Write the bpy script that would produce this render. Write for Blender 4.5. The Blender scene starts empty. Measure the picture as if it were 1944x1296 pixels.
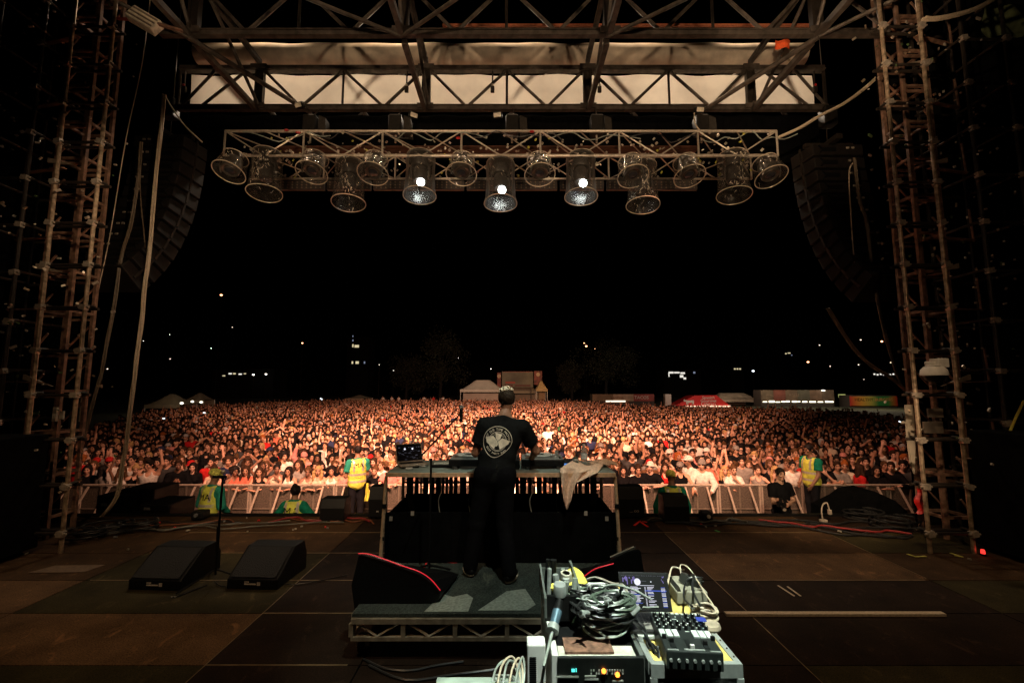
import bpy, bmesh, math, random
import numpy as np
from mathutils import Vector, Matrix, Euler
from mathutils.bvhtree import BVHTree
import openvdb

R = math.radians
random.seed(11)
RNG = np.random.default_rng(5)
scene = bpy.context.scene
COL = scene.collection

# ------------------------------------------------------------------ camera
CAMH = 2.17
PITCH = R(5.98)
cam_data = bpy.data.cameras.new('camera'); cam = bpy.data.objects.new('camera', cam_data); COL.objects.link(cam)
cam.location = (0, 0, CAMH); cam.rotation_euler = (R(90) + PITCH, 0, 0)
cam_data.sensor_width = 36; cam_data.lens = 850 / 1944 * 36
cam_data.clip_start = .05; cam_data.clip_end = 5000
scene.camera = cam

# ------------------------------------------------------------------ night sky
world = bpy.data.worlds.new('World'); scene.world = world; world.use_nodes = True
wn = world.node_tree
bg = wn.nodes['Background']
sky = wn.nodes.new('ShaderNodeTexSky'); sky.sky_type = 'NISHITA'; sky.sun_disc = False
sky.sun_elevation = R(-9); sky.sun_rotation = R(200)
wn.links.new(sky.outputs[0], bg.inputs[0]); bg.inputs[1].default_value = .05

# ------------------------------------------------------------------ exposure
scene.view_settings.view_transform = 'Standard'; scene.view_settings.look = 'None'
scene.view_settings.exposure = 0; scene.view_settings.gamma = 1
scene.cycles.use_denoising = True
scene.cycles.max_bounces = 5; scene.cycles.diffuse_bounces = 2; scene.cycles.glossy_bounces = 2
scene.cycles.transmission_bounces = 4; scene.cycles.transparent_max_bounces = 12
scene.cycles.sample_clamp_indirect = 3
scene.cycles.caustics_reflective = False; scene.cycles.caustics_refractive = False

# ------------------------------------------------------------------ lamps of the show and added unseen fill spots
def lamp(kind, name, loc, target, power, color, size=.1, angle=60, blend=1.0):
    d = bpy.data.lights.new(name, kind); d.energy = power; d.color = color
    if kind == 'AREA': d.size = size
    else: d.shadow_soft_size = size
    if kind == 'SPOT': d.spot_size = R(angle); d.spot_blend = blend
    o = bpy.data.objects.new(name, d); COL.objects.link(o); o.location = loc
    if target is not None:
        o.rotation_euler = (Vector(target) - Vector(loc)).to_track_quat('-Z', 'Y').to_euler()
    return o
WARM = (1, .48, .30); TAN = (1, .70, .43); COOL = (.86, 1, .86)
# front-truss lamps that wash the crowd: far field
lamp('SPOT', 'crowd_wash', (-1.65, 9.6, 6.5), (-8.0, 30, -.3), 42000, WARM, .12, 66)
lamp('SPOT', 'crowd_wash', (1.25, 9.6, 6.5), (5.5, 30, -.3), 36000, WARM, .12, 62)
lamp('SPOT', 'crowd_wash', (-.15, 9.6, 6.6), (-4, 64, 0), 52000, WARM, .12, 44)
# front rows: added fan of unseen spots under the roof
for fx, tx, pw in ((-3.6, -9.8, 4200), (-2.2, -5.0, 11500), (0, -.5, 10500), (2.2, 4.4, 8600), (3.6, 9.0, 4200)):
    lamp('SPOT', 'front_wash', (fx, 5.6, 6.1) if abs(fx) < 3 else (fx * 1.3, 9.4, 5.9), (tx, 14.5, -.2), pw if abs(fx) < 3 else pw * .42, WARM, .1, 52 if abs(fx) < 3 else 76)
for fx in (-4.1, -1.4, 1.4, 4.1):
    lamp('SPOT', 'hood_fill', (fx, 3.4, 4.6), (fx * 1.06, 8.2, 6.25), 210, TAN, .04, 38, .7)  # added unseen spots that brighten the rain hoods
# light on the outer face of the canvas (it shines through) and roof floods
for fx in (-5.4, -1.8, 1.8, 5.2):
    lamp('SPOT', 'fascia_light', (fx, 12.2, 10.6), (fx * .97, 9.42, 8.9), 600, (1, .80, .60), .25, 74, .5)
lamp('SPOT', 'roof_flood', (-3.2, 1.6, 6.6), (-1.2, 8.4, 7.8), 430, TAN, .08, 80, .9)
lamp('SPOT', 'roof_flood', (3.0, 1.6, 6.6), (1.6, 8.4, 7.8), 400, TAN, .08, 80, .9)
lamp('SPOT', 'stage_flood', (-3.0, 1.0, 7.0), (-4.0, 4.4, 0), 380, (1, .66, .36), .05, 62, .5)
lamp('SPOT', 'stage_flood', (3.0, 1.6, 7.0), (3.9, 5.4, 0), 330, (1, .66, .36), .05, 56, .5)
lamp('SPOT', 'tower_flood', (-1.5, 0, 4.5), (-6.3, 6.3, 3.0), 88, (1, .62, .36), .08, 46, .8)
lamp('SPOT', 'tower_flood', (1.5, 0, 4.5), (6.0, 6.3, 3.4), 92, (1, .62, .36), .08, 50, .8)
lamp('SPOT', 'performer_fill', (1.4, .6, 5.2), (.2, 4.6, 1.75), 330, (1, .74, .52), .05, 23, .7)  # added unseen spot, lifts the performer's neck and back print
lamp('SPOT', 'pit_fill', (-2.6, 3.6, 4.4), (-4.0, 9.0, -.6), 650, TAN, .08, 44, .8)  # unseen spot added to brighten the stewards in the left pit
lamp('SPOT', 'pit_fill', (3.0, 3.2, 4.0), (5.6, 9.6, -.2), 1300, TAN, .08, 40, .8)  # unseen spot added to bring up the photographer's face
lamp('SPOT', 'cable_fill', (2.4, 3.6, 5.6), (5.6, 7.6, 8.1), 620, TAN, .05, 50, .8)  # added spot without a fixture, makes the thick right cables visible
lamp('SPOT', 'cable_fill', (-2.4, 3.0, 5.6), (-5.0, 6.2, 8.3), 300, TAN, .05, 26, .8)  # added spot without a fixture, brightens the top left flood lamp
lamp('SPOT', 'cable_fill', (-3.4, 4.6, 5.2), (-6.0, 7.9, 4.6), 210, TAN, .05, 70, .8)  # added spot without a fixture, brightens the pale left cable
for tx in (-5.6, -2.8, 0, 2.8, 5.6):
    lamp('SPOT', 'tarp_fill', (tx, 9.35, 11.1), (tx, 9.6, 9.8), 130, TAN, .08, 95, .5)  # unseen spots added overhead to brighten the top of the rolled tarpaulin
# work light over the desk and the tech case
lamp('SPOT', 'work_light', (.75, 1.1, 5.6), (.62, 2.40, 1.0), 1800, COOL, .03, 25, .35)
lamp('SPOT', 'work_light', (.3, 2.4, 6.8), (-.05, 4.15, .4), 430, COOL, .04, 32, .5)

# ------------------------------------------------------------------ pixel (of the 1944 px photograph) -> world point
CP, SP = math.cos(PITCH), math.sin(PITCH)
def ray(u, v):
    x = (u - 972) / 850; y = (648 - v) / 850
    return Vector((x, CP - y * SP, SP + y * CP))
def P(u, v, Y):
    d = ray(u, v); t = Y / d.y
    return Vector((d.x * t, Y, CAMH + d.z * t))
def PZ(u, v, z):
    d = ray(u, v); t = (z - CAMH) / d.z
    return Vector((d.x * t, d.y * t, z))

# ------------------------------------------------------------------ materials
MATS = {}
def nmat(name):
    m = bpy.data.materials.new(name); m.use_nodes = True
    return m, m.node_tree, m.node_tree.nodes['Principled BSDF']
def mat(name, col, rough=.6, metal=0, noise=.25, scale=20, bump=0, emit=None, estr=0, spec=.5, objcol=False, attr=None, coat=0):
    if name in MATS: return MATS[name]
    m, nt, b = nmat(name); L = nt.links
    tc = nt.nodes.new('ShaderNodeTexCoord')
    nz = nt.nodes.new('ShaderNodeTexNoise'); nz.inputs['Scale'].default_value = scale; nz.inputs['Detail'].default_value = 4
    L.new(tc.outputs['Object'], nz.inputs['Vector'])
    mr = nt.nodes.new('ShaderNodeMapRange'); mr.inputs[1].default_value = .3; mr.inputs[2].default_value = .7
    mr.inputs[3].default_value = 1 - noise; mr.inputs[4].default_value = 1 + noise
    L.new(nz.outputs[0], mr.inputs[0])
    mx = nt.nodes.new('ShaderNodeVectorMath'); mx.operation = 'SCALE'
    if objcol:
        oi = nt.nodes.new('ShaderNodeObjectInfo'); L.new(oi.outputs['Color'], mx.inputs[0])
    elif attr:
        at = nt.nodes.new('ShaderNodeAttribute'); at.attribute_name = attr; L.new(at.outputs['Color'], mx.inputs[0])
    else: mx.inputs[0].default_value = col[:3]
    L.new(mr.outputs[0], mx.inputs['Scale']); L.new(mx.outputs[0], b.inputs['Base Color'])
    b.inputs['Roughness'].default_value = rough; b.inputs['Metallic'].default_value = metal
    b.inputs['Specular IOR Level'].default_value = spec
    if coat: b.inputs['Coat Weight'].default_value = coat
    if bump:
        bp = nt.nodes.new('ShaderNodeBump'); bp.inputs['Strength'].default_value = bump; bp.inputs['Distance'].default_value = .02
        L.new(nz.outputs[0], bp.inputs['Height']); L.new(bp.outputs[0], b.inputs['Normal'])
    if emit:
        b.inputs['Emission Color'].default_value = (*emit, 1); b.inputs['Emission Strength'].default_value = estr
    MATS[name] = m
    return m
STEEL = mat('weathered_steel', (.095, .076, .062), .55, .35, .45, 9, .1)
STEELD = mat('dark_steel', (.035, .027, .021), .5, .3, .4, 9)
ALU = mat('aluminium', (.55, .47, .38), .35, .35, .25, 30)
SCAF = mat('scaffold_pole', (.46, .34, .23), .45, .5, .6, 14, .15)
RUST = mat('brown_mast', (.26, .15, .10), .6, .3, .5, 12, .15)
BLACK = mat('black_paint', (.006, .006, .006), .5, 0, .3, 30, spec=.25)
BLACKR = mat('black_cloth', (.0035, .0035, .0035), .95, 0, .4, 8, .2, spec=.05)
GREYM = mat('mid_grey', (.12, .12, .12), .5)
WHITE = mat('white_paint', (.75, .74, .70), .5, 0, .12, 12)
CREAM = mat('cream_canvas', (.80, .74, .64), .85, 0, .18, 3.5, .25)
RED = mat('red_paint', (.55, .02, .02), .4)
REDTAPE = mat('red_tape', (.85, .03, .03), .5)
ORANGE = mat('orange_cloth', (.75, .10, .02), .7)
CABLEW = mat('pale_cable', (.62, .50, .36), .5, 0, .2, 60)
CABLEB = mat('black_cable', (.02, .02, .02), .35)
CABLEG = mat('grey_cable', (.30, .33, .29), .35)
YELLOWC = mat('yellow_cloth', (.72, .62, .10), .9, 0, .25, 18, .4)
PLY = mat('yellow_plywood', (.72, .55, .16), .6, 0, .25, 14)
SILVER = mat('silver_trim', (.72, .76, .72), .3, .6, .15, 30)
GLOWR = mat('red_glow', (.3, .01, .01), .4, emit=(1, .03, .05), estr=.7)
SKIN = mat('skin', (1, 1, 1), .55, 0, .12, 14, objcol=True)
CLOTH = mat('clothing', (1, 1, 1), .85, 0, .25, 16, .35, objcol=True, spec=.1)
HAIRM = mat('hair', (1, 1, 1), .6, 0, .5, 45, .6, objcol=True, spec=.15)
EYEM = mat('eye_dark', (.02, .012, .01), .3)
LIPM = mat('lip', (.30, .07, .05), .5)
SOLE = mat('pale_sole', (.6, .55, .45), .6)

def emat(name, col, s):
    if name in MATS: return MATS[name]
    m, nt, b = nmat(name)
    b.inputs['Base Color'].default_value = (.01, .01, .01, 1); b.inputs['Specular IOR Level'].default_value = .1
    b.inputs['Emission Color'].default_value = (*col, 1); b.inputs['Emission Strength'].default_value = s
    MATS[name] = m; return m

# ------------------------------------------------------------------ object helpers
def tag(o, label=None, cat=None, group=None, kind=None):
    if label: o['label'] = label
    if cat: o['category'] = cat
    if group: o['group'] = group
    if kind: o['kind'] = kind
    return o
def thing(name, label, cat, loc=(0, 0, 0), rz=0, group=None):
    o = bpy.data.objects.new(name, None); COL.objects.link(o); o.location = loc; o.rotation_euler = (0, 0, rz)
    o.empty_display_size = .1
    return tag(o, label, cat, group)
def copy_tree(o, parent=None):
    c = o.copy(); COL.objects.link(c); c.parent = parent
    for ch in [x for x in o.children]: copy_tree(ch, c)
    return c
def rootloc(o):
    while o.parent: o = o.parent
    return Vector(o.location)

class MB:
    def __init__(s): s.v = []; s.f = []; s.m = []; s.cur = 0
    def mi(s, i): s.cur = i; return s
    def add(s, vs, fs):
        n = len(s.v); s.v += [tuple(p) for p in vs]; s.f += [tuple(i + n for i in f) for f in fs]; s.m += [s.cur] * len(fs); return s
    def box(s, c, size, rot=None):
        h = Vector(size) / 2; M = rot.to_matrix() if isinstance(rot, Euler) else (rot or Matrix.Identity(3))
        vs = [Vector(c) + M @ Vector((sx * h.x, sy * h.y, sz * h.z)) for sz in (-1, 1) for sy in (-1, 1) for sx in (-1, 1)]
        return s.add(vs, [(0, 2, 3, 1), (4, 5, 7, 6), (0, 1, 5, 4), (2, 6, 7, 3), (0, 4, 6, 2), (1, 3, 7, 5)])
    def bb(s, a, b): # box from min to max
        a = Vector(a); b = Vector(b); return s.box((a + b) / 2, b - a)
    def bar(s, a, b, w, h=None):
        a = Vector(a); b = Vector(b); d = b - a; q = d.to_track_quat('Z', 'Y')
        return s.box((a + b) / 2, (w, h or w, d.length), q.to_matrix())
    def tube(s, a, b, r, n=8, r2=None, cap=True):
        a = Vector(a); b = Vector(b); q = (b - a).to_track_quat('Z', 'Y').to_matrix(); r2 = r if r2 is None else r2
        vs = [a + q @ Vector((r * math.cos(i * 2 * math.pi / n), r * math.sin(i * 2 * math.pi / n), 0)) for i in range(n)]
        vs += [b + q @ Vector((r2 * math.cos(i * 2 * math.pi / n), r2 * math.sin(i * 2 * math.pi / n), 0)) for i in range(n)]
        fs = [(i, (i + 1) % n, n + (i + 1) % n, n + i) for i in range(n)]
        if cap: fs += [tuple(range(n))[::-1], tuple(range(n, 2 * n))]
        return s.add(vs, fs)
    def path(s, pts, r, n=6, sub=4):
        pts = [Vector(p) for p in pts]
        if sub > 1 and len(pts) > 2:
            q = []
            for i in range(len(pts) - 1):
                p0 = pts[max(i - 1, 0)]; p1 = pts[i]; p2 = pts[i + 1]; p3 = pts[min(i + 2, len(pts) - 1)]
                for k in range(sub):
                    t = k / sub
                    q.append(.5 * ((2 * p1) + (p2 - p0) * t + (2 * p0 - 5 * p1 + 4 * p2 - p3) * t * t + (3 * p1 - p0 - 3 * p2 + p3) * t ** 3))
            q.append(pts[-1]); pts = q
        vs = []; up = Vector((.13, .27, .95))
        for i, p in enumerate(pts):
            t = (pts[min(i + 1, len(pts) - 1)] - pts[max(i - 1, 0)]).normalized()
            sx = t.cross(up)
            if sx.length < .05: sx = t.cross(Vector((1, 0, 0)))
            sx.normalize(); sy = t.cross(sx).normalized(); up = -sx.cross(t) if False else up
            for k in range(n):
                a = 2 * math.pi * k / n; vs.append(p + sx * r * math.cos(a) + sy * r * math.sin(a))
        fs = []
        for i in range(len(pts) - 1):
            for k in range(n): fs.append((i * n + k, i * n + (k + 1) % n, (i + 1) * n + (k + 1) % n, (i + 1) * n + k))
        fs += [tuple(range(n)), tuple(range((len(pts) - 1) * n, len(pts) * n))[::-1]]
        return s.add(vs, fs)
    def lathe(s, prof, c, axis=(0, 0, 1), n=20, caps=False, jit=None):
        q = Vector(axis).to_track_quat('Z', 'Y').to_matrix(); vs = []; c = Vector(c)
        for r, z in prof:
            for i in range(n):
                a = 2 * math.pi * i / n; rr = r * (1 + (jit(a, z) if jit else 0))
                vs.append(c + q @ Vector((rr * math.cos(a), rr * math.sin(a), z)))
        fs = [(j * n + i, j * n + (i + 1) % n, (j + 1) * n + (i + 1) % n, (j + 1) * n + i) for j in range(len(prof) - 1) for i in range(n)]
        if caps: fs += [tuple(range(n))[::-1], tuple(range((len(prof) - 1) * n, len(prof) * n))]
        return s.add(vs, fs)
    def prism(s, prof, ext):  # polygon of 3D points extruded by a vector
        n = len(prof); e = Vector(ext); vs = [Vector(p) for p in prof] + [Vector(p) + e for p in prof]
        fs = [tuple(range(n))[::-1], tuple(range(n, 2 * n))] + [(i, (i + 1) % n, n + (i + 1) % n, n + i) for i in range(n)]
        return s.add(vs, fs)
    def ico(s, c, r, sub=2, sq=(1, 1, 1)):
        bm = bmesh.new(); bmesh.ops.create_icosphere(bm, subdivisions=sub, radius=1)
        vs = [Vector(c) + Vector((v.co.x * r * sq[0], v.co.y * r * sq[1], v.co.z * r * sq[2])) for v in bm.verts]
        fs = [tuple(v.index for v in f.verts) for f in bm.faces]; bm.free(); return s.add(vs, fs)
    def grid(s, fn, nu, nv):
        vs = [fn(i / nu, j / nv) for j in range(nv + 1) for i in range(nu + 1)]
        return s.add(vs, [(j * (nu + 1) + i, j * (nu + 1) + i + 1, (j + 1) * (nu + 1) + i + 1, (j + 1) * (nu + 1) + i) for j in range(nv) for i in range(nu)])
    def build(s, name, mats, parent=None, local=False, smooth=False, bevel=0, fixn=True):
        me = bpy.data.meshes.new(name)
        off = Vector((0, 0, 0)) if (local or parent is None) else rootloc(parent)
        me.from_pydata([tuple(Vector(p) - off) for p in s.v], [], s.f)
        for m in (mats if isinstance(mats, (list, tuple)) else [mats]): me.materials.append(m)
        me.polygons.foreach_set('material_index', s.m)
        if fixn:
            bm = bmesh.new(); bm.from_mesh(me); bmesh.ops.recalc_face_normals(bm, faces=bm.faces); bm.to_mesh(me); bm.free()
        if smooth:
            me.polygons.foreach_set('use_smooth', [True] * len(me.polygons))
            try: me.set_sharp_from_angle(angle=R(40))
            except Exception: pass
        o = bpy.data.objects.new(name, me); COL.objects.link(o)
        if parent is not None: o.parent = parent
        if bevel:
            md = o.modifiers.new('bevel', 'BEVEL'); md.width = bevel; md.segments = 2; md.limit_method = 'ANGLE'; md.angle_limit = R(35)
        return o

_dg = None
def text_mesh(txt, size, ext=0.0, align='CENTER'):
    c = bpy.data.curves.new('lettering', 'FONT'); c.body = txt; c.size = size; c.extrude = ext; c.align_x = align; c.resolution_u = 2
    o = bpy.data.objects.new('lettering', c); COL.objects.link(o)
    dg = bpy.context.evaluated_depsgraph_get(); me = bpy.data.meshes.new_from_object(o.evaluated_get(dg))
    vs = [Vector(v.co) for v in me.vertices]; fs = [tuple(p.vertices) for p in me.polygons]
    bpy.data.objects.remove(o); bpy.data.curves.remove(c); bpy.data.meshes.remove(me)
    return vs, fs
def put_text(mb, txt, size, origin, xdir, ydir, ext=.002, fit=None):
    vs, fs = text_mesh(txt, size, ext)
    if not vs: return
    xd = Vector(xdir).normalized(); yd = Vector(ydir).normalized(); nd = xd.cross(yd)
    k = 1
    if fit:
        w = max(p.x for p in vs) - min(p.x for p in vs); k = fit / w
    mb.add([Vector(origin) + xd * p.x * k + yd * p.y + nd * p.z for p in vs], fs)

# ================================================================== figures: smooth union of tapered limbs, meshed once
def sdf_mesh(prims, vox, adapt=0.0):
    """prims: dicts t ('c' tapered capsule | 'e' ellipsoid | 'b' half space box), k blend, op '+' or '-' """
    lo = np.array([1e9] * 3); hi = -lo
    for p in prims:
        if p.get('op', '+') != '+': continue
        if p['t'] == 'c':
            for q, r in ((p['a'], p['r']), (p['b'], p['r2'])):
                lo = np.minimum(lo, np.array(q) - r); hi = np.maximum(hi, np.array(q) + r)
        else:
            m = max(p['s']); lo = np.minimum(lo, np.array(p['c']) - m); hi = np.maximum(hi, np.array(p['c']) + m)
    lo -= 3 * vox; hi += 3 * vox
    n = np.ceil((hi - lo) / vox).astype(int) + 1
    ax = [lo[i] + vox * np.arange(n[i]) for i in range(3)]
    D = np.full(n, .1, dtype=np.float32)
    for p in prims:
        k = p.get('k', .02); pad = max(k, 2 * vox) + vox
        sub = p.get('op', '+') == '-'
        if p['t'] == 'c':
            a = np.array(p['a'], float); b = np.array(p['b'], float); m = max(p['r'], p['r2'])
            l = np.minimum(a, b) - m - pad; h = np.maximum(a, b) + m + pad
        else:
            c = np.array(p['c'], float); m = max(p['s']) * (1.8 if p['t'] == 'b' else 1); l = c - m - pad; h = c + m + pad
        i0 = [max(0, int((l[i] - lo[i]) / vox)) for i in range(3)]; i1 = [min(n[i], int((h[i] - lo[i]) / vox) + 2) for i in range(3)]
        if any(i1[i] <= i0[i] for i in range(3)): continue
        X = ax[0][i0[0]:i1[0], None, None]; Y = ax[1][None, i0[1]:i1[1], None]; Z = ax[2][None, None, i0[2]:i1[2]]
        if p['t'] == 'c':
            d = b - a; L2 = max(float(d @ d), 1e-9)
            t = np.clip(((X - a[0]) * d[0] + (Y - a[1]) * d[1] + (Z - a[2]) * d[2]) / L2, 0, 1)
            dist = np.sqrt((X - a[0] - t * d[0]) ** 2 + (Y - a[1] - t * d[1]) ** 2 + (Z - a[2] - t * d[2]) ** 2) - (p['r'] + (p['r2'] - p['r']) * t)
        else:
            Rm = p.get('R'); x, y, z = X - c[0], Y - c[1], Z - c[2]
            if Rm is not None:
                x, y, z = (Rm[0][0] * x + Rm[1][0] * y + Rm[2][0] * z, Rm[0][1] * x + Rm[1][1] * y + Rm[2][1] * z, Rm[0][2] * x + Rm[1][2] * y + Rm[2][2] * z)
            s = p['s']
            if p['t'] == 'b':
                dist = np.maximum(np.maximum(abs(x) - s[0], abs(y) - s[1]), abs(z) - s[2])
            else:
                k0 = np.sqrt((x / s[0]) ** 2 + (y / s[1]) ** 2 + (z / s[2]) ** 2); k1 = np.sqrt((x / s[0] ** 2) ** 2 + (y / s[1] ** 2) ** 2 + (z / s[2] ** 2) ** 2)
                dist = k0 * (k0 - 1) / np.maximum(k1, 1e-6)
        W = D[i0[0]:i1[0], i0[1]:i1[1], i0[2]:i1[2]]
        if sub: D[i0[0]:i1[0], i0[1]:i1[1], i0[2]:i1[2]] = np.maximum(W, -dist)
        else:
            hh = np.maximum(k - abs(W - dist), 0) / k
            D[i0[0]:i1[0], i0[1]:i1[1], i0[2]:i1[2]] = np.minimum(W, dist) - hh * hh * k * .25
    D = np.clip(D, -.1, .1)
    g = openvdb.FloatGrid(.1); g.copyFromArray(np.ascontiguousarray(D))
    pts, tris, quads = g.convertToPolygons(0.0, adapt)
    pts = np.array(pts) * vox + lo
    fs = [tuple(int(i) for i in q)[::-1] for q in quads] + [tuple(int(i) for i in t)[::-1] for t in tris]
    return pts, fs

def cap_(a, b, r, r2=None, k=.02, op='+'): return dict(t='c', a=tuple(a), b=tuple(b), r=r, r2=r if r2 is None else r2, k=k, op=op)
def ell_(c, s, Rm=None, k=.03, op='+'): return dict(t='e', c=tuple(c), s=tuple(s), R=None if Rm is None else [list(r) for r in Rm], k=k, op=op)
def boxp(c, s, Rm=None, op='-', k=.01): return dict(t='b', c=tuple(c), s=tuple(s), R=None if Rm is None else [list(r) for r in Rm], k=k, op=op)

# head space: x right, -y face, z up, origin in the middle of the skull
def head_prims(M, fem=False, ears=True):
    """M 4x4 head matrix"""
    Rm = M.to_3x3(); T = lambda p: M @ Vector(p)
    j = .92 if fem else 1
    pr = [ell_(T((0, .012, .028)), (.075, .095, .088), Rm), ell_(T((0, -.022, -.035)), (.060 * j, .068, .076), Rm, .03),
          ell_(T((0, -.058, -.092)), (.026 * j, .026, .02), Rm, .03), ell_(T((0, -.078, .028)), (.05, .018, .012), Rm, .02),
          ell_(T((.036, -.062, -.025)), (.024, .026, .022), Rm, .02), ell_(T((-.036, -.062, -.025)), (.024, .026, .022), Rm, .02),
          cap_(T((0, -.090, .010)), T((0, -.112, -.026)), .008, .014, .012),
          ell_(T((0, -.086, -.060)), (.024, .012, .012), Rm, .012)]
    if ears: pr += [ell_(T((sx * .078, .012, -.004)), (.010, .018, .030), Rm, .01) for sx in (-1, 1)]
    return pr
def face_marks(mb, M, mats0, lips=True, glasses=False, beard=False):
    """eyes, brows, lips as small islands of the body mesh; material slots 1 eye, 2 lip"""
    def e(c, s, n=8):
        vs = []; c = Vector(c)
        for i in range(n):
            a = 2 * math.pi * i / n; vs.append(M @ (c + Vector((s[0] * math.cos(a), .006, s[1] * math.sin(a)))))
        vs.append(M @ (c + Vector((0, -.004, 0)))); m = len(vs) - 1
        mb.add(vs, [((i + 1) % n, i, m) for i in range(n)])
    mb.mi(1)
    for sx in (-1, 1):
        e((sx * .031, -.094, .002), (.017, .0075)); e((sx * .034, -.099, .026), (.023, .005))
    mb.mi(2)
    if lips: e((0, -.105, -.060), (.023, .007))
    mb.mi(0)

def hand_prims(w, d, side, curl=.35, spread=1, k=.012, palmn=None, s=1.0):
    """w wrist point, d direction of the hand, palmn palm normal; five separate fingers"""
    w = Vector(w); d = Vector(d).normalized(); n = Vector(palmn or (0, -1, 0)); n = (n - d * n.dot(d)).normalized(); x = d.cross(n).normalized() * side
    Rm = Matrix((x, n, d)).transposed()
    pc = w + d * .048 * s; pr = [ell_(pc, (.040 * s, .016 * s, .050 * s), Rm, .02), cap_(w - d * .01, w + d * .03, .024 * s, .022 * s, .02)]
    L = (.072, .080, .076, .060)
    for i in range(4):
        o = (i - 1.5)
        a = w + d * (.086 - .004 * abs(o)) * s + x * o * .020 * s; d1 = (d + x * o * .10 * spread + n * curl * .5).normalized()
        b = a + d1 * L[i] * .5 * s; d2 = (d1 + n * curl).normalized(); c = b + d2 * L[i] * .5 * s
        pr += [cap_(a, b, .0095 * s, .0088 * s, .006), cap_(b, c, .0088 * s, .0072 * s, .006)]
    a = w + d * .03 * s - x * .032 * s; b = a + (d * .6 - x * .75 + n * curl * .4).normalized() * .036 * s; c = b + (d * .9 - x * .35 + n * curl).normalized() * .032 * s
    pr += [cap_(a, b, .013 * s, .0105 * s, .012), cap_(b, c, .0105 * s, .0085 * s, .006)]
    return pr

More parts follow.
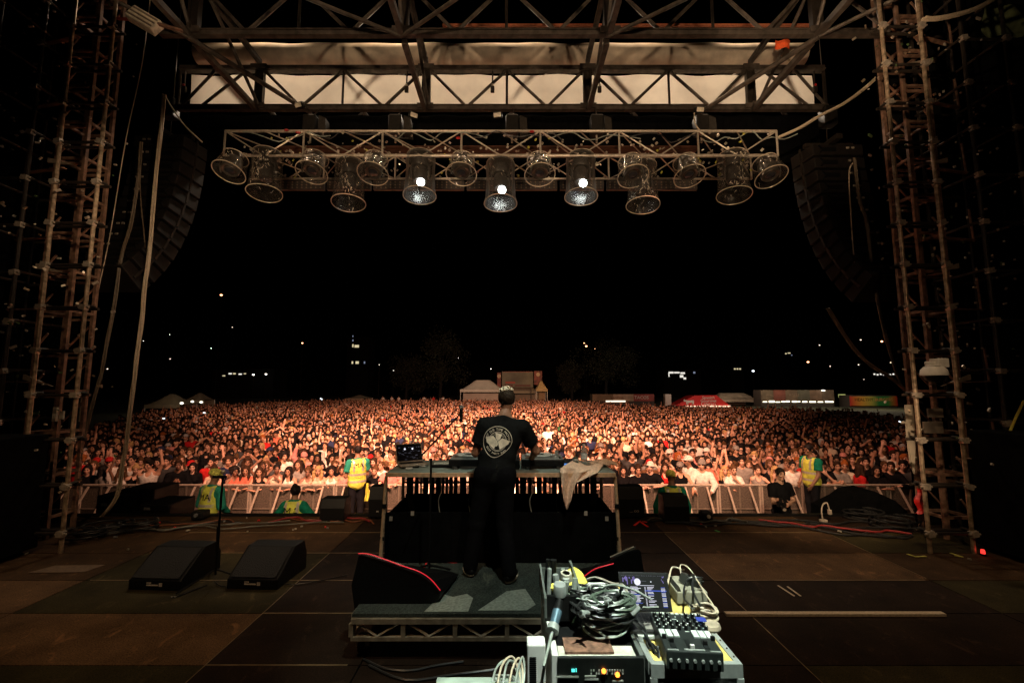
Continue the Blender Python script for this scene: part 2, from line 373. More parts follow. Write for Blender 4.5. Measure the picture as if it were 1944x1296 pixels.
class Fig:
    """joints of one pose. frame: faces -y, feet on z=0, x to its left-hand side of the picture axis"""
    def __init__(s, h=1.75, fem=False, wide=1.0, lean=0.0, hipx=0.0, shx=0.0, tilt=0.0, arms=None, legs=None, head=(0, 0, 0), hips_z=None, elbow=None):
        q = h / 1.75; s.q = q; s.fem = fem; s.wide = wide
        V = Vector
        hz = (hips_z if hips_z is not None else .93) * q
        s.hip = V((hipx, 0, hz)); s.waist = V((hipx * .8 + shx * .2, -lean * .35, hz + .18 * q)); s.chest = V((hipx * .3 + shx * .7, -lean * .75, hz + .36 * q))
        s.neck = V((shx, -lean, hz + .53 * q)); sw = (.155 if fem else .178) * q * wide
        s.sh = {1: s.neck + V((sw, .01, -.055 * q + tilt * sw)), -1: s.neck + V((-sw, .01, -.055 * q - tilt * sw))}
        s.hj = {1: s.hip + V((.088 * q, 0, 0)), -1: s.hip + V((-.088 * q, 0, 0))}
        legs = legs or {}
        s.kn = {}; s.an = {}
        for sd in (1, -1):
            l = legs.get(sd, {}); s.kn[sd] = V(l.get('k', (hipx + sd * .10, -.02, .49 * q))); s.an[sd] = V(l.get('a', (hipx + sd * .11, .02, .085)))
        arms = arms or {}
        s.el = {}; s.wr = {}; s.hd = {}; s.pn = {}; s.cu = {}
        for sd in (1, -1):
            a = arms.get(sd, {})
            s.el[sd] = s.sh[sd] + V(a.get('e', (sd * .05, .03, -.29))) * q; s.wr[sd] = s.el[sd] + V(a.get('w', (sd * .01, -.08, -.24))) * q
            s.hd[sd] = V(a.get('h', tuple(s.wr[sd] - s.el[sd]))); s.pn[sd] = a.get('n', (-sd, 0, 0)); s.cu[sd] = a.get('c', .35)
        s.hc = s.neck + V((head[3] if len(head) > 3 else 0, -.03, .19 * q))
        s.HM = Matrix.Translation(s.hc) @ Euler((R(head[0]), R(head[1]), R(head[2])), 'XYZ').to_matrix().to_4x4() @ Matrix.Scale(1.06 * (q ** .5), 4)
    def torso(s, g=0.0, chest_only=False, waistfit=1):
        q = s.q; w = s.wide; f = s.fem
        pr = [ell_(s.hip + Vector((0, .005, .02)), ((.165 if f else .16) * w * q + g, .115 * q + g, .13 * q + g), None, .05),
              ell_(s.waist, ((.125 if f else .145) * w * q * waistfit + g, .095 * q * w + g, .16 * q + g), None, .06),
              ell_(s.chest, ((.145 if f else .172) * w * q + g, .108 * q + g, .17 * q + g), None, .06)]
        pr += [cap_(s.sh[-1] + Vector((.03, 0, -.02)), s.sh[1] + Vector((-.03, 0, -.02)), .056 * q + g, .056 * q + g, .05)]
        if f: pr += [ell_(s.chest + Vector((sx * .065, -.088 * q, .0)), (.056 + g, .05 + g, .056 + g), None, .03) for sx in (-1, 1)]
        return pr
    def body(s, vox=.012, adapt=0.0, fingers=True, legs=True, marks=True, name='person', parent=None, mats=None, hscale=1.0):
        q = s.q; f = .86 if s.fem else 1; f *= (1 + (s.wide - 1) * .8)
        pr = s.torso()
        pr += [cap_(s.neck + Vector((0, .012, -.03)), s.hc + Vector((0, .012, -.05)), .058 * f, .050 * f, .03)]
        pr += [cap_(s.neck + Vector((0, .02, .05 * q)), s.sh[sd] + Vector((-sd * .03, 0, .012)), .042, .042, .04) for sd in (-1, 1)]
        for sd in (1, -1):
            pr += [ell_(s.sh[sd], (.060 * f * q,) * 3, None, .03), cap_(s.sh[sd], s.el[sd], .050 * f * q, .038 * f * q, .03), cap_(s.el[sd], s.wr[sd], .040 * f * q, .026 * f * q, .02)]
            if fingers: pr += hand_prims(s.wr[sd], s.hd[sd], sd, s.cu[sd], 1, palmn=s.pn[sd], s=hscale * q * (.93 if s.fem else 1.0))
            else:
                d = s.hd[sd].normalized(); pr += [cap_(s.wr[sd] + d * .02, s.wr[sd] + d * .12, .032, .02, .02)]
            if legs:
                pr += [cap_(s.hj[sd], s.kn[sd], .090 * f * q, .056 * f * q, .04), cap_(s.kn[sd], s.an[sd], .056 * f * q, .036 * f * q, .03),
                       cap_(s.an[sd] + Vector((0, .02, -.04)), s.an[sd] + Vector((sd * .02, -.15, -.055)), .04, .028, .03)]
        pr += head_prims(s.HM, s.fem)
        pts, fs = sdf_mesh(pr, vox, adapt)
        mb = MB(); mb.add(pts, fs)
        if marks: face_marks(mb, s.HM, None)
        o = mb.build(name, mats or [SKIN, EYEM, LIPM], parent, local=True, fixn=False)
        o.data.polygons.foreach_set('use_smooth', [True] * len(o.data.polygons))
        return o
    def wear(s, name, prims, parent, m=None, vox=.012, adapt=0.0):
        pts, fs = sdf_mesh(prims, vox, adapt); mb = MB(); mb.add(pts, fs)
        o = mb.build(name, m or CLOTH, parent, local=True, fixn=False)
        o.data.polygons.foreach_set('use_smooth', [True] * len(o.data.polygons)); return o
    def top_prims(s, kind='tee', g=.022, length=.0):
        q = s.q; f = .86 if s.fem else 1; f *= (1 + (s.wide - 1) * .8)
        pr = s.torso(g, waistfit=1.08)
        if kind != 'tank':
            pr += [cap_(s.neck + Vector((0, .02, .03)), s.sh[sd] + Vector((-sd * .03, 0, .008)), .05, .05, .05) for sd in (-1, 1)]
        ft = {'tee': .62, 'long': 1, 'tank': 0, 'vest': .0}[kind]
        for sd in (1, -1):
            if ft == 0: continue
            e = s.sh[sd].lerp(s.el[sd], ft)
            pr += [ell_(s.sh[sd] + Vector((-sd * .01, 0, -.012)), (.056 * f * q + g,) * 3, None, .04), cap_(s.sh[sd], e, .054 * f * q + g, .052 * f * q + g * 1.25, .03)]
            if kind == 'long': pr += [cap_(s.el[sd], s.el[sd].lerp(s.wr[sd], .93), .045 * f * q + g, .032 * f * q + g, .02)]
        # open bottom edge, neck hole and flat cuffs
        pr += [boxp(s.hip + Vector((0, 0, -.23 + .0 - length)), (.4, .4, .15))]
        pr += [cap_(s.neck + Vector((0, -.02, .045)), s.neck + Vector((0, .0, .2)), .058 * f, .07 * f, op='-')]
        if kind == 'tank':
            pr += [cap_(s.neck + Vector((sd * .17 * q * s.wide, -.3, .01)), s.neck + Vector((sd * .17 * q * s.wide, .3, .01)), .085, .085, op='-') for sd in (1, -1)]
            pr += [ell_(s.neck + Vector((0, -.12, .0)), (.075, .12, .10), op='-')]
        if kind == 'tee':
            for sd in (1, -1):
                d = (s.el[sd] - s.sh[sd]).normalized(); e = s.sh[sd].lerp(s.el[sd], ft); Rm = d.to_track_quat('Z', 'Y').to_matrix()
                pr += [boxp(e + d * .062, (.11, .11, .05), Rm)]
        return pr
    def trouser_prims(s, g=.012, shorts=False):
        q = s.q; f = .9 if s.fem else 1
        pr = [ell_(s.hip + Vector((0, .005, .02)), (.165 * s.wide * q + g, .115 * q + g, .13 * q + g), None, .05)]
        for sd in (1, -1):
            pr += [cap_(s.hj[sd], s.kn[sd], .094 * f * q + g, .06 * f * q + g, .05)]
            if not shorts: pr += [cap_(s.kn[sd], s.an[sd] + Vector((0, 0, .0)), .06 * f * q + g, .050 * f * q + g, .03)]
        pr += [boxp(s.hip + Vector((0, 0, .27)), (.4, .4, .15))]
        return pr

def wrinkle(o, amp, seed=1, zlo=-9, zhi=9):
    """shallow cloth folds moved into the garment itself"""
    me = o.data; n = len(me.vertices); co = np.empty(n * 3, np.float32); me.vertices.foreach_get('co', co); co = co.reshape(-1, 3); no = np.empty(n * 3, np.float32); me.vertices.foreach_get('normal', no); no = no.reshape(-1, 3)
    q = np.random.default_rng(seed); d = np.zeros(n)
    for k in range(7):
        w = q.normal(0, 1, 3); w[2] += 1.2 * (1 if q.random() < .5 else -1); w /= np.linalg.norm(w); f_ = q.uniform(22, 60); d += np.sin(co @ w * f_ + 2.5 * np.sin(co @ q.normal(0, 6, 3)) + q.uniform(0, 6)) ** 3 * (26 / f_)
    co += no * (d * amp)[:, None]; me.vertices.foreach_set('co', co.astype(np.float32).ravel()); me.update()
def shoe(parent, an, fwd, mb=None):
    """low sneaker with pale sole, upper and sole in one builder returning two parts"""
    an = Vector(an); f = Vector(fwd); f.z = 0; f.normalize(); x = f.cross(Vector((0, 0, 1)))
    Rm = Matrix((x, f, Vector((0, 0, 1)))).transposed()
    up = [cap_(an + Vector((0, 0, -.01)), an + Vector((0, 0, -.035)) - f * .0, .052, .056, .02), ell_(an + f * .10 + Vector((0, 0, -.045)), (.048, .10, .036), Rm, .04), ell_(an - f * .02 + Vector((0, 0, -.04)), (.040, .06, .045), Rm, .03)]
    up += [boxp(an + Vector((0, 0, -.12)), (.3, .3, .055)), cap_(an + Vector((0, 0, .03)), an + Vector((0, 0, .12)), .04, op='-')]
    pts, fs = sdf_mesh(up, .008); m1 = MB().add(pts, fs)
    sl = [ell_(an + f * .075 + Vector((0, 0, -.075)), (.054, .145, .03), Rm, .01), boxp(an + Vector((0, 0, -.12)), (.3, .3, .035)), boxp(an + Vector((0, 0, 0)), (.3, .3, .058))]
    pts, fs = sdf_mesh(sl, .008); m2 = MB().add(pts, fs)
    o = m1.build('shoe', BLACK, parent, local=True, fixn=False, smooth=True); p = m2.build('sole', SOLE, o, local=True, fixn=False, smooth=True)
    return o

# hair and headwear in head space (shared meshes, placed by the head matrix)
def hair_prims(kind):
    I = Matrix.Identity(3)
    face = [ell_((0, -.110, -.035), (.080, .096, .094), op='-'), ell_((0, -.14, .02), (.072, .078, .055), op='-')]
    ear = [ell_((sx * .085, -.01, -.03), (.03, .035, .05), op='-') for sx in (-1, 1)]
    if kind == 'short': return [ell_((0, .016, .038), (.085, .104, .092)), ell_((0, -.03, .10), (.06, .06, .035))] + face + ear + [boxp((0, 0, -.16), (.2, .2, .09))]
    if kind == 'buzz': return [ell_((0, .014, .032), (.080, .100, .091))] + face + ear + [boxp((0, 0, -.15), (.2, .2, .10))]
    if kind == 'curly': return [ell_((0, .02, .05), (.112, .125, .105))] + [ell_((.1 * math.cos(a), .02 + .1 * math.sin(a), .03 + .05 * math.sin(3 * a)), (.04, .04, .045)) for a in np.linspace(-.4, 3.54, 8)] + face
    lng = [ell_((0, .016, .036), (.086, .106, .092))]
    if kind in ('long', 'wavy'):
        L = -.30 if kind == 'long' else -.24
        for sx in (-1, 1):
            lng += [cap_((sx * .075, .0, .02), (sx * .088, -.01, -.13), .024, .032, .03), cap_((sx * .088, -.01, -.13), (sx * .09, -.03, L), .034, .022, .03)]
        lng += [ell_((0, .06, -.08), (.09, .055, .15)), ell_((0, .085, -.18), (.085, .04, .14))]
        if kind == 'wavy': lng += [ell_((sx * .10, .01, z), (.035, .045, .04)) for sx in (-1, 1) for z in (-.04, -.11, -.18)]
        return lng + face
    if kind == 'bun': return lng + [ell_((0, .07, .12), (.045, .045, .04))] + face + ear + [boxp((0, 0, -.16), (.2, .2, .09))]
    if kind == 'bob': return lng + [cap_((sx * .078, .01, .02), (sx * .085, -.005, -.10), .026, .03, .03) for sx in (-1, 1)] + [ell_((0, .06, -.05), (.085, .05, .10))] + face
    if kind == 'cap': return [ell_((0, .012, .045), (.092, .112, .092)), boxp((0, 0, -.12), (.2, .2, .13)), ell_((0, -.13, .025), (.07, .085, .010), k=.01)]
    if kind == 'beanie': return [ell_((0, .014, .055), (.090, .108, .10)), boxp((0, 0, -.12), (.2, .2, .135)), ell_((0, .012, .03), (.096, .114, .022))]
    if kind == 'bucket': return [ell_((0, .012, .06), (.088, .10, .085)), boxp((0, 0, -.12), (.2, .2, .14)), ell_((0, .012, .02), (.135, .15, .022))]
HAIRMESH = {}
def hair_mesh(kind, vox=.012):
    key = (kind, vox)
    if key not in HAIRMESH:
        pts, fs = sdf_mesh(hair_prims(kind), vox)
        me = bpy.data.meshes.new('hair'); me.from_pydata([tuple(p) for p in pts], [], fs); me.materials.append(HAIRM)
        me.polygons.foreach_set('use_smooth', [True] * len(me.polygons)); HAIRMESH[key] = me
    return HAIRMESH[key]
def put_hair(parent, M, kind, col, vox=.012, name=None):
    hats = ('cap', 'beanie', 'bucket')
    o = bpy.data.objects.new(name or (kind if kind in hats else 'hair'), hair_mesh(kind, vox)); COL.objects.link(o)
    o.parent = parent; o.matrix_local = M; o.color = (*col, 1); return o

# ================================================================== setting: field, stage floor
GZ = -1.5
def ground_mat():
    m, nt, b = nmat('trampled_grass'); L = nt.links
    tc = nt.nodes.new('ShaderNodeTexCoord'); nz = nt.nodes.new('ShaderNodeTexNoise'); nz.inputs['Scale'].default_value = .8; nz.inputs['Detail'].default_value = 6
    cr = nt.nodes.new('ShaderNodeValToRGB'); cr.color_ramp.elements[0].color = (.02, .03, .012, 1); cr.color_ramp.elements[1].color = (.06, .055, .03, 1)
    L.new(tc.outputs['Object'], nz.inputs[0]); L.new(nz.outputs[0], cr.inputs[0]); L.new(cr.outputs[0], b.inputs['Base Color']); b.inputs['Roughness'].default_value = .95
    return m
mb = MB(); mb.grid(lambda a, b: Vector(((a - .5) * 3000, -200 + b * 3200, GZ)), 4, 4)
tag(mb.build('ground', ground_mat()), 'dark grass field under the crowd', kind='structure')

def deck_mat(name, col, rough=.75):
    m, nt, b = nmat(name); L = nt.links
    tc = nt.nodes.new('ShaderNodeTexCoord')
    n1 = nt.nodes.new('ShaderNodeTexNoise'); n1.inputs['Scale'].default_value = 90; n1.inputs['Detail'].default_value = 3
    n2 = nt.nodes.new('ShaderNodeTexNoise'); n2.inputs['Scale'].default_value = 1.6; n2.inputs['Detail'].default_value = 7; n2.inputs['Roughness'].default_value = .7
    n3 = nt.nodes.new('ShaderNodeTexNoise'); n3.inputs['Scale'].default_value = 4.5; n3.inputs['Detail'].default_value = 9; n3.inputs['Roughness'].default_value = .72; n3.inputs['Distortion'].default_value = .6
    mp = nt.nodes.new('ShaderNodeMapping'); mp.inputs['Rotation'].default_value = (0, 0, .9); mp.inputs['Scale'].default_value = (1.3, .8, 1)
    for n in (n1, n2): L.new(tc.outputs['Object'], n.inputs[0])
    L.new(tc.outputs['Object'], mp.inputs[0]); L.new(mp.outputs[0], n3.inputs[0])
    def rng(n, a, b_, lo, hi):
        r = nt.nodes.new('ShaderNodeMapRange'); r.inputs[1].default_value = a; r.inputs[2].default_value = b_; r.inputs[3].default_value = lo; r.inputs[4].default_value = hi; L.new(n.outputs[0], r.inputs[0]); return r
    a = rng(n1, .3, .7, .45, 1.6); c = rng(n2, .35, .7, .6, 1.5); d = rng(n3, .57, .68, 0, .8)
    mu = nt.nodes.new('ShaderNodeMath'); mu.operation = 'MULTIPLY'; L.new(a.outputs[0], mu.inputs[0]); L.new(c.outputs[0], mu.inputs[1])
    sc = nt.nodes.new('ShaderNodeVectorMath'); sc.operation = 'SCALE'; sc.inputs[0].default_value = col; L.new(mu.outputs[0], sc.inputs['Scale'])
    mx = nt.nodes.new('ShaderNodeMix'); mx.data_type = 'RGBA'; L.new(d.outputs[0], mx.inputs[0]); L.new(sc.outputs[0], mx.inputs[6]); mx.inputs[7].default_value = (col[0] * 2.6 + .01, col[1] * 2.3 + .01, col[2] * 2 + .01, 1)
    L.new(mx.outputs[2], b.inputs['Base Color']); b.inputs['Roughness'].default_value = rough; b.inputs['Specular IOR Level'].default_value = .12
    bp = nt.nodes.new('ShaderNodeBump'); bp.inputs['Strength'].default_value = .5; bp.inputs['Distance'].default_value = .004; L.new(n1.outputs[0], bp.inputs['Height']); L.new(bp.outputs[0], b.inputs['Normal'])
    return m
DK = [deck_mat('deck_brown', (.105, .058, .028)), deck_mat('deck_dark', (.018, .010, .006)), deck_mat('deck_mid', (.052, .028, .013)), deck_mat('deck_green', (.032, .025, .010))]
SEAM = mat('panel_edge', (.22, .15, .08), .5, .3, .4, 6)
# panel rows: Y limits from the seams seen in the floor, X limits per row
rowsY = [-3.0, -1.2, .2, 1.2, 2.18, 3.0, 3.78, 4.6, 5.35, 6.2, 7.05, 8.0]
colsX = [-9.5, -7.3, -4.86, -2.42, -1.2, 1.1, 2.3, 4.76, 7.2, 9.6]
dark = {}
rr = random.Random(3)
mb = MB(); gap = .006
for j in range(len(rowsY) - 1):
    for i in range(len(colsX) - 1):
        x0, x1, y0, y1 = colsX[i], colsX[i + 1], rowsY[j], rowsY[j + 1]
        cx = (x0 + x1) / 2
        if cx < -1.8: k = rr.choice([0, 2, 0, 3, 2])
        elif cx > 1.7: k = rr.choice([1, 1, 2, 1, 3])
        else: k = 1
        if cx < -1.2 and cx > -2.4: k = 1
        if 2.3 <= cx <= 4.8 and j in (8,): k = 0
        if 2.3 <= cx <= 4.8 and j in (7, 6): k = 1
        if cx > 7.2 and j in (4, 5): k = 0
        if 2.3 <= cx <= 4.8 and j == 9: k = 2
        mb.mi(k); mb.bb((x0 + gap, y0 + gap, -.06), (x1 - gap, y1 - gap, 0))
tag(mb.build('stage_floor', DK), 'worn dark stage deck of butted rectangular panels', kind='structure')
mb = MB(); mb.bb((-9.6, -3.1, GZ), (9.7, 7.99, -.062)); tag(mb.build('stage_base', BLACK), kind='structure')
# metal edge strips between panels
mb = MB()
for (x0, y, x1) in ((-2.42, 2.18, -.2), (-2.42, 3.78, -1.3), (-4.8, 5.35, -1.5), (-2.42, 4.6, -1.4), (-4.8, 6.2, -1.4), (1.25, 7.05, 4.7), (-4.9, 7.05, -1.3), (2.3, 5.35, 4.7), (2.3, 2.18, 7.2)):
    mb.bb((x0, y - .007, .001), (x1, y + .007, .0035))
for (x, y0, y1) in ((-2.42, 2.2, 6.2), (2.3, 1.2, 7.0), (-1.2, 5.4, 7.0), (4.76, 5.4, 7.9)):
    mb.bb((x - .004, y0, .001), (x + .004, y1, .0035))
tag(mb.build('stage_floor_seams', SEAM), 'thin pale metal edges between deck panels', kind='structure')
mb = MB(); mb.bb((-9.5, 7.9, .004), (9.6, 8.0, .03)); tag(mb.build('stage_edge', BLACK), kind='structure')
mb = MB(); mb.bb((-8, 8.02, GZ), (8, 10.0, -1.2)); mb.bb((-9, 10.4, GZ), (9, 11.25, -1.08)); tag(mb.build('pit_platform', STEELD), kind='structure')

# tape and marks lying on the deck
def strip(name, a, b, w, m, label, cat='tape', z=.006, h=.004):
    a = Vector((a[0], a[1], z)); b = Vector((b[0], b[1], z)); mb = MB(); mb.bar(a, b, w, h) if False else None
    d = (b - a).normalized(); n = Vector((-d.y, d.x, 0)) * w / 2
    mb = MB(); mb.prism([a - n, b - n, b + n, a + n], (0, 0, h)); return tag(mb.build(name, m), label, cat)
p0 = PZ(1378, 1169, 0); p1 = PZ(1790, 1167, 0)
mb = MB(); mb.bb((p0.x, p0.y - .018, .004), (p1.x, p1.y + .018, .028)); tag(mb.build('pale_batten', CABLEW), 'long pale batten lying across the dark deck right of the tech case', 'batten')
a = PZ(1477, 1112, 0); b = PZ(1508, 1132, 0); strip('tape_mark', a, b, .018, CABLEW, 'left of the two short pale tape strips on the dark deck panel')
a = PZ(1495, 1114, 0); b = PZ(1520, 1132, 0); strip('tape_mark', a, b, .018, CABLEW, 'right of the two short pale tape strips on the dark deck panel')
def marks(pts, w, m, label, name='tape_mark', z=.006):
    mb = MB()
    for q in range(len(pts) - 1):
        a = PZ(*pts[q], 0); b = PZ(*pts[q + 1], 0); a.z = b.z = z + .0045 * q; d = (b - a).normalized(); n = Vector((-d.y, d.x, 0)) * w / 2
        mb.prism([a - n, b - n, b + n, a + n], (0, 0, .004))
    tag(mb.build(name, m), label, 'tape')
YEL = mat('yellow_tape', (.6, .55, .12), .6)
NEON = emat('neon_red_tape', (1, .08, .05), .55); NEON.node_tree.nodes['Principled BSDF'].inputs['Base Color'].default_value = (.9, .05, .03, 1)
NEON.node_tree.nodes['Principled BSDF'].inputs['Emission Strength'].default_value = 0
marks([(1722, 1052), (1740, 1058), (1758, 1057)], .03, YEL, 'left yellow corner tape mark on deck near the right tower')
marks([(1804, 1050), (1828, 1058), (1812, 1056)], .03, YEL, 'right yellow corner tape mark on deck near the right tower')
marks([(1204, 998), (1214, 990), (1230, 1001)], .035, NEON, 'red arrow tape mark on deck right of the desk')
marks([(1214, 990), (1228, 993)], .03, NEON, 'short red tape tail beside the arrow mark', z=.016)
marks([(1358, 1007), (1366, 1010)], .04, mat('green_tape', (.08, .35, .08), .6), 'small green tape mark on brown deck panel')
mb = MB(); c = PZ(128, 1080, 0)
mb.prism([(c.x - .35, c.y - .12, .004), (c.x + .3, c.y - .1, .004), (c.x + .35, c.y + .12, .004), (c.x - .25, c.y + .1, .004)], (0, 0, .004)); tag(mb.build('deck_sheet', mat('tan_card', (.13, .08, .045), .8)), 'flat tan sheet lying on the left deck', 'sheet')

# black masking behind the towers
def drape(name, x0, x1, y, label, z1=11.5, ph=0):
    mb = MB(); n = 60
    f = lambda a, b: Vector((x0 + (x1 - x0) * a, y + .06 * math.sin(a * 60 + ph) + .03 * math.sin(a * 133), .0 + z1 * b))
    g = lambda a, b: f(a, b) + Vector((0, .012, 0))
    mb.grid(f, n, 1); mb.grid(g, n, 1); tag(mb.build(name, BLACKR, smooth=False), label, 'drape')
drape('masking_drape', -12.5, -7.4, 7.55, 'black masking cloth hanging behind the left scaffold tower')
drape('masking_drape', 6.62, 12.5, 7.55, 'black masking cloth hanging behind the right scaffold tower', ph=1)

# ================================================================== trusses of the roof
def trans_truss(Y, z0, z1, x0, x1, label, postx, chord=.11, gs='roof trusses across the stage'):
    t = thing('roof_truss', label, 'truss', ((x0 + x1) / 2, Y, z0), group=gs)
    mb = MB()
    mb.bb((x0, Y - chord / 2, z0 - chord / 2), (x1, Y + chord / 2, z0 + chord / 2 - .03)); mb.bb((x0, Y - chord / 2 - .03, z0 + chord / 2 - .028), (x1, Y + chord / 2 + .03, z0 + chord / 2 - .012))
    mb.build('bottom_chord', STEEL, t)
    mb = MB(); mb.bb((x0, Y - chord / 2, z1 - chord / 2), (x1, Y + chord / 2, z1 + chord / 2)); mb.bb((x0, Y - chord / 2 - .03, z1 - chord / 2 + .01), (x1, Y + chord / 2 + .03, z1 - chord / 2 + .026)); mb.build('top_chord', STEEL, t)
    lo = z0 + chord / 2; hi = z1 - chord / 2
    for px in postx:
        mb = MB(); mb.bb((px - .09, Y - .05, lo), (px - .05, Y + .05, hi)); mb.bb((px + .05, Y - .05, lo), (px + .09, Y + .05, hi)); mb.bb((px - .05, Y - .012, lo), (px + .05, Y + .012, hi)); mb.build('post', STEELD, t)
        mb = MB(); mb.box((px, Y - .09, z0 + .01), (.34, .03, .10)); mb.box((px, Y - .1, z0 + .01), (.05, .05, .16)); mb.build('splice_plate', STEEL, t)
        mb = MB(); mb.box((px, Y - .09, z1), (.34, .03, .10)); mb.build('splice_plate', STEEL, t)
    for a, b in zip(postx[:-1], postx[1:]):
        m = (a + b) / 2
        MB().tube((m, Y, lo), (m, Y, hi), .026, 8).build('hanger_rod', STEELD, t)
        q1 = a + (b - a) * .25; q2 = a + (b - a) * .75
        for (s, e) in (((a + .1, hi), (q1 - .02, lo)), ((m - .03, hi), (q1 + .04, lo)), ((m + .03, hi), (q2 - .04, lo)), ((b - .1, hi), (q2 + .02, lo))):
            MB().tube((s[0], Y, s[1]), (e[0], Y, e[1]), .032, 8).build('diagonal', STEEL, t)
    for a, s in ((postx[0], -1), (postx[-1], 1)):
        end = x0 if s < 0 else x1
        if abs(end - a) > .8:
            q = a + s * .9
            MB().tube((a + s * .1, Y, lo), (q, Y, hi), .03, 8).build('diagonal', STEEL, t)
            MB().tube((a + s * .35, Y + .02, hi), (a + s * 1.25, Y + .02, lo), .03, 8).build('diagonal', STEEL, t)
            MB().tube((q + s * .1, Y, hi), (min(max(q + s * .75, x0), x1), Y, lo), .03, 8).build('diagonal', STEEL, t)
            MB().tube((end, Y, lo), (end, Y, hi), .03, 8).build('hanger_rod', STEELD, t)
    return t
ZR = 8.12; ZT = 9.02
PX = [-5.42, -1.84, 1.62, 5.12]
trans_truss(9.0, ZR, ZT, -7.15, 6.72, 'riveted brown roof truss across the stage front, in front of the pale canvas', PX)
trans_truss(7.0, ZR + .02, ZT + .05, -5.95, 6.3, 'nearest dark roof truss crossing the very top of the view', [p + o for p, o in zip(PX, (.02, 0, .03, .05))], .10)
lab = ['far left', 'centre left', 'centre right', 'far right']
for k, px in enumerate(PX):
    t = thing('roof_girder', 'roof girder running from overhead to the front truss, %s of the four' % lab[k], 'girder', (px, 6, ZR), group='girders running front to back in the roof')
    zl = ZR - .02
    MB().bb((px - .045, 2.6, zl - .10), (px + .045, 6.93, zl)).bb((px - .045, 7.07, zl - .10), (px + .045, 8.92, zl)).build('bottom_chord', STEEL, t)
    MB().bb((px - .045, 2.6, ZT + .08), (px + .045, 8.95, ZT + .17)).build('top_chord', STEEL, t)
    for y in (2.8, 4.2, 5.6):
        MB().tube((px, y, zl), (px, y + .7, ZT + .08), .03).build('diagonal', STEEL, t); MB().tube((px, y + 1.4, zl), (px, y + .7, ZT + .08), .03).build('diagonal', STEEL, t)
    MB().tube((px + .07, 7.1, ZT + .1), (px + .07, 8.85, zl + .02), .034).build('diagonal', STEEL, t)
# flat sway bracing under the roof
sw = [((870, 0), (768, 45), 7.0), ((650, 8), (745, 44), 7.0), ((412, 0), (482, 78), 7.0), ((1100, 0), (1160, 55), 7.0), ((1290, 0), (1175, 52), 7.0)]
for k, (a, b, Y) in enumerate([((-1.84, 7), (.6, 5.2), 0), ((-1.84, 7), (-4.2, 5.6), 0), ((1.62, 7), (4.1, 5.2), 0), ((5.12, 7), (7.0, 5.0), 0), ((-5.42, 7), (-7.2, 5.0), 0)]):
    nm = ['from the centre left joint towards the middle', 'from the centre left joint towards the left', 'from the centre right joint towards the right', 'from the far right joint outwards', 'from the far left joint outwards'][k]
    tag(MB().tube((a[0], a[1] - .1, ZR - .11), (b[0], b[1], ZR - .05), .032).build('sway_brace', STEEL), 'slanting tube brace under the roof, ' + nm, 'brace', 'sway braces')
for k, px in enumerate(PX[:1] + PX[-1:]):
    s = -1 if k == 0 else 1
    t = tag(MB().tube((px, 6.9, ZR - .12), (px - s * 1.15, 8.95, ZR - .14), .045).build('sway_brace', STEEL), 'thick slanting brace crossing in front of the %s end of the pale canvas' % ('left', 'right')[k], 'brace', 'sway braces')

# canvas behind the front truss and the rolled tarpaulin above it
mb = MB(); f = lambda a, b: Vector((-7.22 + 14.0 * a, 9.42 + .02 * math.sin(a * 40) + .015 * math.sin(a * 97 + b * 4), 8.39 + .80 * b))
mb.grid(f, 90, 6)
cnt = CREAM.node_tree; tl = cnt.nodes.new('ShaderNodeBsdfTranslucent'); tl.inputs[0].default_value = (.80, .70, .56, 1); mxs = cnt.nodes.new('ShaderNodeMixShader'); mxs.inputs[0].default_value = .55
cnt.links.new(cnt.nodes['Principled BSDF'].outputs[0], mxs.inputs[1]); cnt.links.new(tl.outputs[0], mxs.inputs[2]); cnt.links.new(mxs.outputs[0], cnt.nodes['Material Output'].inputs[0])
tag(mb.build('canvas_banner', CREAM, smooth=True), 'long cream canvas stretched behind the front roof truss', 'canvas')
mb = MB(); mb.lathe([(.235 + .008 * math.sin(z * 5), z) for z in np.linspace(0, 13.9, 60)], (-7.2, 9.55, 9.78), (1, 0, 0), 18, True, jit=lambda a, z: .03 * math.sin(2 * a + z * 3))
tag(mb.build('rolled_tarpaulin', mat('tarp_roll', (.68, .58, .46), .75, 0, .35, 2.5, .4), smooth=True), 'rolled pale tarpaulin lying along the top of the canvas', 'tarpaulin')
mb = MB(); mb.grid(lambda a, b: Vector((-7.4 + 14.4 * a, 9.62 + .03 * math.sin(a * 90), 7.22 + 1.14 * b)), 120, 1); tag(mb.build('spill_blocker', BLACKR), 'black border cloth hanging below the cream canvas', 'cloth')  # added sheet that keeps fascia lamp spill off the stage
mb = MB(); mb.bb((-1.4, 8.3, 9.42), (6.0, 8.34, 9.47)); tag(mb.build('orange_rail', mat('orange_rail', (.55, .18, .09), .5)), 'thin orange rail above the rolled tarpaulin', 'rail')
for k, (xa, xb) in enumerate(((-6.6, -5.2), (-4.3, -3.1), (-2.6, -3.9), (.9, -.4), (2.0, 3.2), (5.4, 4.0), (5.9, 6.6))):
    tag(MB().tube((xa, 10.0, 9.7), (xb, 9.85, 8.1), .05).build('outer_brace', STEELD), 'slanting brace outside the canvas, seen as a soft shadow, %s from the left' % ['first', 'second', 'third', 'fourth', 'fifth', 'sixth', 'seventh'][k], 'brace', 'braces outside the canvas')
c = P(1485, 84, 7.2); mb = MB(); mb.grid(lambda a, b: c + Vector(((a - .5) * .26 + .02 * b, .03 * math.sin(a * 7), (b - .5) * .16)), 8, 4); mb.grid(lambda a, b: c + Vector(((a - .5) * .26 + .02 * b, .03 * math.sin(a * 7) + .006, (b - .5) * .16)), 8, 4)
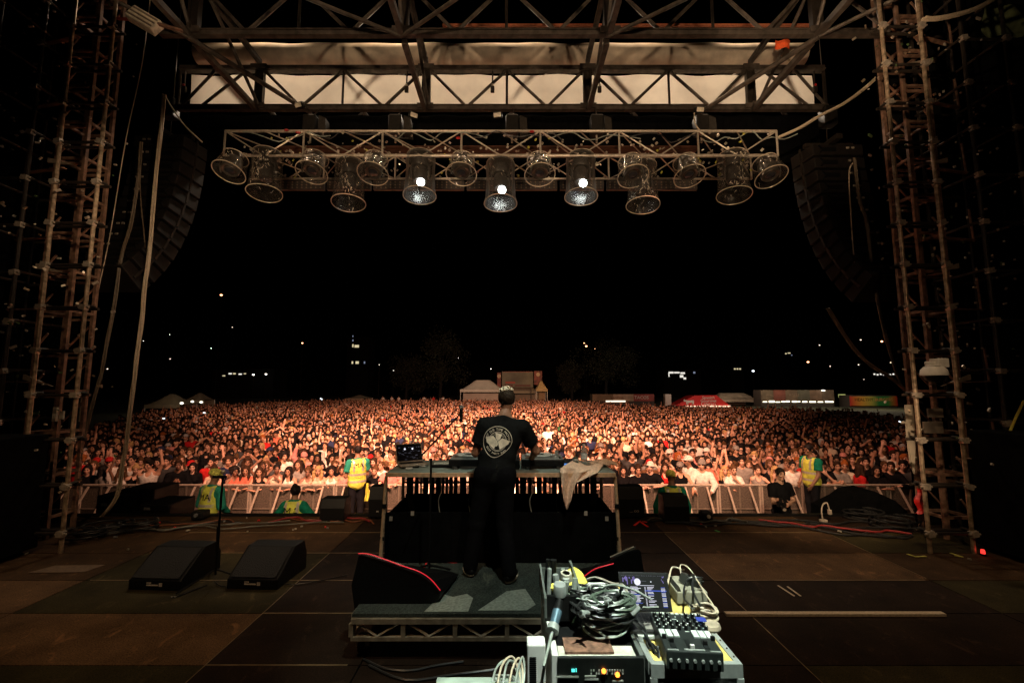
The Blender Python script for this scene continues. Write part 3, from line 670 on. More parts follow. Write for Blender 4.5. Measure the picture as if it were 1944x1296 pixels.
tag(mb.build('orange_rag', ORANGE, smooth=True), 'orange rag hanging from the top truss at right', 'rag')

# ================================================================== lighting truss
XL, XR, YF, YB, ZB, ZU = -5.55, 5.12, 8.2, 9.15, 6.62, 7.12
t = thing('lighting_truss', 'long silver box truss carrying the row of clear-hooded stage lamps', 'truss', (0, YF, ZB))
for y in (YF, YB):
    for z in (ZB, ZU):
        MB().tube((XL, y, z), (XR, y, z), .026, 8).build('chord', ALU, t)
nb = 14; dx = (XR - XL) / nb
for i in range(nb + 1):
    x = XL + i * dx
    if i % 2 == 0:
        MB().tube((x, YF, ZB), (x, YF, ZU), .02, 6).build('upright', ALU, t); MB().tube((x, YB, ZB), (x, YB, ZU), .02, 6).build('upright', ALU, t)
    if i < nb:
        a, b = (ZB, ZU) if i % 2 else (ZU, ZB)
        MB().tube((x, YF, a), (x + dx, YF, b), .014, 6).tube((x, YB, a), (x + dx, YB, b), .014, 6).tube((x, YF if i % 2 else YB, ZB), (x + dx, YB if i % 2 else YF, ZB), .013, 6).tube((x, YF, ZU), (x + dx, YB, ZU), .013, 6).build('diagonal', ALU, t)
MB().tube((XL, (YF + YB) / 2, (ZB + ZU) / 2 + .03), (XR, (YF + YB) / 2, (ZB + ZU) / 2 + .03), .016, 6).build('chord', ALU, t)
# brown plank on top and perforated light strip below the rear chord
mb = MB(); mb.bb((-4.9, YB - .25, ZU + .03), (3.9, YB + .05, ZU + .10)); tag(mb.build('brown_plank', mat('brown_plank', (.11, .04, .02), .7, 0, .4, 5)), 'long brown plank resting on top of the lighting truss', 'plank')
for i in range(9):
    x = -4.5 + i * 1.0
    t2 = thing('light_panel', 'dim perforated light panel slung under the truss, %s from the left' % ['first', 'second', 'third', 'fourth', 'fifth', 'sixth', 'seventh', 'eighth', 'ninth'][i], 'light panel', (x, YB + .1, 6.4), group='perforated panels under the lighting truss')
    MB().bb((x - .47, YB + .04, 6.40), (x + .47, YB + .12, 6.60)).build('housing', mat('panel_housing', (.05, .04, .035), .5, .3), t2)
    mb = MB()
    for a in range(9):
        for b in range(3): mb.tube((x - .40 + a * .1, YB + .0385, 6.44 + b * .06), (x - .40 + a * .1, YB + .030, 6.44 + b * .06), .017, 6)
    mb.build('lens_grid', mat('lens_glint', (.5, .38, .28), .15, .6), t2)
# small cables, clips and plugs on the truss
rr = random.Random(8)
for k in range(7):
    x = XL + .3 + k * 1.5; pts = [(x + i * .22, YF + rr.uniform(-.05, .15), ZU - .02 + rr.uniform(-.14, .02)) for i in range(9)]
    tag(MB().path(pts, .011, 5, 3).build('truss_cable', CABLEB if k % 2 else CABLEG), 'thin cable looped along the lighting truss, %s stretch from the left' % ['first', 'second', 'third', 'fourth', 'fifth', 'sixth', 'seventh'][k], 'cable', 'cables along the lighting truss')
GL = [emat('glint_white', (1, .95, .85), 1.6), emat('glint_yellow', (.9, 1, .3), 1.0), emat('glint_red', (1, .12, .1), 1.5), ALU]
mb = MB()
for i in range(330):
    x = rr.uniform(XL + .1, XR - .1); mb.mi(rr.choice([3] * 8 + [1])); y = rr.uniform(YF, YB)
    mb.box((x, y, rr.choice([ZB + .02, ZU - .02, 6.85, rr.uniform(ZB, ZU)])), (rr.uniform(.015, .05), .03, rr.uniform(.02, .06)), Euler((rr.random(), rr.random(), rr.random())))
tag(mb.build('truss_clamps', [ALU, mat('yellow_tag', (.7, .65, .1), .5), RED, ALU]), 'scatter of small clamps, plugs and tags along the lighting truss', 'clamps', kind='stuff')
mb = MB(); 
for (u, v) in ((544, 247), (566, 252), (870, 262), (1010, 250)):
    mb.ico(P(u, v, 8.15), .035, 1, (1.5, 1, .7))
tag(mb.build('red_tape_knots', RED), 'red tape wraps on the lighting truss', 'tape', kind='stuff')

# chain hoists holding the lighting truss
for k, u in enumerate((591, 752, 972, 1132, 1330)):
    q = P(u, 228, 8.65); x = q.x
    h = thing('chain_hoist', 'black chain hoist between roof truss and lighting truss, %s from the left' % ['first', 'second', 'third', 'fourth', 'fifth'][k], 'hoist', (x, 8.65, 7.2), group='chain hoists above the lighting truss')
    MB().box((x, 8.65, 7.50), (.26, .24, .40)).build('motor', mat('hoist_black', (.018, .015, .012), .45, .2, .4, 15), h, bevel=.03)
    MB().tube((x + .02, 8.65, 7.7), (x + .04, 8.95, 8.08), .014, 6).build('chain', STEEL, h)
    MB().tube((x, 8.65, 7.14), (x, 8.65, 7.30), .02, 6).build('hook', ALU, h)
    mb = MB(); mb.prism([(x + .16, 8.62, 7.32), (x + .32, 8.62, 7.30), (x + .30, 8.62, 7.66), (x + .16, 8.62, 7.72)], (0, .2, 0)); mb.build('chain_bag', mat('chain_bag', (.03, .024, .018), .9), h)
# hooks and worn lifting points on the front truss
for k, u in enumerate((350, 772, 935, 1138, 1547)):
    a = P(u, 165, 8.85); hk = thing('lifting_hook', 'hanging steel hook in front of the canvas, %s from the left' % ['first', 'second', 'third', 'fourth', 'fifth'][k], 'hook', a, group='lifting hooks')
    MB().tube(a + Vector((0, 0, .35)), a, .016, 6).build('cable', STEELD, hk); MB().box(a + Vector((0, 0, -.06)), (.08, .06, .13)).build('block', STEELD, hk, bevel=.01)
    MB().ico(a + Vector((0, -.02, .03)), .03, 1).build('shackle', RED if k in (0, 4) else ALU, hk)
# small work lamps clamped on the roof truss
for k, (u, v) in enumerate(((570, 200), (784, 219), (945, 219), (1327, 209))):
    a = P(u, v, 8.6); w = thing('work_lamp', 'small pale work lamp clamped under the roof truss, %s from the left' % ['first', 'second', 'third', 'fourth'][k], 'lamp', a, group='work lamps')
    rot = Euler((R(25), 0, R((-20, 35, -10, 5)[k])))
    MB().box(a, (.19, .10, .12), rot).build('housing', BLACK, w, bevel=.025); MB().box(a + rot.to_matrix() @ Vector((0, -.06, 0)), (.15, .02, .085), rot).build('lens', mat('lamp_lens', (.8, .7, .55), .3), w, bevel=.02)
    MB().tube(a + Vector((0, 0, .05)), a + Vector((0, .3, .12)), .012, 5).build('bracket', STEELD, w)

# ------------------------------------------------------------------ clear rain hoods with their lamps
def clear_mat():
    m, nt, b = nmat('clear_plastic'); L = nt.links
    nt.nodes.remove(b); out = nt.nodes['Material Output']
    tr = nt.nodes.new('ShaderNodeBsdfTransparent'); gl = nt.nodes.new('ShaderNodeBsdfGlossy'); di = nt.nodes.new('ShaderNodeBsdfDiffuse')
    gl.inputs['Roughness'].default_value = .16; di.inputs['Color'].default_value = (.55, .46, .36, 1)
    tc = nt.nodes.new('ShaderNodeTexCoord'); nz = nt.nodes.new('ShaderNodeTexNoise'); nz.inputs['Scale'].default_value = 7; nz.inputs['Detail'].default_value = 3; nz.inputs['Distortion'].default_value = 1.5
    L.new(tc.outputs['Object'], nz.inputs[0]); bp = nt.nodes.new('ShaderNodeBump'); bp.inputs['Strength'].default_value = .6; bp.inputs['Distance'].default_value = .05
    L.new(nz.outputs[0], bp.inputs['Height']); L.new(bp.outputs[0], gl.inputs['Normal'])
    lw = nt.nodes.new('ShaderNodeLayerWeight'); lw.inputs[0].default_value = .35
    mr = nt.nodes.new('ShaderNodeMapRange'); mr.inputs[3].default_value = .10; mr.inputs[4].default_value = .55; L.new(lw.outputs['Facing'], mr.inputs[0])
    m1 = nt.nodes.new('ShaderNodeMixShader'); L.new(mr.outputs[0], m1.inputs[0]); L.new(tr.outputs[0], m1.inputs[1]); L.new(gl.outputs[0], m1.inputs[2])
    m2 = nt.nodes.new('ShaderNodeMixShader'); m2.inputs[0].default_value = .025; L.new(m1.outputs[0], m2.inputs[1]); L.new(di.outputs[0], m2.inputs[2])
    L.new(m2.outputs[0], out.inputs[0]); return m
CLEAR = clear_mat()
CLEARLIT = CLEAR.copy(); CLEARLIT.name = 'clear_plastic_lit'
for n_ in CLEARLIT.node_tree.nodes:
    if n_.type == 'BSDF_GLOSSY': n_.inputs['Roughness'].default_value = .32
    if n_.type == 'BUMP': n_.inputs['Strength'].default_value = .15
RIM = mat('plastic_rim', (.62, .50, .38), .3, .1, .2, 20)
HEADM = mat('lamp_body', (.045, .038, .033), .4, .2, .4, 20)
BULB = emat('lit_lamp', (.92, 1, .96), 16)
ordn = ['first', 'second', 'third', 'fourth', 'fifth', 'sixth', 'seventh', 'eighth']
def glint_slivers(parent, top, ax, prof, n, seed, ang0=-1.57, spread=.8):
    """glints put into pale colour: short slivers where crumpled film would catch light"""
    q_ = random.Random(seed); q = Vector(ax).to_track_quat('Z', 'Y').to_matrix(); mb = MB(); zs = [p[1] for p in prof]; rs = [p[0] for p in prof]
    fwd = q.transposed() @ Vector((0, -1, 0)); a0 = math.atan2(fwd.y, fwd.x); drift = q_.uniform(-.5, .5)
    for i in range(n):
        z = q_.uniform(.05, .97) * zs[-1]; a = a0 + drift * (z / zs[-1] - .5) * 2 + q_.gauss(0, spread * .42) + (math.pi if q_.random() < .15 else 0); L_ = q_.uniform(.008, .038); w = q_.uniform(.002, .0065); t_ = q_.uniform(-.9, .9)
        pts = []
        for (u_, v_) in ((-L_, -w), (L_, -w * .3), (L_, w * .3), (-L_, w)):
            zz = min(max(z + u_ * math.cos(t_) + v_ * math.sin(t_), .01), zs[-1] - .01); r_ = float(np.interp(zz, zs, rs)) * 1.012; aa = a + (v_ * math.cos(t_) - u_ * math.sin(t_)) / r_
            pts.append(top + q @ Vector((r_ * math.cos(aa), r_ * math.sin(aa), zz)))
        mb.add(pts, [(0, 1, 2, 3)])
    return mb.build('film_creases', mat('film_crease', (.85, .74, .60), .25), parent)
bigs = [(509, 339, 0, 6), (665, 357, 0, 5), (799, 343, 1, 2), (950, 357, 1, 1), (1102, 345, 1, -2), (1219, 361, 0, -5), (1390, 343, 0, -8)]
for k, (u, v, lit, tl) in enumerate(bigs):
    Y = 8.35; c = P(u, v, Y); top = P(u, v - 45, Y); H = .86; rad = .295
    ax = Vector((math.sin(R(tl)) * .6, -.16, -1)).normalized()
    h = thing('moving_lamp', 'large %s lamp in a clear bucket-shaped rain hood, %s big one from the left' % ('lit' if lit else 'unlit', ordn[k]), 'stage lamp', top, rz=0, group='big hooded lamps under the lighting truss')
    prof = [(rad * .92, .0), (rad * .97, .06), (rad * .93, .25), (rad * .95, .5), (rad * .98, .72), (rad * 1.06, H)]
    o = MB().lathe(prof, top, ax, 40, jit=lambda a, z: .018 * math.sin(3 * a + k) * (z > .1)).build('rain_hood', CLEARLIT if lit else CLEAR, h, smooth=True)
    glint_slivers(o, top, ax, prof, 6 if lit else 75, k)
    q = Vector(ax).to_track_quat('Z', 'Y').to_matrix()
    for r_, z_, w in ((prof[-1][0], H, .012), (prof[0][0], 0, .010)):
        ring = [top + q @ Vector((r_ * math.cos(a) * (1 + .018 * math.sin(3 * a + k) * (z_ > .1)), r_ * math.sin(a) * (1 + .018 * math.sin(3 * a + k) * (z_ > .1)), z_)) for a in np.linspace(0, 2 * math.pi, 41)]
        MB().path(ring, w * .7, 5, 1).build('hood_rim', RIM, o)
    MB().lathe([(.0, .0), (rad * .86, .0), (rad * .9, .03), (rad * .9, .05)], top, ax, 24).build('lid', mat('hood_lid', (.06, .05, .04), .5), h)
    bd = MB(); bd.lathe([(0, .05), (.15, .06), (.17, .16), (.14, .24)], top, ax, 18); bd.build('lamp_base', HEADM, h, smooth=True)
    for sx in (-1, 1): MB().box(top + ax * .34 + Vector((sx * .17, 0, 0)), (.035, .09, .26)).build('yoke_arm', HEADM, h, bevel=.01)
    hd = MB().lathe([(0, .24), (.10, .25), (.135, .33), (.135, .50), (.12, .55), (.0, .555)], top, ax, 20).build('lamp_head', HEADM, h, smooth=True)
    if lit: MB().ico(top + ax * .60 + Vector((.03, -.06, .0)), .075, 3).build('lit_lens', BULB, hd)
    else: MB().lathe([(.0, .562), (.10, .56)], top, ax, 18).build('lens', mat('dark_lens', (.03, .03, .035), .08), hd)
smalls = [(441, 314, 10), (596, 315, 6), (711, 317, 4), (877, 318, 2), (1024, 319, -3), (1199, 322, -5), (1305, 322, -7), (1458, 323, -10)]
for k, (u, v, tl) in enumerate(smalls):
    Y = 8.05; c = P(u, v, Y); ax = Vector((math.sin(R(-tl)) * .5, -.38, -1)).normalized(); top = c - ax * .2
    h = thing('par_lamp', 'short round lamp in a flared clear hood, %s small one from the left' % ordn[k], 'stage lamp', top, group='small hooded lamps under the lighting truss')
    o = MB().lathe([(.22, 0), (.23, .05), (.25, .2), (.285, .38)], top, ax, 32).build('rain_hood', CLEAR, h, smooth=True)
    glint_slivers(o, top, ax, [(.22, 0), (.23, .05), (.25, .2), (.285, .38)], 26, 50 + k)
    q = Vector(ax).to_track_quat('Z', 'Y').to_matrix()
    for r_, z_ in ((.285, .38), (.22, 0)):
        MB().path([top + q @ Vector((r_ * math.cos(a), r_ * math.sin(a), z_)) for a in np.linspace(0, 2 * math.pi, 33)], .009, 5, 1).build('hood_rim', RIM, o)
    hd = MB().lathe([(0, .02), (.13, .03), (.16, .12), (.16, .33), (.15, .35), (.13, .345), (.10, .31), (.06, .335), (0, .34)], top, ax, 24).build('lamp_head', mat('par_body', (.10, .085, .07), .35, .5, .3, 20), h, smooth=True)
    MB().lathe([(.0, .362), (.05, .36), (.085, .348)], top, ax, 20).build('lens', mat('dark_lens', (.03, .03, .035), .08), hd, smooth=True)
    mb = MB(); mb.path([top + q @ Vector((.19 * math.cos(a), .19 * math.sin(a), .36 - .16 * abs(math.sin(a)))) for a in np.linspace(0, math.pi, 13)], .014, 5, 1); mb.build('yoke', mat('par_body', 0), h)
    MB().box(top + Vector((0, .05, .08)), (.16, .14, .10)).build('clamp', STEELD, h, bevel=.01)

# ================================================================== towers at both sides
def scaffold(x0, x1, y0, y1, ztop, bay, label, mast=True, side=1, grp='scaffold towers', z0=0, pm=None):
    t = thing('scaffold_tower', label, 'tower', ((x0 + x1) / 2, (y0 + y1) / 2, 0), group=grp)
    pm = pm or SCAF; rr = random.Random(int(abs(x0) * 100))
    for x in (x0, x1):
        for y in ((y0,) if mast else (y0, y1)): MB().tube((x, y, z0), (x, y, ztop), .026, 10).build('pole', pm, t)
    z = z0 + .25; k = 0
    while z < ztop - .1:
        mb = MB()
        for y in (y0, y1): mb.tube((x0 - .06, y, z), (x1 + .06, y, z), .022, 6)
        for x in (x0, x1): mb.tube((x, y0, z + .03), (x, y1, z + .03), .020, 6)
        mb.build('ledger', STEELD, t)
        mb = MB()
        for x in (x0, x1):
            mb.box((x, y0 - .02, z), (.085, .07, .075), Euler((0, rr.uniform(-.3, .3), 0))); mb.tube((x - .07, y0 - .03, z), (x + .08, y0 - .03, z), .014, 5)
        mb.build('clamp', ALU, t)
        z += bay; k += 1
    if mast:  # brown box mast standing inside the scaffold
        mx0, mx1, my0, my1 = (-7.20, -6.76, 6.75, 7.15) if side < 0 else (6.30, 6.70, 6.75, 7.15)
        m = thing('roof_mast', 'rusty brown lattice mast inside the %s scaffold tower' % ('left' if side < 0 else 'right'), 'mast', ((mx0 + mx1) / 2, (my0 + my1) / 2, 0), group='roof masts')
        for x in (mx0, mx1):
            for y in (my0, my1): MB().bb((x - .025, y - .025, 0), (x + .025, y + .025, ztop + 1)).build('corner_post', RUST, m)
        z = .3; k = 0
        while z < ztop + .6:
            mb = MB(); e = .019
            for y in (my0, my1): mb.bar((mx0, y, z), (mx1, y, z), .04); mb.bar((mx0, y, z + bay * .86), (mx1, y, z + bay * .86), .035)
            for x in (mx0, mx1): mb.bar((x, my0, z), (x, my1, z), .04)
            a, b = (mx0, mx1) if side < 0 else (mx1, mx0)
            mb.bar((a, my1 + .03, z + .04), (b, my1 + .03, z + bay * .82), .022); mb.bar((a, my0, z + .05), (a + (b - a) * .35, my0, z + .26), .022)
            mb.build('brace_frame', RUST, m); z += bay; k += 1
    return t
scaffold(-6.60, -5.99, 6.20, 6.34, 9.2, .61, 'left scaffold tower of pale poles and clamps beside the stage', True, -1)
scaffold(5.55, 6.13, 6.20, 6.34, 9.4, .61, 'right scaffold tower of pale poles and clamps beside the stage', True, 1)
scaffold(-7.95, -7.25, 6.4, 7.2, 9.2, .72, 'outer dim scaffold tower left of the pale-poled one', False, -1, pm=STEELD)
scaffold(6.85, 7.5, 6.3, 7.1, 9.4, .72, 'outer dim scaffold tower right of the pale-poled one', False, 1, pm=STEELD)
# ledgers with slanting planks between the towers
rr = random.Random(4)
for side in (-1, 1):
    for k in range(7):
        z = 1.2 + k * 1.05; xa = 6.15 if side > 0 else -6.6; xb = 6.9 if side > 0 else -7.4; s = 'right' if side > 0 else 'left'
        mb = MB(); mb.bar((xa, 6.3, z), (xb, 6.5, z + .02), .07, .012); mb.bar((xb, 6.5, z), (xb - side * .02, 6.5, z + .5), .02)
        tag(mb.build('scaffold_bracket', RUST), 'brown bracket between the %s towers, %s from the floor' % (s, ordn[k]), 'bracket', 'brackets between the towers')
    for k in range(4):
        z = 2.2 + k * 1.7; xa = 6.3 if side > 0 else -6.75; s = 'right' if side > 0 else 'left'
        mb = MB(); mb.prism([(xa, 6.6, z), (xa + side * .55, 6.7, z + .1), (xa + side * .55, 6.7, z + .18)], (0, .03, 0))
        tag(mb.build('cloth_pennant', mat('pale_rag', (.42, .34, .25), .8)), 'pale pointed scrap of cloth on the %s scaffold, %s from below' % (s, ordn[k]), 'cloth', 'pale cloth scraps on the scaffold')
# small hardware glints on the side structures
mb = MB(); 
for i in range(420):
    s = rr.choice((-1, 1)); x = s * rr.choice([rr.uniform(5.56, 6.1), rr.uniform(6.3, 6.7), rr.uniform(6.85, 7.5)]) - (.42 if s < 0 else 0); mb.mi(rr.choice([0, 0, 0, 1, 2, 2]))
    q = rr.uniform(.012, .035)
    mb.box((x, rr.uniform(6.0, 6.9), rr.uniform(.6, 8.6)), (q * rr.uniform(.8, 2.4), .02, q), Euler((0, rr.uniform(-.8, .8), rr.random())))
tag(mb.build('scaffold_fittings', [ALU, mat('green_net', (.07, .12, .04), .8), SCAF]), 'scatter of couplers, bolts and tags on the side scaffolds', 'fittings', kind='stuff')
# green scrim corners at the top edges
for k, (u, v) in enumerate(((1905, 40), (8, 18))):
    c = P(u, v, 7.3); mb = MB(); mb.grid(lambda a, b: c + Vector(((a - .5) * .7, .05 * math.sin(a * 9 + b * 5), (b - .5) * .55)), 10, 8); mb.grid(lambda a, b: c + Vector(((a - .5) * .7, .05 * math.sin(a * 9 + b * 5) + .01, (b - .5) * .55)), 10, 8)
    tag(mb.build('green_scrim', mat('green_scrim', (.10, .12, .05), .9, 0, .6, 6), smooth=True), 'greenish scrim cloth high in the top %s corner' % ('right', 'left')[k], 'cloth')

# ------------------------------------------------------------------ line arrays
CABM = mat('speaker_brown', (.010, .007, .005), .6, 0, .4, 12, .1)
def array(side, u_top, v_top, u_bot, v_bot, Ytop):
    s = 'left' if side < 0 else 'right'
    n = 12; zt = P(u_top, v_top, Ytop).z; xt = P(u_top, v_top, Ytop).x; yy = Ytop; z = zt; ang = R(2)
    H = .285; x = xt
    fr = thing('array_frame', 'steel hanging frame above the %s speaker array' % s, 'frame', (x, yy, z + .2))
    MB().bb((x - .5, yy - .05, z + .06), (x + .5, yy + .05, z + .14)).bb((x - .06, yy - .35, z + .08), (x + .06, yy + .35, z + .18)).build('beam', STEELD, fr)
    MB().box((x + side * .05, yy, z + .75), (.28, .24, .42)).build('motor', mat('hoist_black', 0), fr, bevel=.03)
    MB().tube((x, yy, z + .2), (x, yy, z + 3.5), .012, 5).build('chain', STEELD, fr)
    for k in range(n):
        c = Vector((x, yy, z - H / 2)); t = thing('speaker_cabinet', '%s speaker cabinet from the top of the %s hanging array' % (['first', 'second', 'third', 'fourth', 'fifth', 'sixth', 'seventh', 'eighth', 'ninth', 'tenth', 'eleventh', 'twelfth'][k], s), 'speaker', c, group='cabinets of the %s line array' % s)
        t.rotation_euler = (-ang, 0, 0) 
        # local frame: rear faces -y
        W = .62; mb = MB()
        mb.prism([(-W, .28, -H / 2 + .008), (-W, .28, H / 2 - .008), (W, .28, H / 2 - .008), (W, .28, -H / 2 + .008)], (0, 0, 0)) if False else None
        mb.add([(-W, .28, -H / 2 + .006), (W, .28, -H / 2 + .006), (W, .28, H / 2 - .006), (-W, .28, H / 2 - .006), (-W * .82, -.28, -H / 2 + .03), (W * .82, -.28, -H / 2 + .03), (W * .82, -.28, H / 2 - .03), (-W * .82, -.28, H / 2 - .03)],
               [(0, 1, 2, 3), (4, 7, 6, 5), (0, 4, 5, 1), (1, 5, 6, 2), (2, 6, 7, 3), (3, 7, 4, 0)])
        mb.build('body', CABM, t, local=True, bevel=.01)
        mb = MB(); inn = -side
        mb.box((inn * .20, -.288, .0), (.30, .02, .085)); mb.bar((inn * .33, -.29, .0), (inn * .40, -.29, .09), .03, .02); mb.bar((inn * .33, -.29, .0), (inn * .40, -.29, -.09), .03, .02)
        mb.build('handle_recess', BLACK, t, local=True)
        mb = MB()
        for q in (-.28, -.18): mb.box((side * -q * -1 if False else -inn * abs(q) * 1.05, -.293, .03), (.05, .02, .035))
        mb.build('connector_plate', ALU, t, local=True)
        mb = MB(); mb.box((W + .012, -.05, 0), (.022, .05, H - .02)); mb.box((-W - .012, -.05, 0), (.022, .05, H - .02)); mb.build('rigging_arm', STEELD, t, local=True)
        z -= H * math.cos(ang); yy -= H * math.sin(ang) * .9; ang += R(1.2 + k * .55); x += side * (.010 + .0045 * k)
    return
array(-1, 322, 270, 0, 0, 9.0)
array(1, 1572, 286, 0, 0, 9.0)

# ------------------------------------------------------------------ hanging cables
def cable(name, pts, r, m, label, n=6, cat='cable', grp=None, twist=1, jit=0):
    mb = MB(); rr = random.Random(len(label))
    for k in range(twist):
        ph = k * 2 * math.pi / max(twist, 1); q = []
        for i, p in enumerate(pts):
            p = Vector(p); o = 0 if twist == 1 else r * 1.3
            q.append(p + Vector((o * math.cos(ph + i * 1.1) + rr.uniform(-jit, jit), o * math.sin(ph + i * 1.1), rr.uniform(-jit, jit))))
        mb.path(q, r, n, 4)
    return tag(mb.build(name, m, smooth=True), label, cat, grp)
pp = lambda L, Y: [P(u, v, Y) for u, v in L]
cable('pale_cable', pp([(312, 180), (304, 260), (292, 380), (281, 500), (273, 560), (268, 620), (258, 690), (250, 760), (241, 830), (235, 870), (222, 940), (190, 985)], 7.9), .016, CABLEW, 'long pale cable bundle hanging down the left side from roof to stage', twist=3)
cable('pale_cable', pp([(312, 180), (330, 210), (352, 240), (384, 270)], 7.9), .014, CABLEW, 'short pale cable from the roof to the left speaker array', twist=1)
cable('thin_rope', pp([(285, 0), (270, 120), (240, 260), (210, 440), (185, 560), (165, 680), (160, 760)], 7.4), .007, CABLEW, 'thin pale line slanting down beside the left scaffold tower')
cable('dark_cable', pp([(268, 270), (262, 340), (250, 420), (232, 480), (220, 560), (205, 640), (196, 690), (188, 725), (172, 780), (160, 830)], 8.0), .014, mat('brown_cable', (.16, .12, .08), .5), 'brown cable pair hanging between the left array and the left tower', twist=3)
cable('dark_cable', pp([(268, 300), (266, 360), (272, 430), (276, 470)], 8.3), .011, mat('brown_cable', 0), 'looped brown cable behind the left speaker array', twist=1)
cable('pale_cable', pp([(1905, -12), (1850, 18), (1790, 34), (1755, 36)], 5.9), .020, CABLEW, 'thick pale cable bundle crossing the top right corner', twist=5)
cable('pale_cable', pp([(1738, 42), (1715, 78), (1680, 130), (1645, 165), (1600, 198), (1560, 218), (1520, 242), (1480, 260)], 8.0), .017, CABLEW, 'thick pale cable bundle sweeping from the right tower to the lighting truss', twist=5)
cable('dark_cable', pp([(1622, 300), (1632, 380), (1645, 420), (1655, 500), (1668, 580), (1682, 640), (1700, 700), (1712, 730)], 8.2), .013, mat('brown_cable', 0), 'brown cable bundle hanging behind the right speaker array', twist=4)
cable('pale_cable', pp([(1619, 310), (1612, 330), (1616, 420), (1622, 500)], 8.3), .011, CABLEW, 'thin pale cable hanging down inside the right speaker array')
cable('dark_cable', pp([(1572, 585), (1590, 615), (1620, 660), (1655, 695), (1690, 715), (1718, 740), (1752, 770)], 7.6), .016, mat('brown_cable', 0), 'brown cable bundle slanting from the right array down to the tower base', twist=4)
cable('dark_cable', pp([(1600, 630), (1640, 680), (1680, 710), (1715, 735), (1750, 765)], 7.4), .012, mat('brown_cable', 0), 'second brown cable following the bundle to the right tower base', twist=2)
cable('pale_cable', pp([(1318, 214), (1320, 236), (1338, 258)], 8.3), .012, CABLEW, 'short pale cable dropping from the right work lamp', jit=.01)
cable('thin_rope', pp([(1944, 760), (1925, 800), (1905, 850), (1885, 905)], 6.2), .016, YELLOWC, 'yellow-grey strap slanting across the right border')
# side flood lamp, domes and panels
c = P(275, 40, 6.2); f = thing('flood_lamp', 'white finned flood lamp facing up at the top left', 'lamp', c)
rot = Euler((R(-10), R(28), R(10)))
MB().box(c, (.42, .14, .22), rot).build('housing', mat('flood_white', (.75, .66, .52), .5), f, bevel=.015)
mb = MB(); M_ = rot.to_matrix()
for i in (-1, 0, 1): mb.box(c + M_ @ Vector((0, -.078, i * .065)), (.38, .02, .018), rot)
mb.build('fins', mat('flood_fin', (.22, .17, .12), .5), f)
MB().bar(c + Vector((.2, 0, -.05)), c + Vector((.5, .1, -.08)), .05, .03).build('bracket', RUST, f); MB().bar(c + Vector((-.2, 0, .02)), c + Vector((-.42, 0, .04)), .03).build('arm', mat('red_arm', (.35, .06, .03)), f)
c = P(1773, 706, 5.9); w = thing('dome_camera', 'white domed camera on a bracket on the right tower', 'camera', c)
MB().lathe([(.0, .075), (.10, .07), (.135, .03), (.145, -.03), (.14, -.045), (0, -.046)], c, (0, 0, 1), 28).build('dome_housing', WHITE, w, smooth=True)
MB().lathe([(0, .10), (.08, .10), (.085, .076), (0, .075)], c, (0, 0, 1), 24).build('cap', WHITE, w, smooth=True)
MB().box(c + Vector((.10, .02, .12)), (.14, .14, .12)).box(c + Vector((.0, .02, .12)), (.16, .05, .04)).build('bracket', WHITE, w, bevel=.01)
MB().lathe([(.12, -.047), (.10, -.10), (.05, -.135), (0, -.14)], c, (0, 0, 1), 20).build('lens_dome', BLACK, w, smooth=True)
pts = pp([(1720, 768), (1733, 768), (1736, 800), (1738, 850), (1737, 900), (1730, 880), (1723, 830)], 6.9)
tag(MB().prism(pts, (0, .03, 0)).build('feather_banner', mat('banner_cloth', (.50, .42, .32), .8, 0, .25, 5)), 'tall narrow pale cloth strip hanging at the right tower foot', 'banner')
for k, (u0, v0, u1, v1) in enumerate(((1764, 775, 1790, 792), (1756, 800, 1790, 822))):
    a = P(u0, v1, 6.6); b = P(u1, v0, 6.6); tag(MB().bb(a, (b.x, b.y + .03, b.z)).build('pale_board', mat('board_paint', (.20, .16, .12), .7, 0, .4, 4)), ('upper', 'lower')[k] + ' pale board fixed inside the right tower', 'board')
for k, (u0, v0, u1, v1) in enumerate(((98, 773, 108, 800), (112, 780, 120, 796))):
    a = P(u0, v1, 6.6); b = P(u1, v0, 6.6); tag(MB().bb(a, (b.x, b.y + .03, b.z)).build('pale_board', mat('board_pale', (.45, .40, .33), .7)), ('larger', 'smaller')[k] + ' pale board fixed low inside the left tower', 'board')
a = P(152, 748, 7.2); tag(MB().prism([P(154, 748, 7.2), P(162, 748, 7.2), P(152, 800, 7.2), P(149, 800, 7.2)], (0, .02, 0)).build('feather_banner', mat('banner_cloth', 0)), 'narrow pale strip beside the left tower foot', 'banner')
a = PZ(1745, 975, 0); b = tag(MB().grid(lambda p, q: P(1738 + 18 * p + 4 * math.sin(q * 9), 975 - 48 * q, 7.0) + Vector((0, .03 * math.sin(p * 9), 0)), 6, 10).build('red_cloth', RED, smooth=True), 'red cloth hanging at the foot of the right tower', 'cloth')
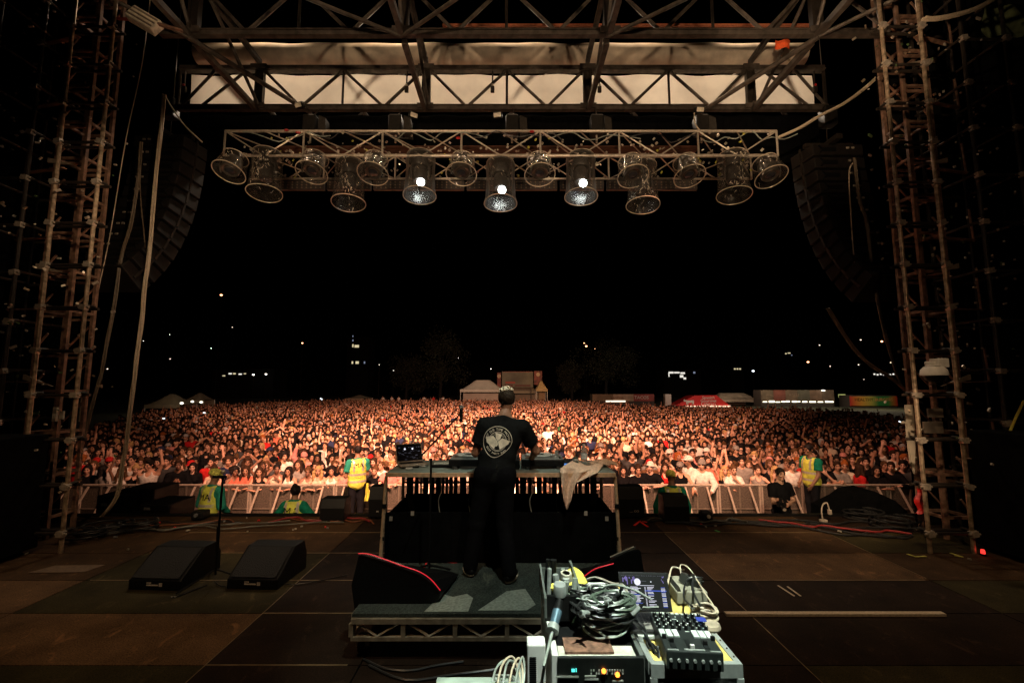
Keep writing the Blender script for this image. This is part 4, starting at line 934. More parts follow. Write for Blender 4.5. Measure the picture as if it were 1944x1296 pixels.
# dark gear silhouettes at the tower feet
for k, (u0, v0, u1, v1, Y) in enumerate(((225, 928, 293, 975, 9.2), (180, 940, 236, 980, 9.0), (262, 957, 322, 978, 8.6))):
    a = P(u0, v1, Y); b = P(u1, v0, Y); t = thing('subwoofer', ['large black subwoofer at the left end of the pit', 'black subwoofer half hidden at the far left of the pit', 'low black box in front of the left subwoofer'][k], 'speaker', (a.x, Y, a.z), group='black boxes in the left pit')
    MB().bb((a.x, Y, GZ if k < 2 else -1.2), (b.x, Y + .7, b.z)).build('body', BLACK, t, bevel=.02); MB().bb((a.x + .1, Y - .01, (a.z + b.z) / 2), (a.x + .22, Y - .002, (a.z + b.z) / 2 + .05)).build('badge', GREYM, t)
for k, (L, Y) in enumerate((([(1575, 990), (1575, 968), (1612, 950), (1630, 936), (1660, 932), (1700, 950), (1722, 970), (1726, 990)], 8.2),)):
    tag(MB().prism(pp(L, Y), (0, .5, 0)).build('covered_stack', BLACKR), 'black covered heap of gear at the right end of the pit', 'cover')
RACK = mat('rack_grey', (.005, .005, .0045), .5, .2)
for k, (x, y, w_, h_) in enumerate(((-6.75, 5.9, .8, 1.55), (-7.2, 5.2, .8, 1.1), (6.75, 6.0, .8, 1.6), (7.3, 5.4, .8, 1.2))):
    t = thing('amplifier_rack', ['dark amplifier rack at the foot of the left tower', 'lower amplifier rack at the left border', 'dark amplifier rack at the foot of the right tower', 'lower amplifier rack at the right border'][k], 'rack', (x, y, 0), group='amplifier racks')
    MB().bb((x - w_ / 2, y - .35, .06), (x + w_ / 2, y + .35, h_)).build('case', BLACKR, t, bevel=.015)
    for j in range(5):
        z = .25 + j * (h_ - .4) / 5; MB().bb((x - w_ / 2 + .06, y - .362, z), (x + w_ / 2 - .06, y - .352, z + (h_ - .4) / 5 - .03)).build('unit', RACK, t)
    mb = MB()
    for j in range(12): mb.box((x + random.uniform(-.3, .3), y - .37, random.uniform(.3, h_ - .2)), (.02, .012, .012))
    mb.build('lights', GL[0] if k % 2 else ALU, t)
# cables lying along the stage front and by the towers
rr = random.Random(21)
MCOL = [CABLEB, CABLEB, mat('floor_grey_cable', (.09, .085, .07), .5), CABLEB, mat('orange_cable', (.16, .05, .02), .5), mat('red_cable', (.22, .02, .02), .5)]
nm = ['black', 'black', 'grey', 'black', 'orange', 'red']
for k in range(16):
    left = k % 2 == 0; x0 = -6.6 if left else 5.9; dirx = 1 if left else -1; L = rr.uniform(1.8, 4.2); y0 = 7.2 + rr.uniform(-.5, .5)
    if k > 9: x0 = -3.8 + (k - 10) * 1.5; L = 1.6; y0 = 7.65; 
    pts = [(x0 + dirx * L * i / 9, y0 + rr.uniform(-.16, .16) + (i / 9) * (7.55 - y0), .016 + .01 * (k % 3)) for i in range(10)]
    ci = k % 6
    cable('floor_cable', pts, .011 + .004 * (k % 2), MCOL[ci], '%s cable lying along the front of the stage floor, %s' % (nm[ci], ['by the left tower foot', 'by the right tower foot', 'left corner, second run', 'right corner, second run', 'left corner, third run', 'right corner, third run', 'left corner, fourth run', 'right corner, fourth run', 'left corner, fifth run', 'right corner, fifth run', 'below the left kneeling steward', 'left of the small front speaker', 'in front of the desk', 'right behind the desk', 'before the right steward', 'below the photographer'][k]), grp='cables along the stage front')
for k, (u, v, r_) in enumerate(((205, 1010, .38), (262, 1005, .30), (160, 1022, .3), (1640, 985, .3), (1700, 1000, .35))):
    c = PZ(u, v, 0); pts = []
    for i in range(60):
        a = i * .55; q = r_ * (.7 + .3 * math.sin(i * .37)); pts.append((c.x + q * math.cos(a), c.y + q * .8 * math.sin(a), .02 + i * .0022))
    cable('cable_coil', pts, .013, CABLEB, 'heap of coiled black cable on the deck near the %s tower, %s' % (('left', 'left', 'left', 'right', 'right')[k], ('largest', 'nearest the pit', 'nearest the tower', 'farther one', 'nearer one')[k]), grp='coiled cable heaps')
mb = MB()
for i in range(24):
    s = rr.random() < .5; x = rr.uniform(-6.4, -2.6) if s else rr.uniform(2.4, 6.3); mb.mi(rr.choice([0, 0, 0, 1, 2])); y = rr.uniform(7.0, 7.85) if abs(x) < 5 else rr.uniform(5.9, 7.7)
    mb.box((x, y, .02), (rr.uniform(.02, .055), rr.uniform(.015, .03), .02), Euler((0, 0, rr.random() * 3)))
tag(mb.build('plugs_and_tape', [mat('plug_pale', (.35, .31, .25), .3), RED, mat('plug_grey', (.2, .2, .2), .4)]), 'scatter of plugs, tape ends and connectors on the stage edge', 'plugs', kind='stuff')

# ================================================================== riser and DJ desk
RZ = .35
rx0, rx1, ry0, ry1 = -1.30, 1.22, 3.85, 6.0
t = thing('riser', 'low rolling riser with zigzag metal sides and grey carpet top', 'riser', (-.04, 4.9, 0))
CARPET = deck_mat('riser_carpet', (.045, .054, .047), .9)
MB().bb((rx0, ry0, .326), (rx1, ry1, RZ)).build('deck', CARPET, t)
def lattice_side(a, b, up0, up1, t, nb):
    a = Vector(a); b = Vector(b); d = (b - a); mb = MB()
    o = Vector((0, 0, 1))
    mb.bar(a + o * up1, b + o * up1, .045, .04); mb.bar(a + o * up0, b + o * up0, .035, .03); mb.build('rail', mat('riser_metal', (.44, .36, .26), .5, .5, .35, 14), t)
    for i in range(nb + 1):
        p = a + d * i / nb; MB().bar(p + o * (up0 + .015), p + o * (up1 - .02), .035).build('upright', MATS['riser_metal'], t)
        if i < nb:
            q = a + d * (i + .5) / nb; e = a + d * (i + 1) / nb; n1 = p.lerp(e, .08); n2 = p.lerp(e, .92)
            MB().tube(n1 + o * (up1 - .02), q + o * (up0 + .015), .009, 6).tube(q + o * (up0 + .015), n2 + o * (up1 - .02), .009, 6).build('zigzag_brace', ALU, t)
lattice_side((rx0, ry0 - .0, 0), (rx1, ry0 - .0, 0), .165, .300, t, 6)
lattice_side((rx0 - .0, ry0 + .05, 0), (rx0, ry1, 0), .165, .300, t, 4); lattice_side((rx1, ry0 + .05, 0), (rx1, ry1, 0), .165, .300, t, 4)
for x in (rx0 + .06, rx1 - .06):
    for y in (ry0 + .12, ry1 - .2):
        c = MB().tube((x - .03, y, .055), (x + .03, y, .055), .055, 16).build('caster', BLACK, t); MB().bb((x - .045, y - .04, .06), (x + .045, y + .05, .125)).tube((x - .05, y, .055), (x + .05, y, .055), .012, 8).build('fork', ALU, c)
# pool of work light on the carpet, put into the colour as pale patches
MB().prism([(-.72, 3.88, RZ + .002), (-.36, 3.88, RZ + .002), (-.34, 4.12, RZ + .002), (-.40, 4.20, RZ + .002), (-.52, 4.14, RZ + .002), (-.62, 4.20, RZ + .002)], (0, 0, .002)).prism([(-.28, 3.9, RZ + .002), (-.05, 4.25, RZ + .002), (.12, 4.3, RZ + .002), (.2, 4.0, RZ + .002), (.12, 3.9, RZ + .002)], (0, 0, .002)).build('lit_patch', mat('lit_carpet', (.30, .33, .28), .9, 0, .3, 40), t)

ty0, ty1, tx0, tx1, tz = 4.85, 5.65, -1.33, 1.09, 1.29
t = thing('dj_desk', 'wide black desk with pale metal edge and slatted front', 'desk', (-.12, 5.2, RZ))
TOPM = mat('desk_top', (.22, .27, .24), .5, 0, .25, 8)
MB().bb((tx0, ty0, tz - .035), (tx1, ty1, tz)).build('tabletop', TOPM, t, bevel=.004)
MB().bb((tx0 - .0, ty0 - .028, tz - .045), (tx1, ty0 - .001, tz - .005)).build('edge_rail', mat('tan_rail', (.78, .50, .30), .4, .2, .2, 20), t)
for sx, x, xb in ((-1, tx0, tx0 - .03), (1, tx1, tx1 + .03)):
    MB().tube((x, ty0 + .01, tz - .05), (xb, ty0 - .02, RZ), .019, 10).build('leg', MATS['tan_rail'], t); MB().tube((x, ty1 - .03, tz - .036), (x, ty1 - .03, RZ), .019, 8).build('leg', STEEL, t)
    for z in (.62, .95): MB().tube((x + (xb - x) * (tz - z), ty0 - .005, z - .02), (x + (xb - x) * (tz - z), ty0 - .005, z + .02), .024, 10).build('clamp', BLACK, t)
MB().bb((tx0 + .04, ty1 - .05, RZ), (tx1 - .04, ty1 - .03, .90)).build('front_panel', BLACKR, t)
MB().bb((tx0 - .012, ty0 + .06, RZ + .005), (-.32, ty0 + .09, .86)).bb((-.318, ty0 + .061, RZ + .005), (.098, ty0 + .089, .86)).bb((.1, ty0 + .06, RZ + .005), (tx1 + .012, ty0 + .09, .86)).bb((tx0 + .02, ty0 + .095, RZ + .005), (tx0 + .045, ty1 - .055, .86)).bb((tx1 - .045, ty0 + .095, RZ + .005), (tx1 - .02, ty1 - .055, .86)).build('black_drape', BLACKR, t)
rr = random.Random(17); x = tx0 + .05
while x < tx1 - .08:
    w_ = rr.choice([.018, .028, .045, .06, .075]); MB().bb((x, ty1 - .05, .901), (min(x + w_, tx1 - .03), ty1 - .03, tz - .04)).build('slat', BLACK if rr.random() < .85 else STEEL, t); x += w_ + rr.choice([.012, .016, .022, .03])
MB().bb((tx0, ty1 - .028, 1.02), (tx1, ty1 - .012, 1.04)).build('cross_bar', BLACK, t)
mb = MB()
for (u, v) in ((742, 984), (783, 974), (1112, 974), (1152, 984)):
    c = P(u, v, ty0 + .055); mb.box(c, (.035, .004, .045))
mb.build('sticker', mat('sticker_grey', (.35, .30, .25), .5), t)
for k, (u, v) in enumerate(((835, 950), (892, 940), (1058, 935), (1008, 930))):
    a = P(u, 905, ty0 + .2); tag(MB().path([a, a + Vector((.02, 0, -.14)), a + Vector((-.015, .02, -.26)), a + Vector((.01, 0, -.40))], .006, 5).build('hanging_lead', CABLEG), 'thin pale lead hanging behind the desk, %s from the left' % ordn[k], 'cable', 'leads hanging behind the desk')

def on_desk(u, v): return PZ(u, v, tz)
# laptop on the desk, screen towards the camera
def screen_ui(name, w_, h_, rows, seed, bright):
    """procedural player screen: two waveforms / dials and a list, as separate material slots of one panel mesh"""
    rr = random.Random(seed); mb = MB(); mb.mi(0).bb((-w_ / 2, -.001, 0), (w_ / 2, 0, h_))
    def px(a, b, c, d, m): mb.mi(m).bb((-w_ / 2 + a * w_, -.0018, b * h_), (-w_ / 2 + c * w_, -.0012, d * h_))
    def disc(cx, cz, r_, m): mb.mi(m).tube((-w_ / 2 + cx * w_, -.0024, cz * h_), (-w_ / 2 + cx * w_, -.0012, cz * h_), r_, 16)
    return mb, px, disc, rr
S0 = emat('screen_dark', (.02, .02, .05), .02); S1 = emat('screen_white', (.85, .85, 1), 1.1); S2 = emat('screen_blue', (.10, .18, .95), .6); S3 = emat('screen_violet', (.4, .3, .9), .5); S4 = emat('screen_grey', (.55, .55, .7), .22)
def laptop(c, rz, label, w_, d_, tilt, kind, base=ALU):
    t = thing('laptop', label, 'laptop', c, rz)
    MB().bb((-w_ / 2, -d_, 0), (w_ / 2, 0, .016)).build('base', base, t, local=True, bevel=.004)
    mb = MB()
    for j in range(5):
        for i in range(13): mb.bb((-w_ / 2 + .02 + i * (w_ - .04) / 13, -.02 - (j + 1) * .019, .0162), (-w_ / 2 + .017 + (i + 1) * (w_ - .04) / 13, -.023 - j * .019, .019))
    mb.build('keyboard', BLACK, t, local=True); MB().bb((-.05, -d_ + .015, .0162), (.05, -d_ + .085, .0175)).build('touchpad', mat('touchpad', (.30, .28, .25), .4), t, local=True)
    h_ = d_ * .97; Rt = Matrix.Translation((0, .004, .016)) @ Matrix.Rotation(-R(tilt), 4, 'X')
    lid = MB().bb((-w_ / 2, 0, 0), (w_ / 2, .008, h_)).build('lid', base if kind == 1 else BLACK, t, local=True, bevel=.003); lid.matrix_local = Rt
    mb, px, disc, rr = screen_ui('screen', w_ - .02, h_ - .025, 20, 3, 1)
    if kind == 1:   # dark player view with two pale dials
        disc(.33, .72, .011, 1); disc(.64, .72, .011, 1)
        for i in range(26): a = rr.uniform(.05, .9); b = rr.uniform(.05, .62); px(a, b, a + rr.uniform(.01, .10), b + .012, 4)
        for i in range(10): a = rr.uniform(.05, .9); px(a, .80, a + .03, .83, 4)
    else:
        disc(.36, .77, .017, 1)
        for i in range(14): a = rr.uniform(.03, .35); px(a, rr.uniform(.68, .94), a + .02, rr.uniform(.70, .95), 3)
        for i in range(8): a = rr.uniform(.86, .96); b = rr.uniform(.70, .92); px(a, b, a + .012, b + .035, 3)
        for i in range(24): a = .02 + i * .04; px(a, .955, a + rr.uniform(.01, .03), .965, 4)
        px(.42, .79, .56, .80, 4); disc(.66, .78, .003, 1); px(.40, .66, .72, .672, 1)
        for j in range(17):
            z0_ = .03 + j * .036
            px(.03, z0_, .03 + rr.uniform(.07, .13), z0_ + .014, 1)
            m = 2 if j in (3, 10) else 1; px(.19, z0_, .19 + rr.uniform(.12, .26), z0_ + .016, m)
            if j == 13: px(.50, z0_ - .004, .97, z0_ + .026, 2)
            else:
                if rr.random() < .8: px(.56, z0_, .56 + rr.uniform(.05, .17), z0_ + .014, m)
            px(.50, z0_, .525, z0_ + .014, 1); px(.86, z0_, .95, z0_ + .014, 1 if j % 4 else 2)
    s = mb.build('screen', [S0, S1, S2, S3, S4], lid, local=True); s.location = (0, -.0012, .013)
    return t
a = on_desk(745, 888); b = on_desk(790, 881)
laptop((-1.18, 5.30, tz + .02), R(27), 'open silver laptop with two pale dials on its dark screen, left on the desk', .31, .225, 24, 1)
st = thing('laptop_stand', 'low black stand under the silver laptop', 'stand', (-1.1, 5.25, tz)); MB().bb((-1.22, 5.10, tz + .001), (-1.04, 5.26, tz + .019)).build('plate', BLACK, st, bevel=.004)
# sampler with white pads
c = on_desk(848, 886); t = thing('pad_controller', 'flat controller with two rows of bright white pads beside the laptop', 'controller', c, R(0))
MB().bb((-.16, -.07, .002), (.13, .11, .030)).build('body', BLACK, t, local=True, bevel=.004)
mb = MB()
for i in range(8):
    for j in range(2): mb.bb((-.150 + i * .034, .0 + j * .05, .0302), (-.121 + i * .034, .042 + j * .05, .036))
mb.build('pads', mat('white_pad', (.75, .80, .70), .4), t, local=True)
for (u, v, w_, nm_) in ((800, 887, .10, 'square white touch panel lying on the desk before the laptop'), (775, 892, .08, 'oval white mouse lying at the desk edge before the laptop')):
    c = PZ(u, v, tz); o = MB().box(c + Vector((0, .03, .012)), (w_, .06, .018)).build('desk_gadget', WHITE, None, bevel=.008); tag(o, nm_, 'gadget')
# turntables
def turntable(cx, label):
    t = thing('turntable', label, 'turntable', (cx, 5.2, tz)); w_ = .235
    MB().bb((cx - w_, 5.02, tz + .03), (cx + w_, 5.40, tz + .105)).build('plinth', BLACK, t, bevel=.012)
    for sx in (-1, 1): MB().tube((cx + sx * .17, 5.05, tz), (cx + sx * .17, 5.05, tz + .03), .034, 14).tube((cx + sx * .17, 5.36, tz), (cx + sx * .17, 5.36, tz + .03), .034, 14).build('foot', mat('foot_grey', (.10, .09, .08), .3, .5), t)
    MB().bb((cx - w_ + .008, 5.03, tz + .1055), (cx + w_ - .008, 5.39, tz + .109)).build('top_plate', SILVER, t)
    p = MB().tube((cx - .03, 5.21, tz + .110), (cx - .03, 5.21, tz + .132), .165, 36).build('platter', mat('platter', (.50, .52, .50), .3, .7), t)
    MB().tube((cx - .03, 5.21, tz + .1325), (cx - .03, 5.21, tz + .136), .152, 36).build('record', mat('white_record', (.62, .66, .62), .35), p)
    MB().tube((cx - .03, 5.21, tz + .1365), (cx - .03, 5.21, tz + .138), .05, 20).build('record_label', BLACK, p)
    MB().tube((cx + .18, 5.33, tz + .11), (cx + .18, 5.33, tz + .16), .022, 12).path([(cx + .18, 5.36, tz + .155), (cx + .18, 5.2, tz + .155), (cx + .15, 5.10, tz + .15), (cx + .08, 5.09, tz + .145)], .005, 6).build('tonearm', SILVER, t)
    MB().bb((cx + .185, 5.06, tz + .11), (cx + .205, 5.2, tz + .118)).build('pitch_slider', BLACK, t)
turntable(-.46, 'turntable with a white record left of the performer'); turntable(.34, 'turntable with a white record right of the performer')
t = thing('dj_mixer', 'black mixer between the two turntables, mostly behind the performer', 'mixer', (-.06, 5.2, tz)); MB().bb((-.20, 5.0, tz + .002), (.085, 5.4, tz + .10)).build('body', BLACK, t, bevel=.006)
mb = MB()
for i in range(4):
    for j in range(5): mb.tube((-.16 + i * .07, 5.12 + j * .05, tz + .1005), (-.16 + i * .07, 5.12 + j * .05, tz + .12), .011, 10)
mb.build('knobs', GREYM, t)
# rear shelf edge rail seen behind the decks
c = P(1075, 881, 5.2); t = thing('audio_interface', 'small black box with a blue glowing front on the desk', 'box', (c.x, 5.2, tz)); MB().bb((c.x - .09, 5.14, tz + .001), (c.x + .09, 5.3, tz + .075)).build('body', BLACK, t, bevel=.01)
MB().bb((c.x - .055, 5.134, tz + .018), (c.x + .075, 5.139, tz + .045)).build('display', emat('blue_display', (.12, .35, .9), .9), t)
c = P(1093, 885, 5.08); t = thing('drink_can', 'small green and brown drink can standing on the desk', 'can', (c.x, 5.08, tz))
MB().lathe([(0, 0), (.029, .0), (.033, .008), (.033, .112), (.027, .122), (.027, .126), (0, .122)], (c.x, 5.08, tz), (0, 0, 1), 20).build('body', mat('can_green', (.07, .12, .09), .3, .6, .3, 30), t, smooth=True)
MB().lathe([(.0335, .006), (.0335, .035)], (c.x, 5.08, tz), (0, 0, 1), 20).build('brown_band', mat('can_brown', (.22, .15, .06), .3, .4), t, smooth=True)
MB().lathe([(.0335, .085), (.0335, .108)], (c.x, 5.08, tz), (0, 0, 1), 20).build('silver_band', SILVER, t, smooth=True)
c = P(1109, 886, 5.22); t = thing('water_bottle', 'clear plastic water bottle with a white label on the desk', 'bottle', (c.x, 5.22, tz))
gl, gnt, gb = nmat('bottle_plastic'); gb.inputs['Transmission Weight'].default_value = .75; gb.inputs['Roughness'].default_value = .08; gb.inputs['Base Color'].default_value = (.75, .85, .8, 1); gb.inputs['IOR'].default_value = 1.2
MB().lathe([(0, 0), (.034, .0), (.037, .01), (.035, .05), (.037, .06), (.037, .16), (.03, .19), (.014, .215), (.013, .225)], (c.x, 5.22, tz), (0, 0, 1), 20).build('body', gl, t, smooth=True)
MB().tube((c.x, 5.22, tz + .225), (c.x, 5.22, tz + .243), .016, 14).build('cap', WHITE, t); MB().lathe([(.0378, .085), (.0378, .15)], (c.x, 5.22, tz), (0, 0, 1), 20).build('label_band', mat('bottle_label', (.7, .78, .78), .5, 0, .3, 40), t, smooth=True)
# towel over the desk edge
TOW = mat('towel', (.85, .60, .44), .95, 0, .2, 40, .6)
def towel(a, b):
    # a across (0..1), b down; starts on the desk and falls over the edge
    x = .50 + .40 * a; w = .5 + .5 * math.sin(a * 9 + b * 3)
    if b < .35:
        q = b / .35; return Vector((x + .10 * (1 - q) * 1.2, ty0 + .26 * (1 - q) - .03 * q, tz + .02 + .05 * w * (1 - q * .6) + .02 * math.sin(a * 5)))
    q = (b - .35) / .65; ln = .10 + .30 * max(0, 1 - abs(a - .22) * 1.9)
    xx = .50 + (.09 + (x - .50 - .09) * (1 - .62 * q))
    return Vector((xx - .02 * q, ty0 - .05 - .035 * math.sin(a * 13 + b * 2) - .02 * q, tz + .02 - ln * q))
mb = MB(); mb.grid(towel, 40, 30); o = mb.build('towel', TOW, smooth=True); md = o.modifiers.new('thick', 'SOLIDIFY'); md.thickness = .008; tag(o, 'crumpled beige towel hanging over the right desk edge', 'towel')
mb = MB(); mb.grid(lambda a, b: Vector((.88 + .30 * a, 5.1 + .16 * b + .02 * math.sin(a * 12), tz + .035 + .045 * math.sin(a * 3.1) * math.sin(b * 3.1) + .012 * math.sin(a * 17 + b * 9))), 30, 14); o = mb.build('towel', TOW, smooth=True); md = o.modifiers.new('thick', 'SOLIDIFY'); md.thickness = .008; tag(o, 'flat beige towel lying on the right end of the desk', 'towel')
# microphone on a boom stand at the desk
b0 = P(815, 1060, 4.62); x0 = b0.x
t = thing('microphone_stand', 'black microphone boom stand in front of the desk, left of the performer', 'microphone stand', (x0, 4.62, RZ))
MB().tube((x0, 4.62, RZ + .05), (x0, 4.62, RZ + 1.12), .011, 10).build('pole', BLACK, t)
tipb = P(876, 783, 4.9); eb = P(797, 868, 4.5); MB().tube(eb, tipb, .008, 8).build('boom', BLACK, t)
for a_ in (0, 2.1, 4.2): MB().tube((x0, 4.62, RZ + .09), (x0 + .22 * math.cos(a_ + .5), 4.62 + .22 * math.sin(a_ + .5), RZ + .012), .010, 6).build('leg', BLACK, t)
mt = P(876, 773, 4.9); m = thing('microphone', 'black microphone with silver ball head pointing up at the performer', 'microphone', mt)
MB().ico(mt, .026, 3).build('grille', mat('mic_grille', (.45, .42, .38), .35, .8, .3, 200, .5), m, smooth=True); MB().tube(mt + Vector((0, 0, -.02)), mt + Vector((-.003, 0, -.16)), .021, 12, .014).build('handle', BLACK, m)
for k, (x1, y1, x2, y2) in enumerate(((760, 1066, 797, 1066), (818, 1067, 868, 1068), (810, 1068, 800, 1088))):
    a = PZ(x1, y1, RZ); b = PZ(x2, y2, RZ); d = (b - a).normalized(); n = Vector((-d.y, d.x, 0)) * .010
    tag(MB().prism([a - n + Vector((0, 0, .003)), b - n + Vector((0, 0, .003)), b + n + Vector((0, 0, .003)), a + n + Vector((0, 0, .003))], (0, 0, .003)).build('red_tape', REDTAPE), ['left arm of the red tape cross under the desk', 'right arm of the red tape cross under the desk', 'red tape strip running from the cross towards the camera'][k], 'tape', 'red tape cross on the riser')

# ------------------------------------------------------------------ stage monitors
GRILL = mat('monitor_grille', (.16, .16, .15), .5, .4, .3, 140, .6)
def curved_monitor(pts, depth, label, sgn, grille, red):
    p = [P(u, v, Y) for u, v, Y in pts]; c = sum(p, Vector()) / len(p); t = thing('stage_monitor', label, 'monitor speaker', (c.x, c.y, RZ), group='curved monitors on the riser')
    far = [q + Vector((sgn * .10, depth, -(q.z - RZ) * .72)) for q in p]; n_ = len(p)
    MB().add(p + far, [tuple(range(n_))[::-1], tuple(range(n_, 2 * n_))] + [(i, (i + 1) % n_, n_ + (i + 1) % n_, n_ + i) for i in range(n_)]).build('cabinet', BLACK, t, bevel=.012)
    a, b = grille; d = (b - a); n = Vector((d.z, 0, -d.x)).normalized()
    if n.z < 0: n = -n
    mb = MB(); mb.prism([a + n * .004, b + n * .004, b + n * .016, a + n * .016], (sgn * .012, .06, -.04)) ; mb.build('grille', GRILL, t)
    mb = MB()
    for i in range(26):
        q = a.lerp(b, i / 26 + .01) + n * .0165; mb.box(q + Vector((0, .03, -.018)), (.006, .05, .008))
    mb.build('grille_ribs', ALU, t)
    MB().path(red, .0038, 6, 4).build('red_edge', GLOWR, t)
    return t
L = lambda *a: [P(u, v, Y) for (u, v, Y) in a]
Yw = 4.02
pts = [(672, 1160, Yw), (666, 1110, Yw), (680, 1053, Yw), (690, 1052, Yw), (725, 1062, Yw), (765, 1077, Yw), (795, 1088, Yw), (818, 1104, Yw), (836, 1124, Yw), (832, 1140, Yw), (800, 1160, Yw)]
curved_monitor(pts, .55, 'curved black stage monitor with a red edge on the left of the riser', 1, (P(682, 1053, Yw), P(765, 1076, Yw)), L((680, 1050, Yw - .01), (705, 1052, Yw - .01), (760, 1072, Yw - .01), (795, 1084, Yw - .01), (818, 1099, Yw - .01), (836, 1120, Yw - .01)))
Yr = 3.98
pts = [(1105, 1168, Yr), (1108, 1096, Yr), (1130, 1082, Yr), (1160, 1062, Yr), (1190, 1046, Yr), (1212, 1040, Yr), (1218, 1046, Yr), (1226, 1100, Yr), (1230, 1168, Yr)]
curved_monitor(pts, .55, 'curved black stage monitor with a red edge on the right of the riser', -1, (P(1162, 1060, Yr), P(1208, 1040, Yr)), L((1108, 1094, Yr - .01), (1130, 1079, Yr - .01), (1165, 1069, Yr - .01)))
def wedge(x0, y0, w_, label, grp, h=.345, d=.62, rz=0, badge=True, z=0):
    t = thing('floor_monitor', label, 'monitor speaker', (x0, y0, z), rz, grp)
    pr = [(0, 0), (0, .10), (.34 * d / .62, h), (.55 * d / .62, h), (d, .22 * h / .38), (d, 0)]
    MB().prism([(-w_ / 2, a, b) for a, b in pr], (w_, 0, 0)).build('cabinet', BLACK, t, local=True, bevel=.008)
    n = Vector((0, -(h - .10), .34 * d / .62)).normalized()
    MB().prism([(-w_ / 2 + .03, .01 + n.y * .004, .12), (w_ / 2 - .03, .01 + n.y * .004, .12), (w_ / 2 - .03, .33 * d / .62 + n.y * .004, h - .012), (-w_ / 2 + .03, .33 * d / .62 + n.y * .004, h - .012)], n * .006).build('grille', mat('dark_grille', (.007, .0065, .006), .7, 0, .4, 120, .6), t, local=True)
    if badge:
        mb = MB(); mb.box((-.02, -.004, .055), (.13, .006, .012)); mb.box((.075, -.004, .06), (.035, .006, .035)); mb.box((-.06, -.004, .078), (.05, .006, .008)); mb.build('badge', mat('badge_white', (.62, .55, .5), .5), t, local=True)
    return t
a = PZ(240, 1120, 0); b = PZ(347, 1118, 0); wedge((a.x + b.x) / 2, a.y, b.x - a.x, 'left black floor monitor with a small white badge, beside the microphone stand', 'floor monitors on the left deck', rz=R(-3))
a = PZ(428, 1118, 0); b = PZ(530, 1116, 0); wedge((a.x + b.x) / 2, a.y, b.x - a.x, 'right black floor monitor with a small white badge, nearer the riser', 'floor monitors on the left deck', rz=R(-3))
# straight microphone stand
c = PZ(408, 1108, 0); t = thing('microphone_stand', 'tall black microphone stand between the two floor monitors', 'microphone stand', (c.x, c.y, 0))
MB().tube((c.x, c.y, .10), (c.x + .01, c.y, 1.17), .012, 10).build('pole', BLACK, t); MB().tube((c.x, c.y, .35), (c.x, c.y, .62), .018, 10).build('clutch', BLACK, t)
for a_ in (.2, 2.3, 4.0): MB().tube((c.x, c.y, .16), (c.x + .36 * math.cos(a_), c.y + .36 * math.sin(a_), .012), .010, 6).build('leg', BLACK, t)
MB().tube((c.x - .10, c.y, 1.165), (c.x + .05, c.y, 1.165), .016, 10).build('clip', BLACK, t)
MB().ico((c.x + .01, c.y, 1.22), .024, 2).build('clip_knob', ALU, t)
cable('floor_cable', [(c.x, c.y, .02), (c.x + .2, c.y - .1, .016), (c.x + .5, c.y + .1, .016), (c.x + .9, c.y - .05, .016), (c.x + 1.4, c.y + .2, .016)], .006, CABLEB, 'thin black lead trailing from the straight microphone stand')
cable('floor_cable', [PZ(392, 1112, 0) + Vector((0, 0, .01)), PZ(370, 1120, 0) + Vector((0, 0, .01)), PZ(340, 1132, 0) + Vector((0, 0, .01)), PZ(325, 1135, 0) + Vector((0, 0, .01))], .006, CABLEB, 'short black lead in front of the left floor monitor')
# small speakers at the stage edge
def front_box(u0, v0, u1, v1, Y, label, mark=None):
    a = P(u0, v1, Y); b = P(u1, v0, Y); t = thing('front_fill_speaker', label, 'speaker', ((a.x + b.x) / 2, Y, 0), group='small speakers along the stage edge')
    H = b.z; w_ = b.x - a.x
    MB().prism([(a.x, Y, .03), (a.x, Y, H * .62), (a.x, Y + .06, H), (a.x, Y + .30, H), (a.x, Y + .34, .03)], (w_, 0, 0)).build('cabinet', BLACK, t, bevel=.008)
    for sx in (.08, w_ - .08): MB().bb((a.x + sx - .02, Y + .05, .0), (a.x + sx + .02, Y + .3, .029)).build('foot', GREYM, t)
    if mark: 
        mb = MB(); put_text(mb, mark, .05, ((a.x + b.x) / 2 + .04, Y - .004, H * .22), (1, 0, 0), (0, 0, 1)); mb.build('marking', mat('badge_white', 0), t)
    return t
front_box(606, 948, 654, 983, 7.55, 'black box speaker left of the standing left steward, on the stage edge')
front_box(699, 925, 727, 968, 7.75, 'black speaker with a white mark tucked behind the left desk end', 'm')
front_box(1175, 925, 1222, 965, 7.75, 'black speaker with white lettering behind the right desk end', '...... OO')
front_box(1262, 942, 1308, 985, 7.5, 'black box speaker in front of the crouching right steward')
a = P(1342, 975, 7.6); t = thing('small_par_lamp', 'small black lamp on the stage edge right of the front speaker', 'lamp', (a.x, 7.6, 0)); MB().bb((a.x - .09, 7.55, .03), (a.x + .08, 7.75, .16)).build('body', BLACK, t, bevel=.02); MB().tube((a.x, 7.545, .1), (a.x, 7.52, .1), .03, 12).build('lens', ALU, t)
a = P(380, 968, 7.7); t = thing('small_par_lamp', 'small black lamp in front of the capped left steward', 'lamp', (a.x, 7.7, 0)); MB().bb((a.x - .1, 7.62, .03), (a.x + .1, 7.82, .15)).build('body', BLACK, t, bevel=.02); MB().tube((a.x, 7.615, .1), (a.x, 7.59, .1), .03, 12).build('lens', GREYM, t)
a = P(1560, 945, 7.6); t = thing('clamp_stand', 'shiny metal clamp standing on the stage edge by the right steward', 'clamp', (a.x, 7.6, 0))
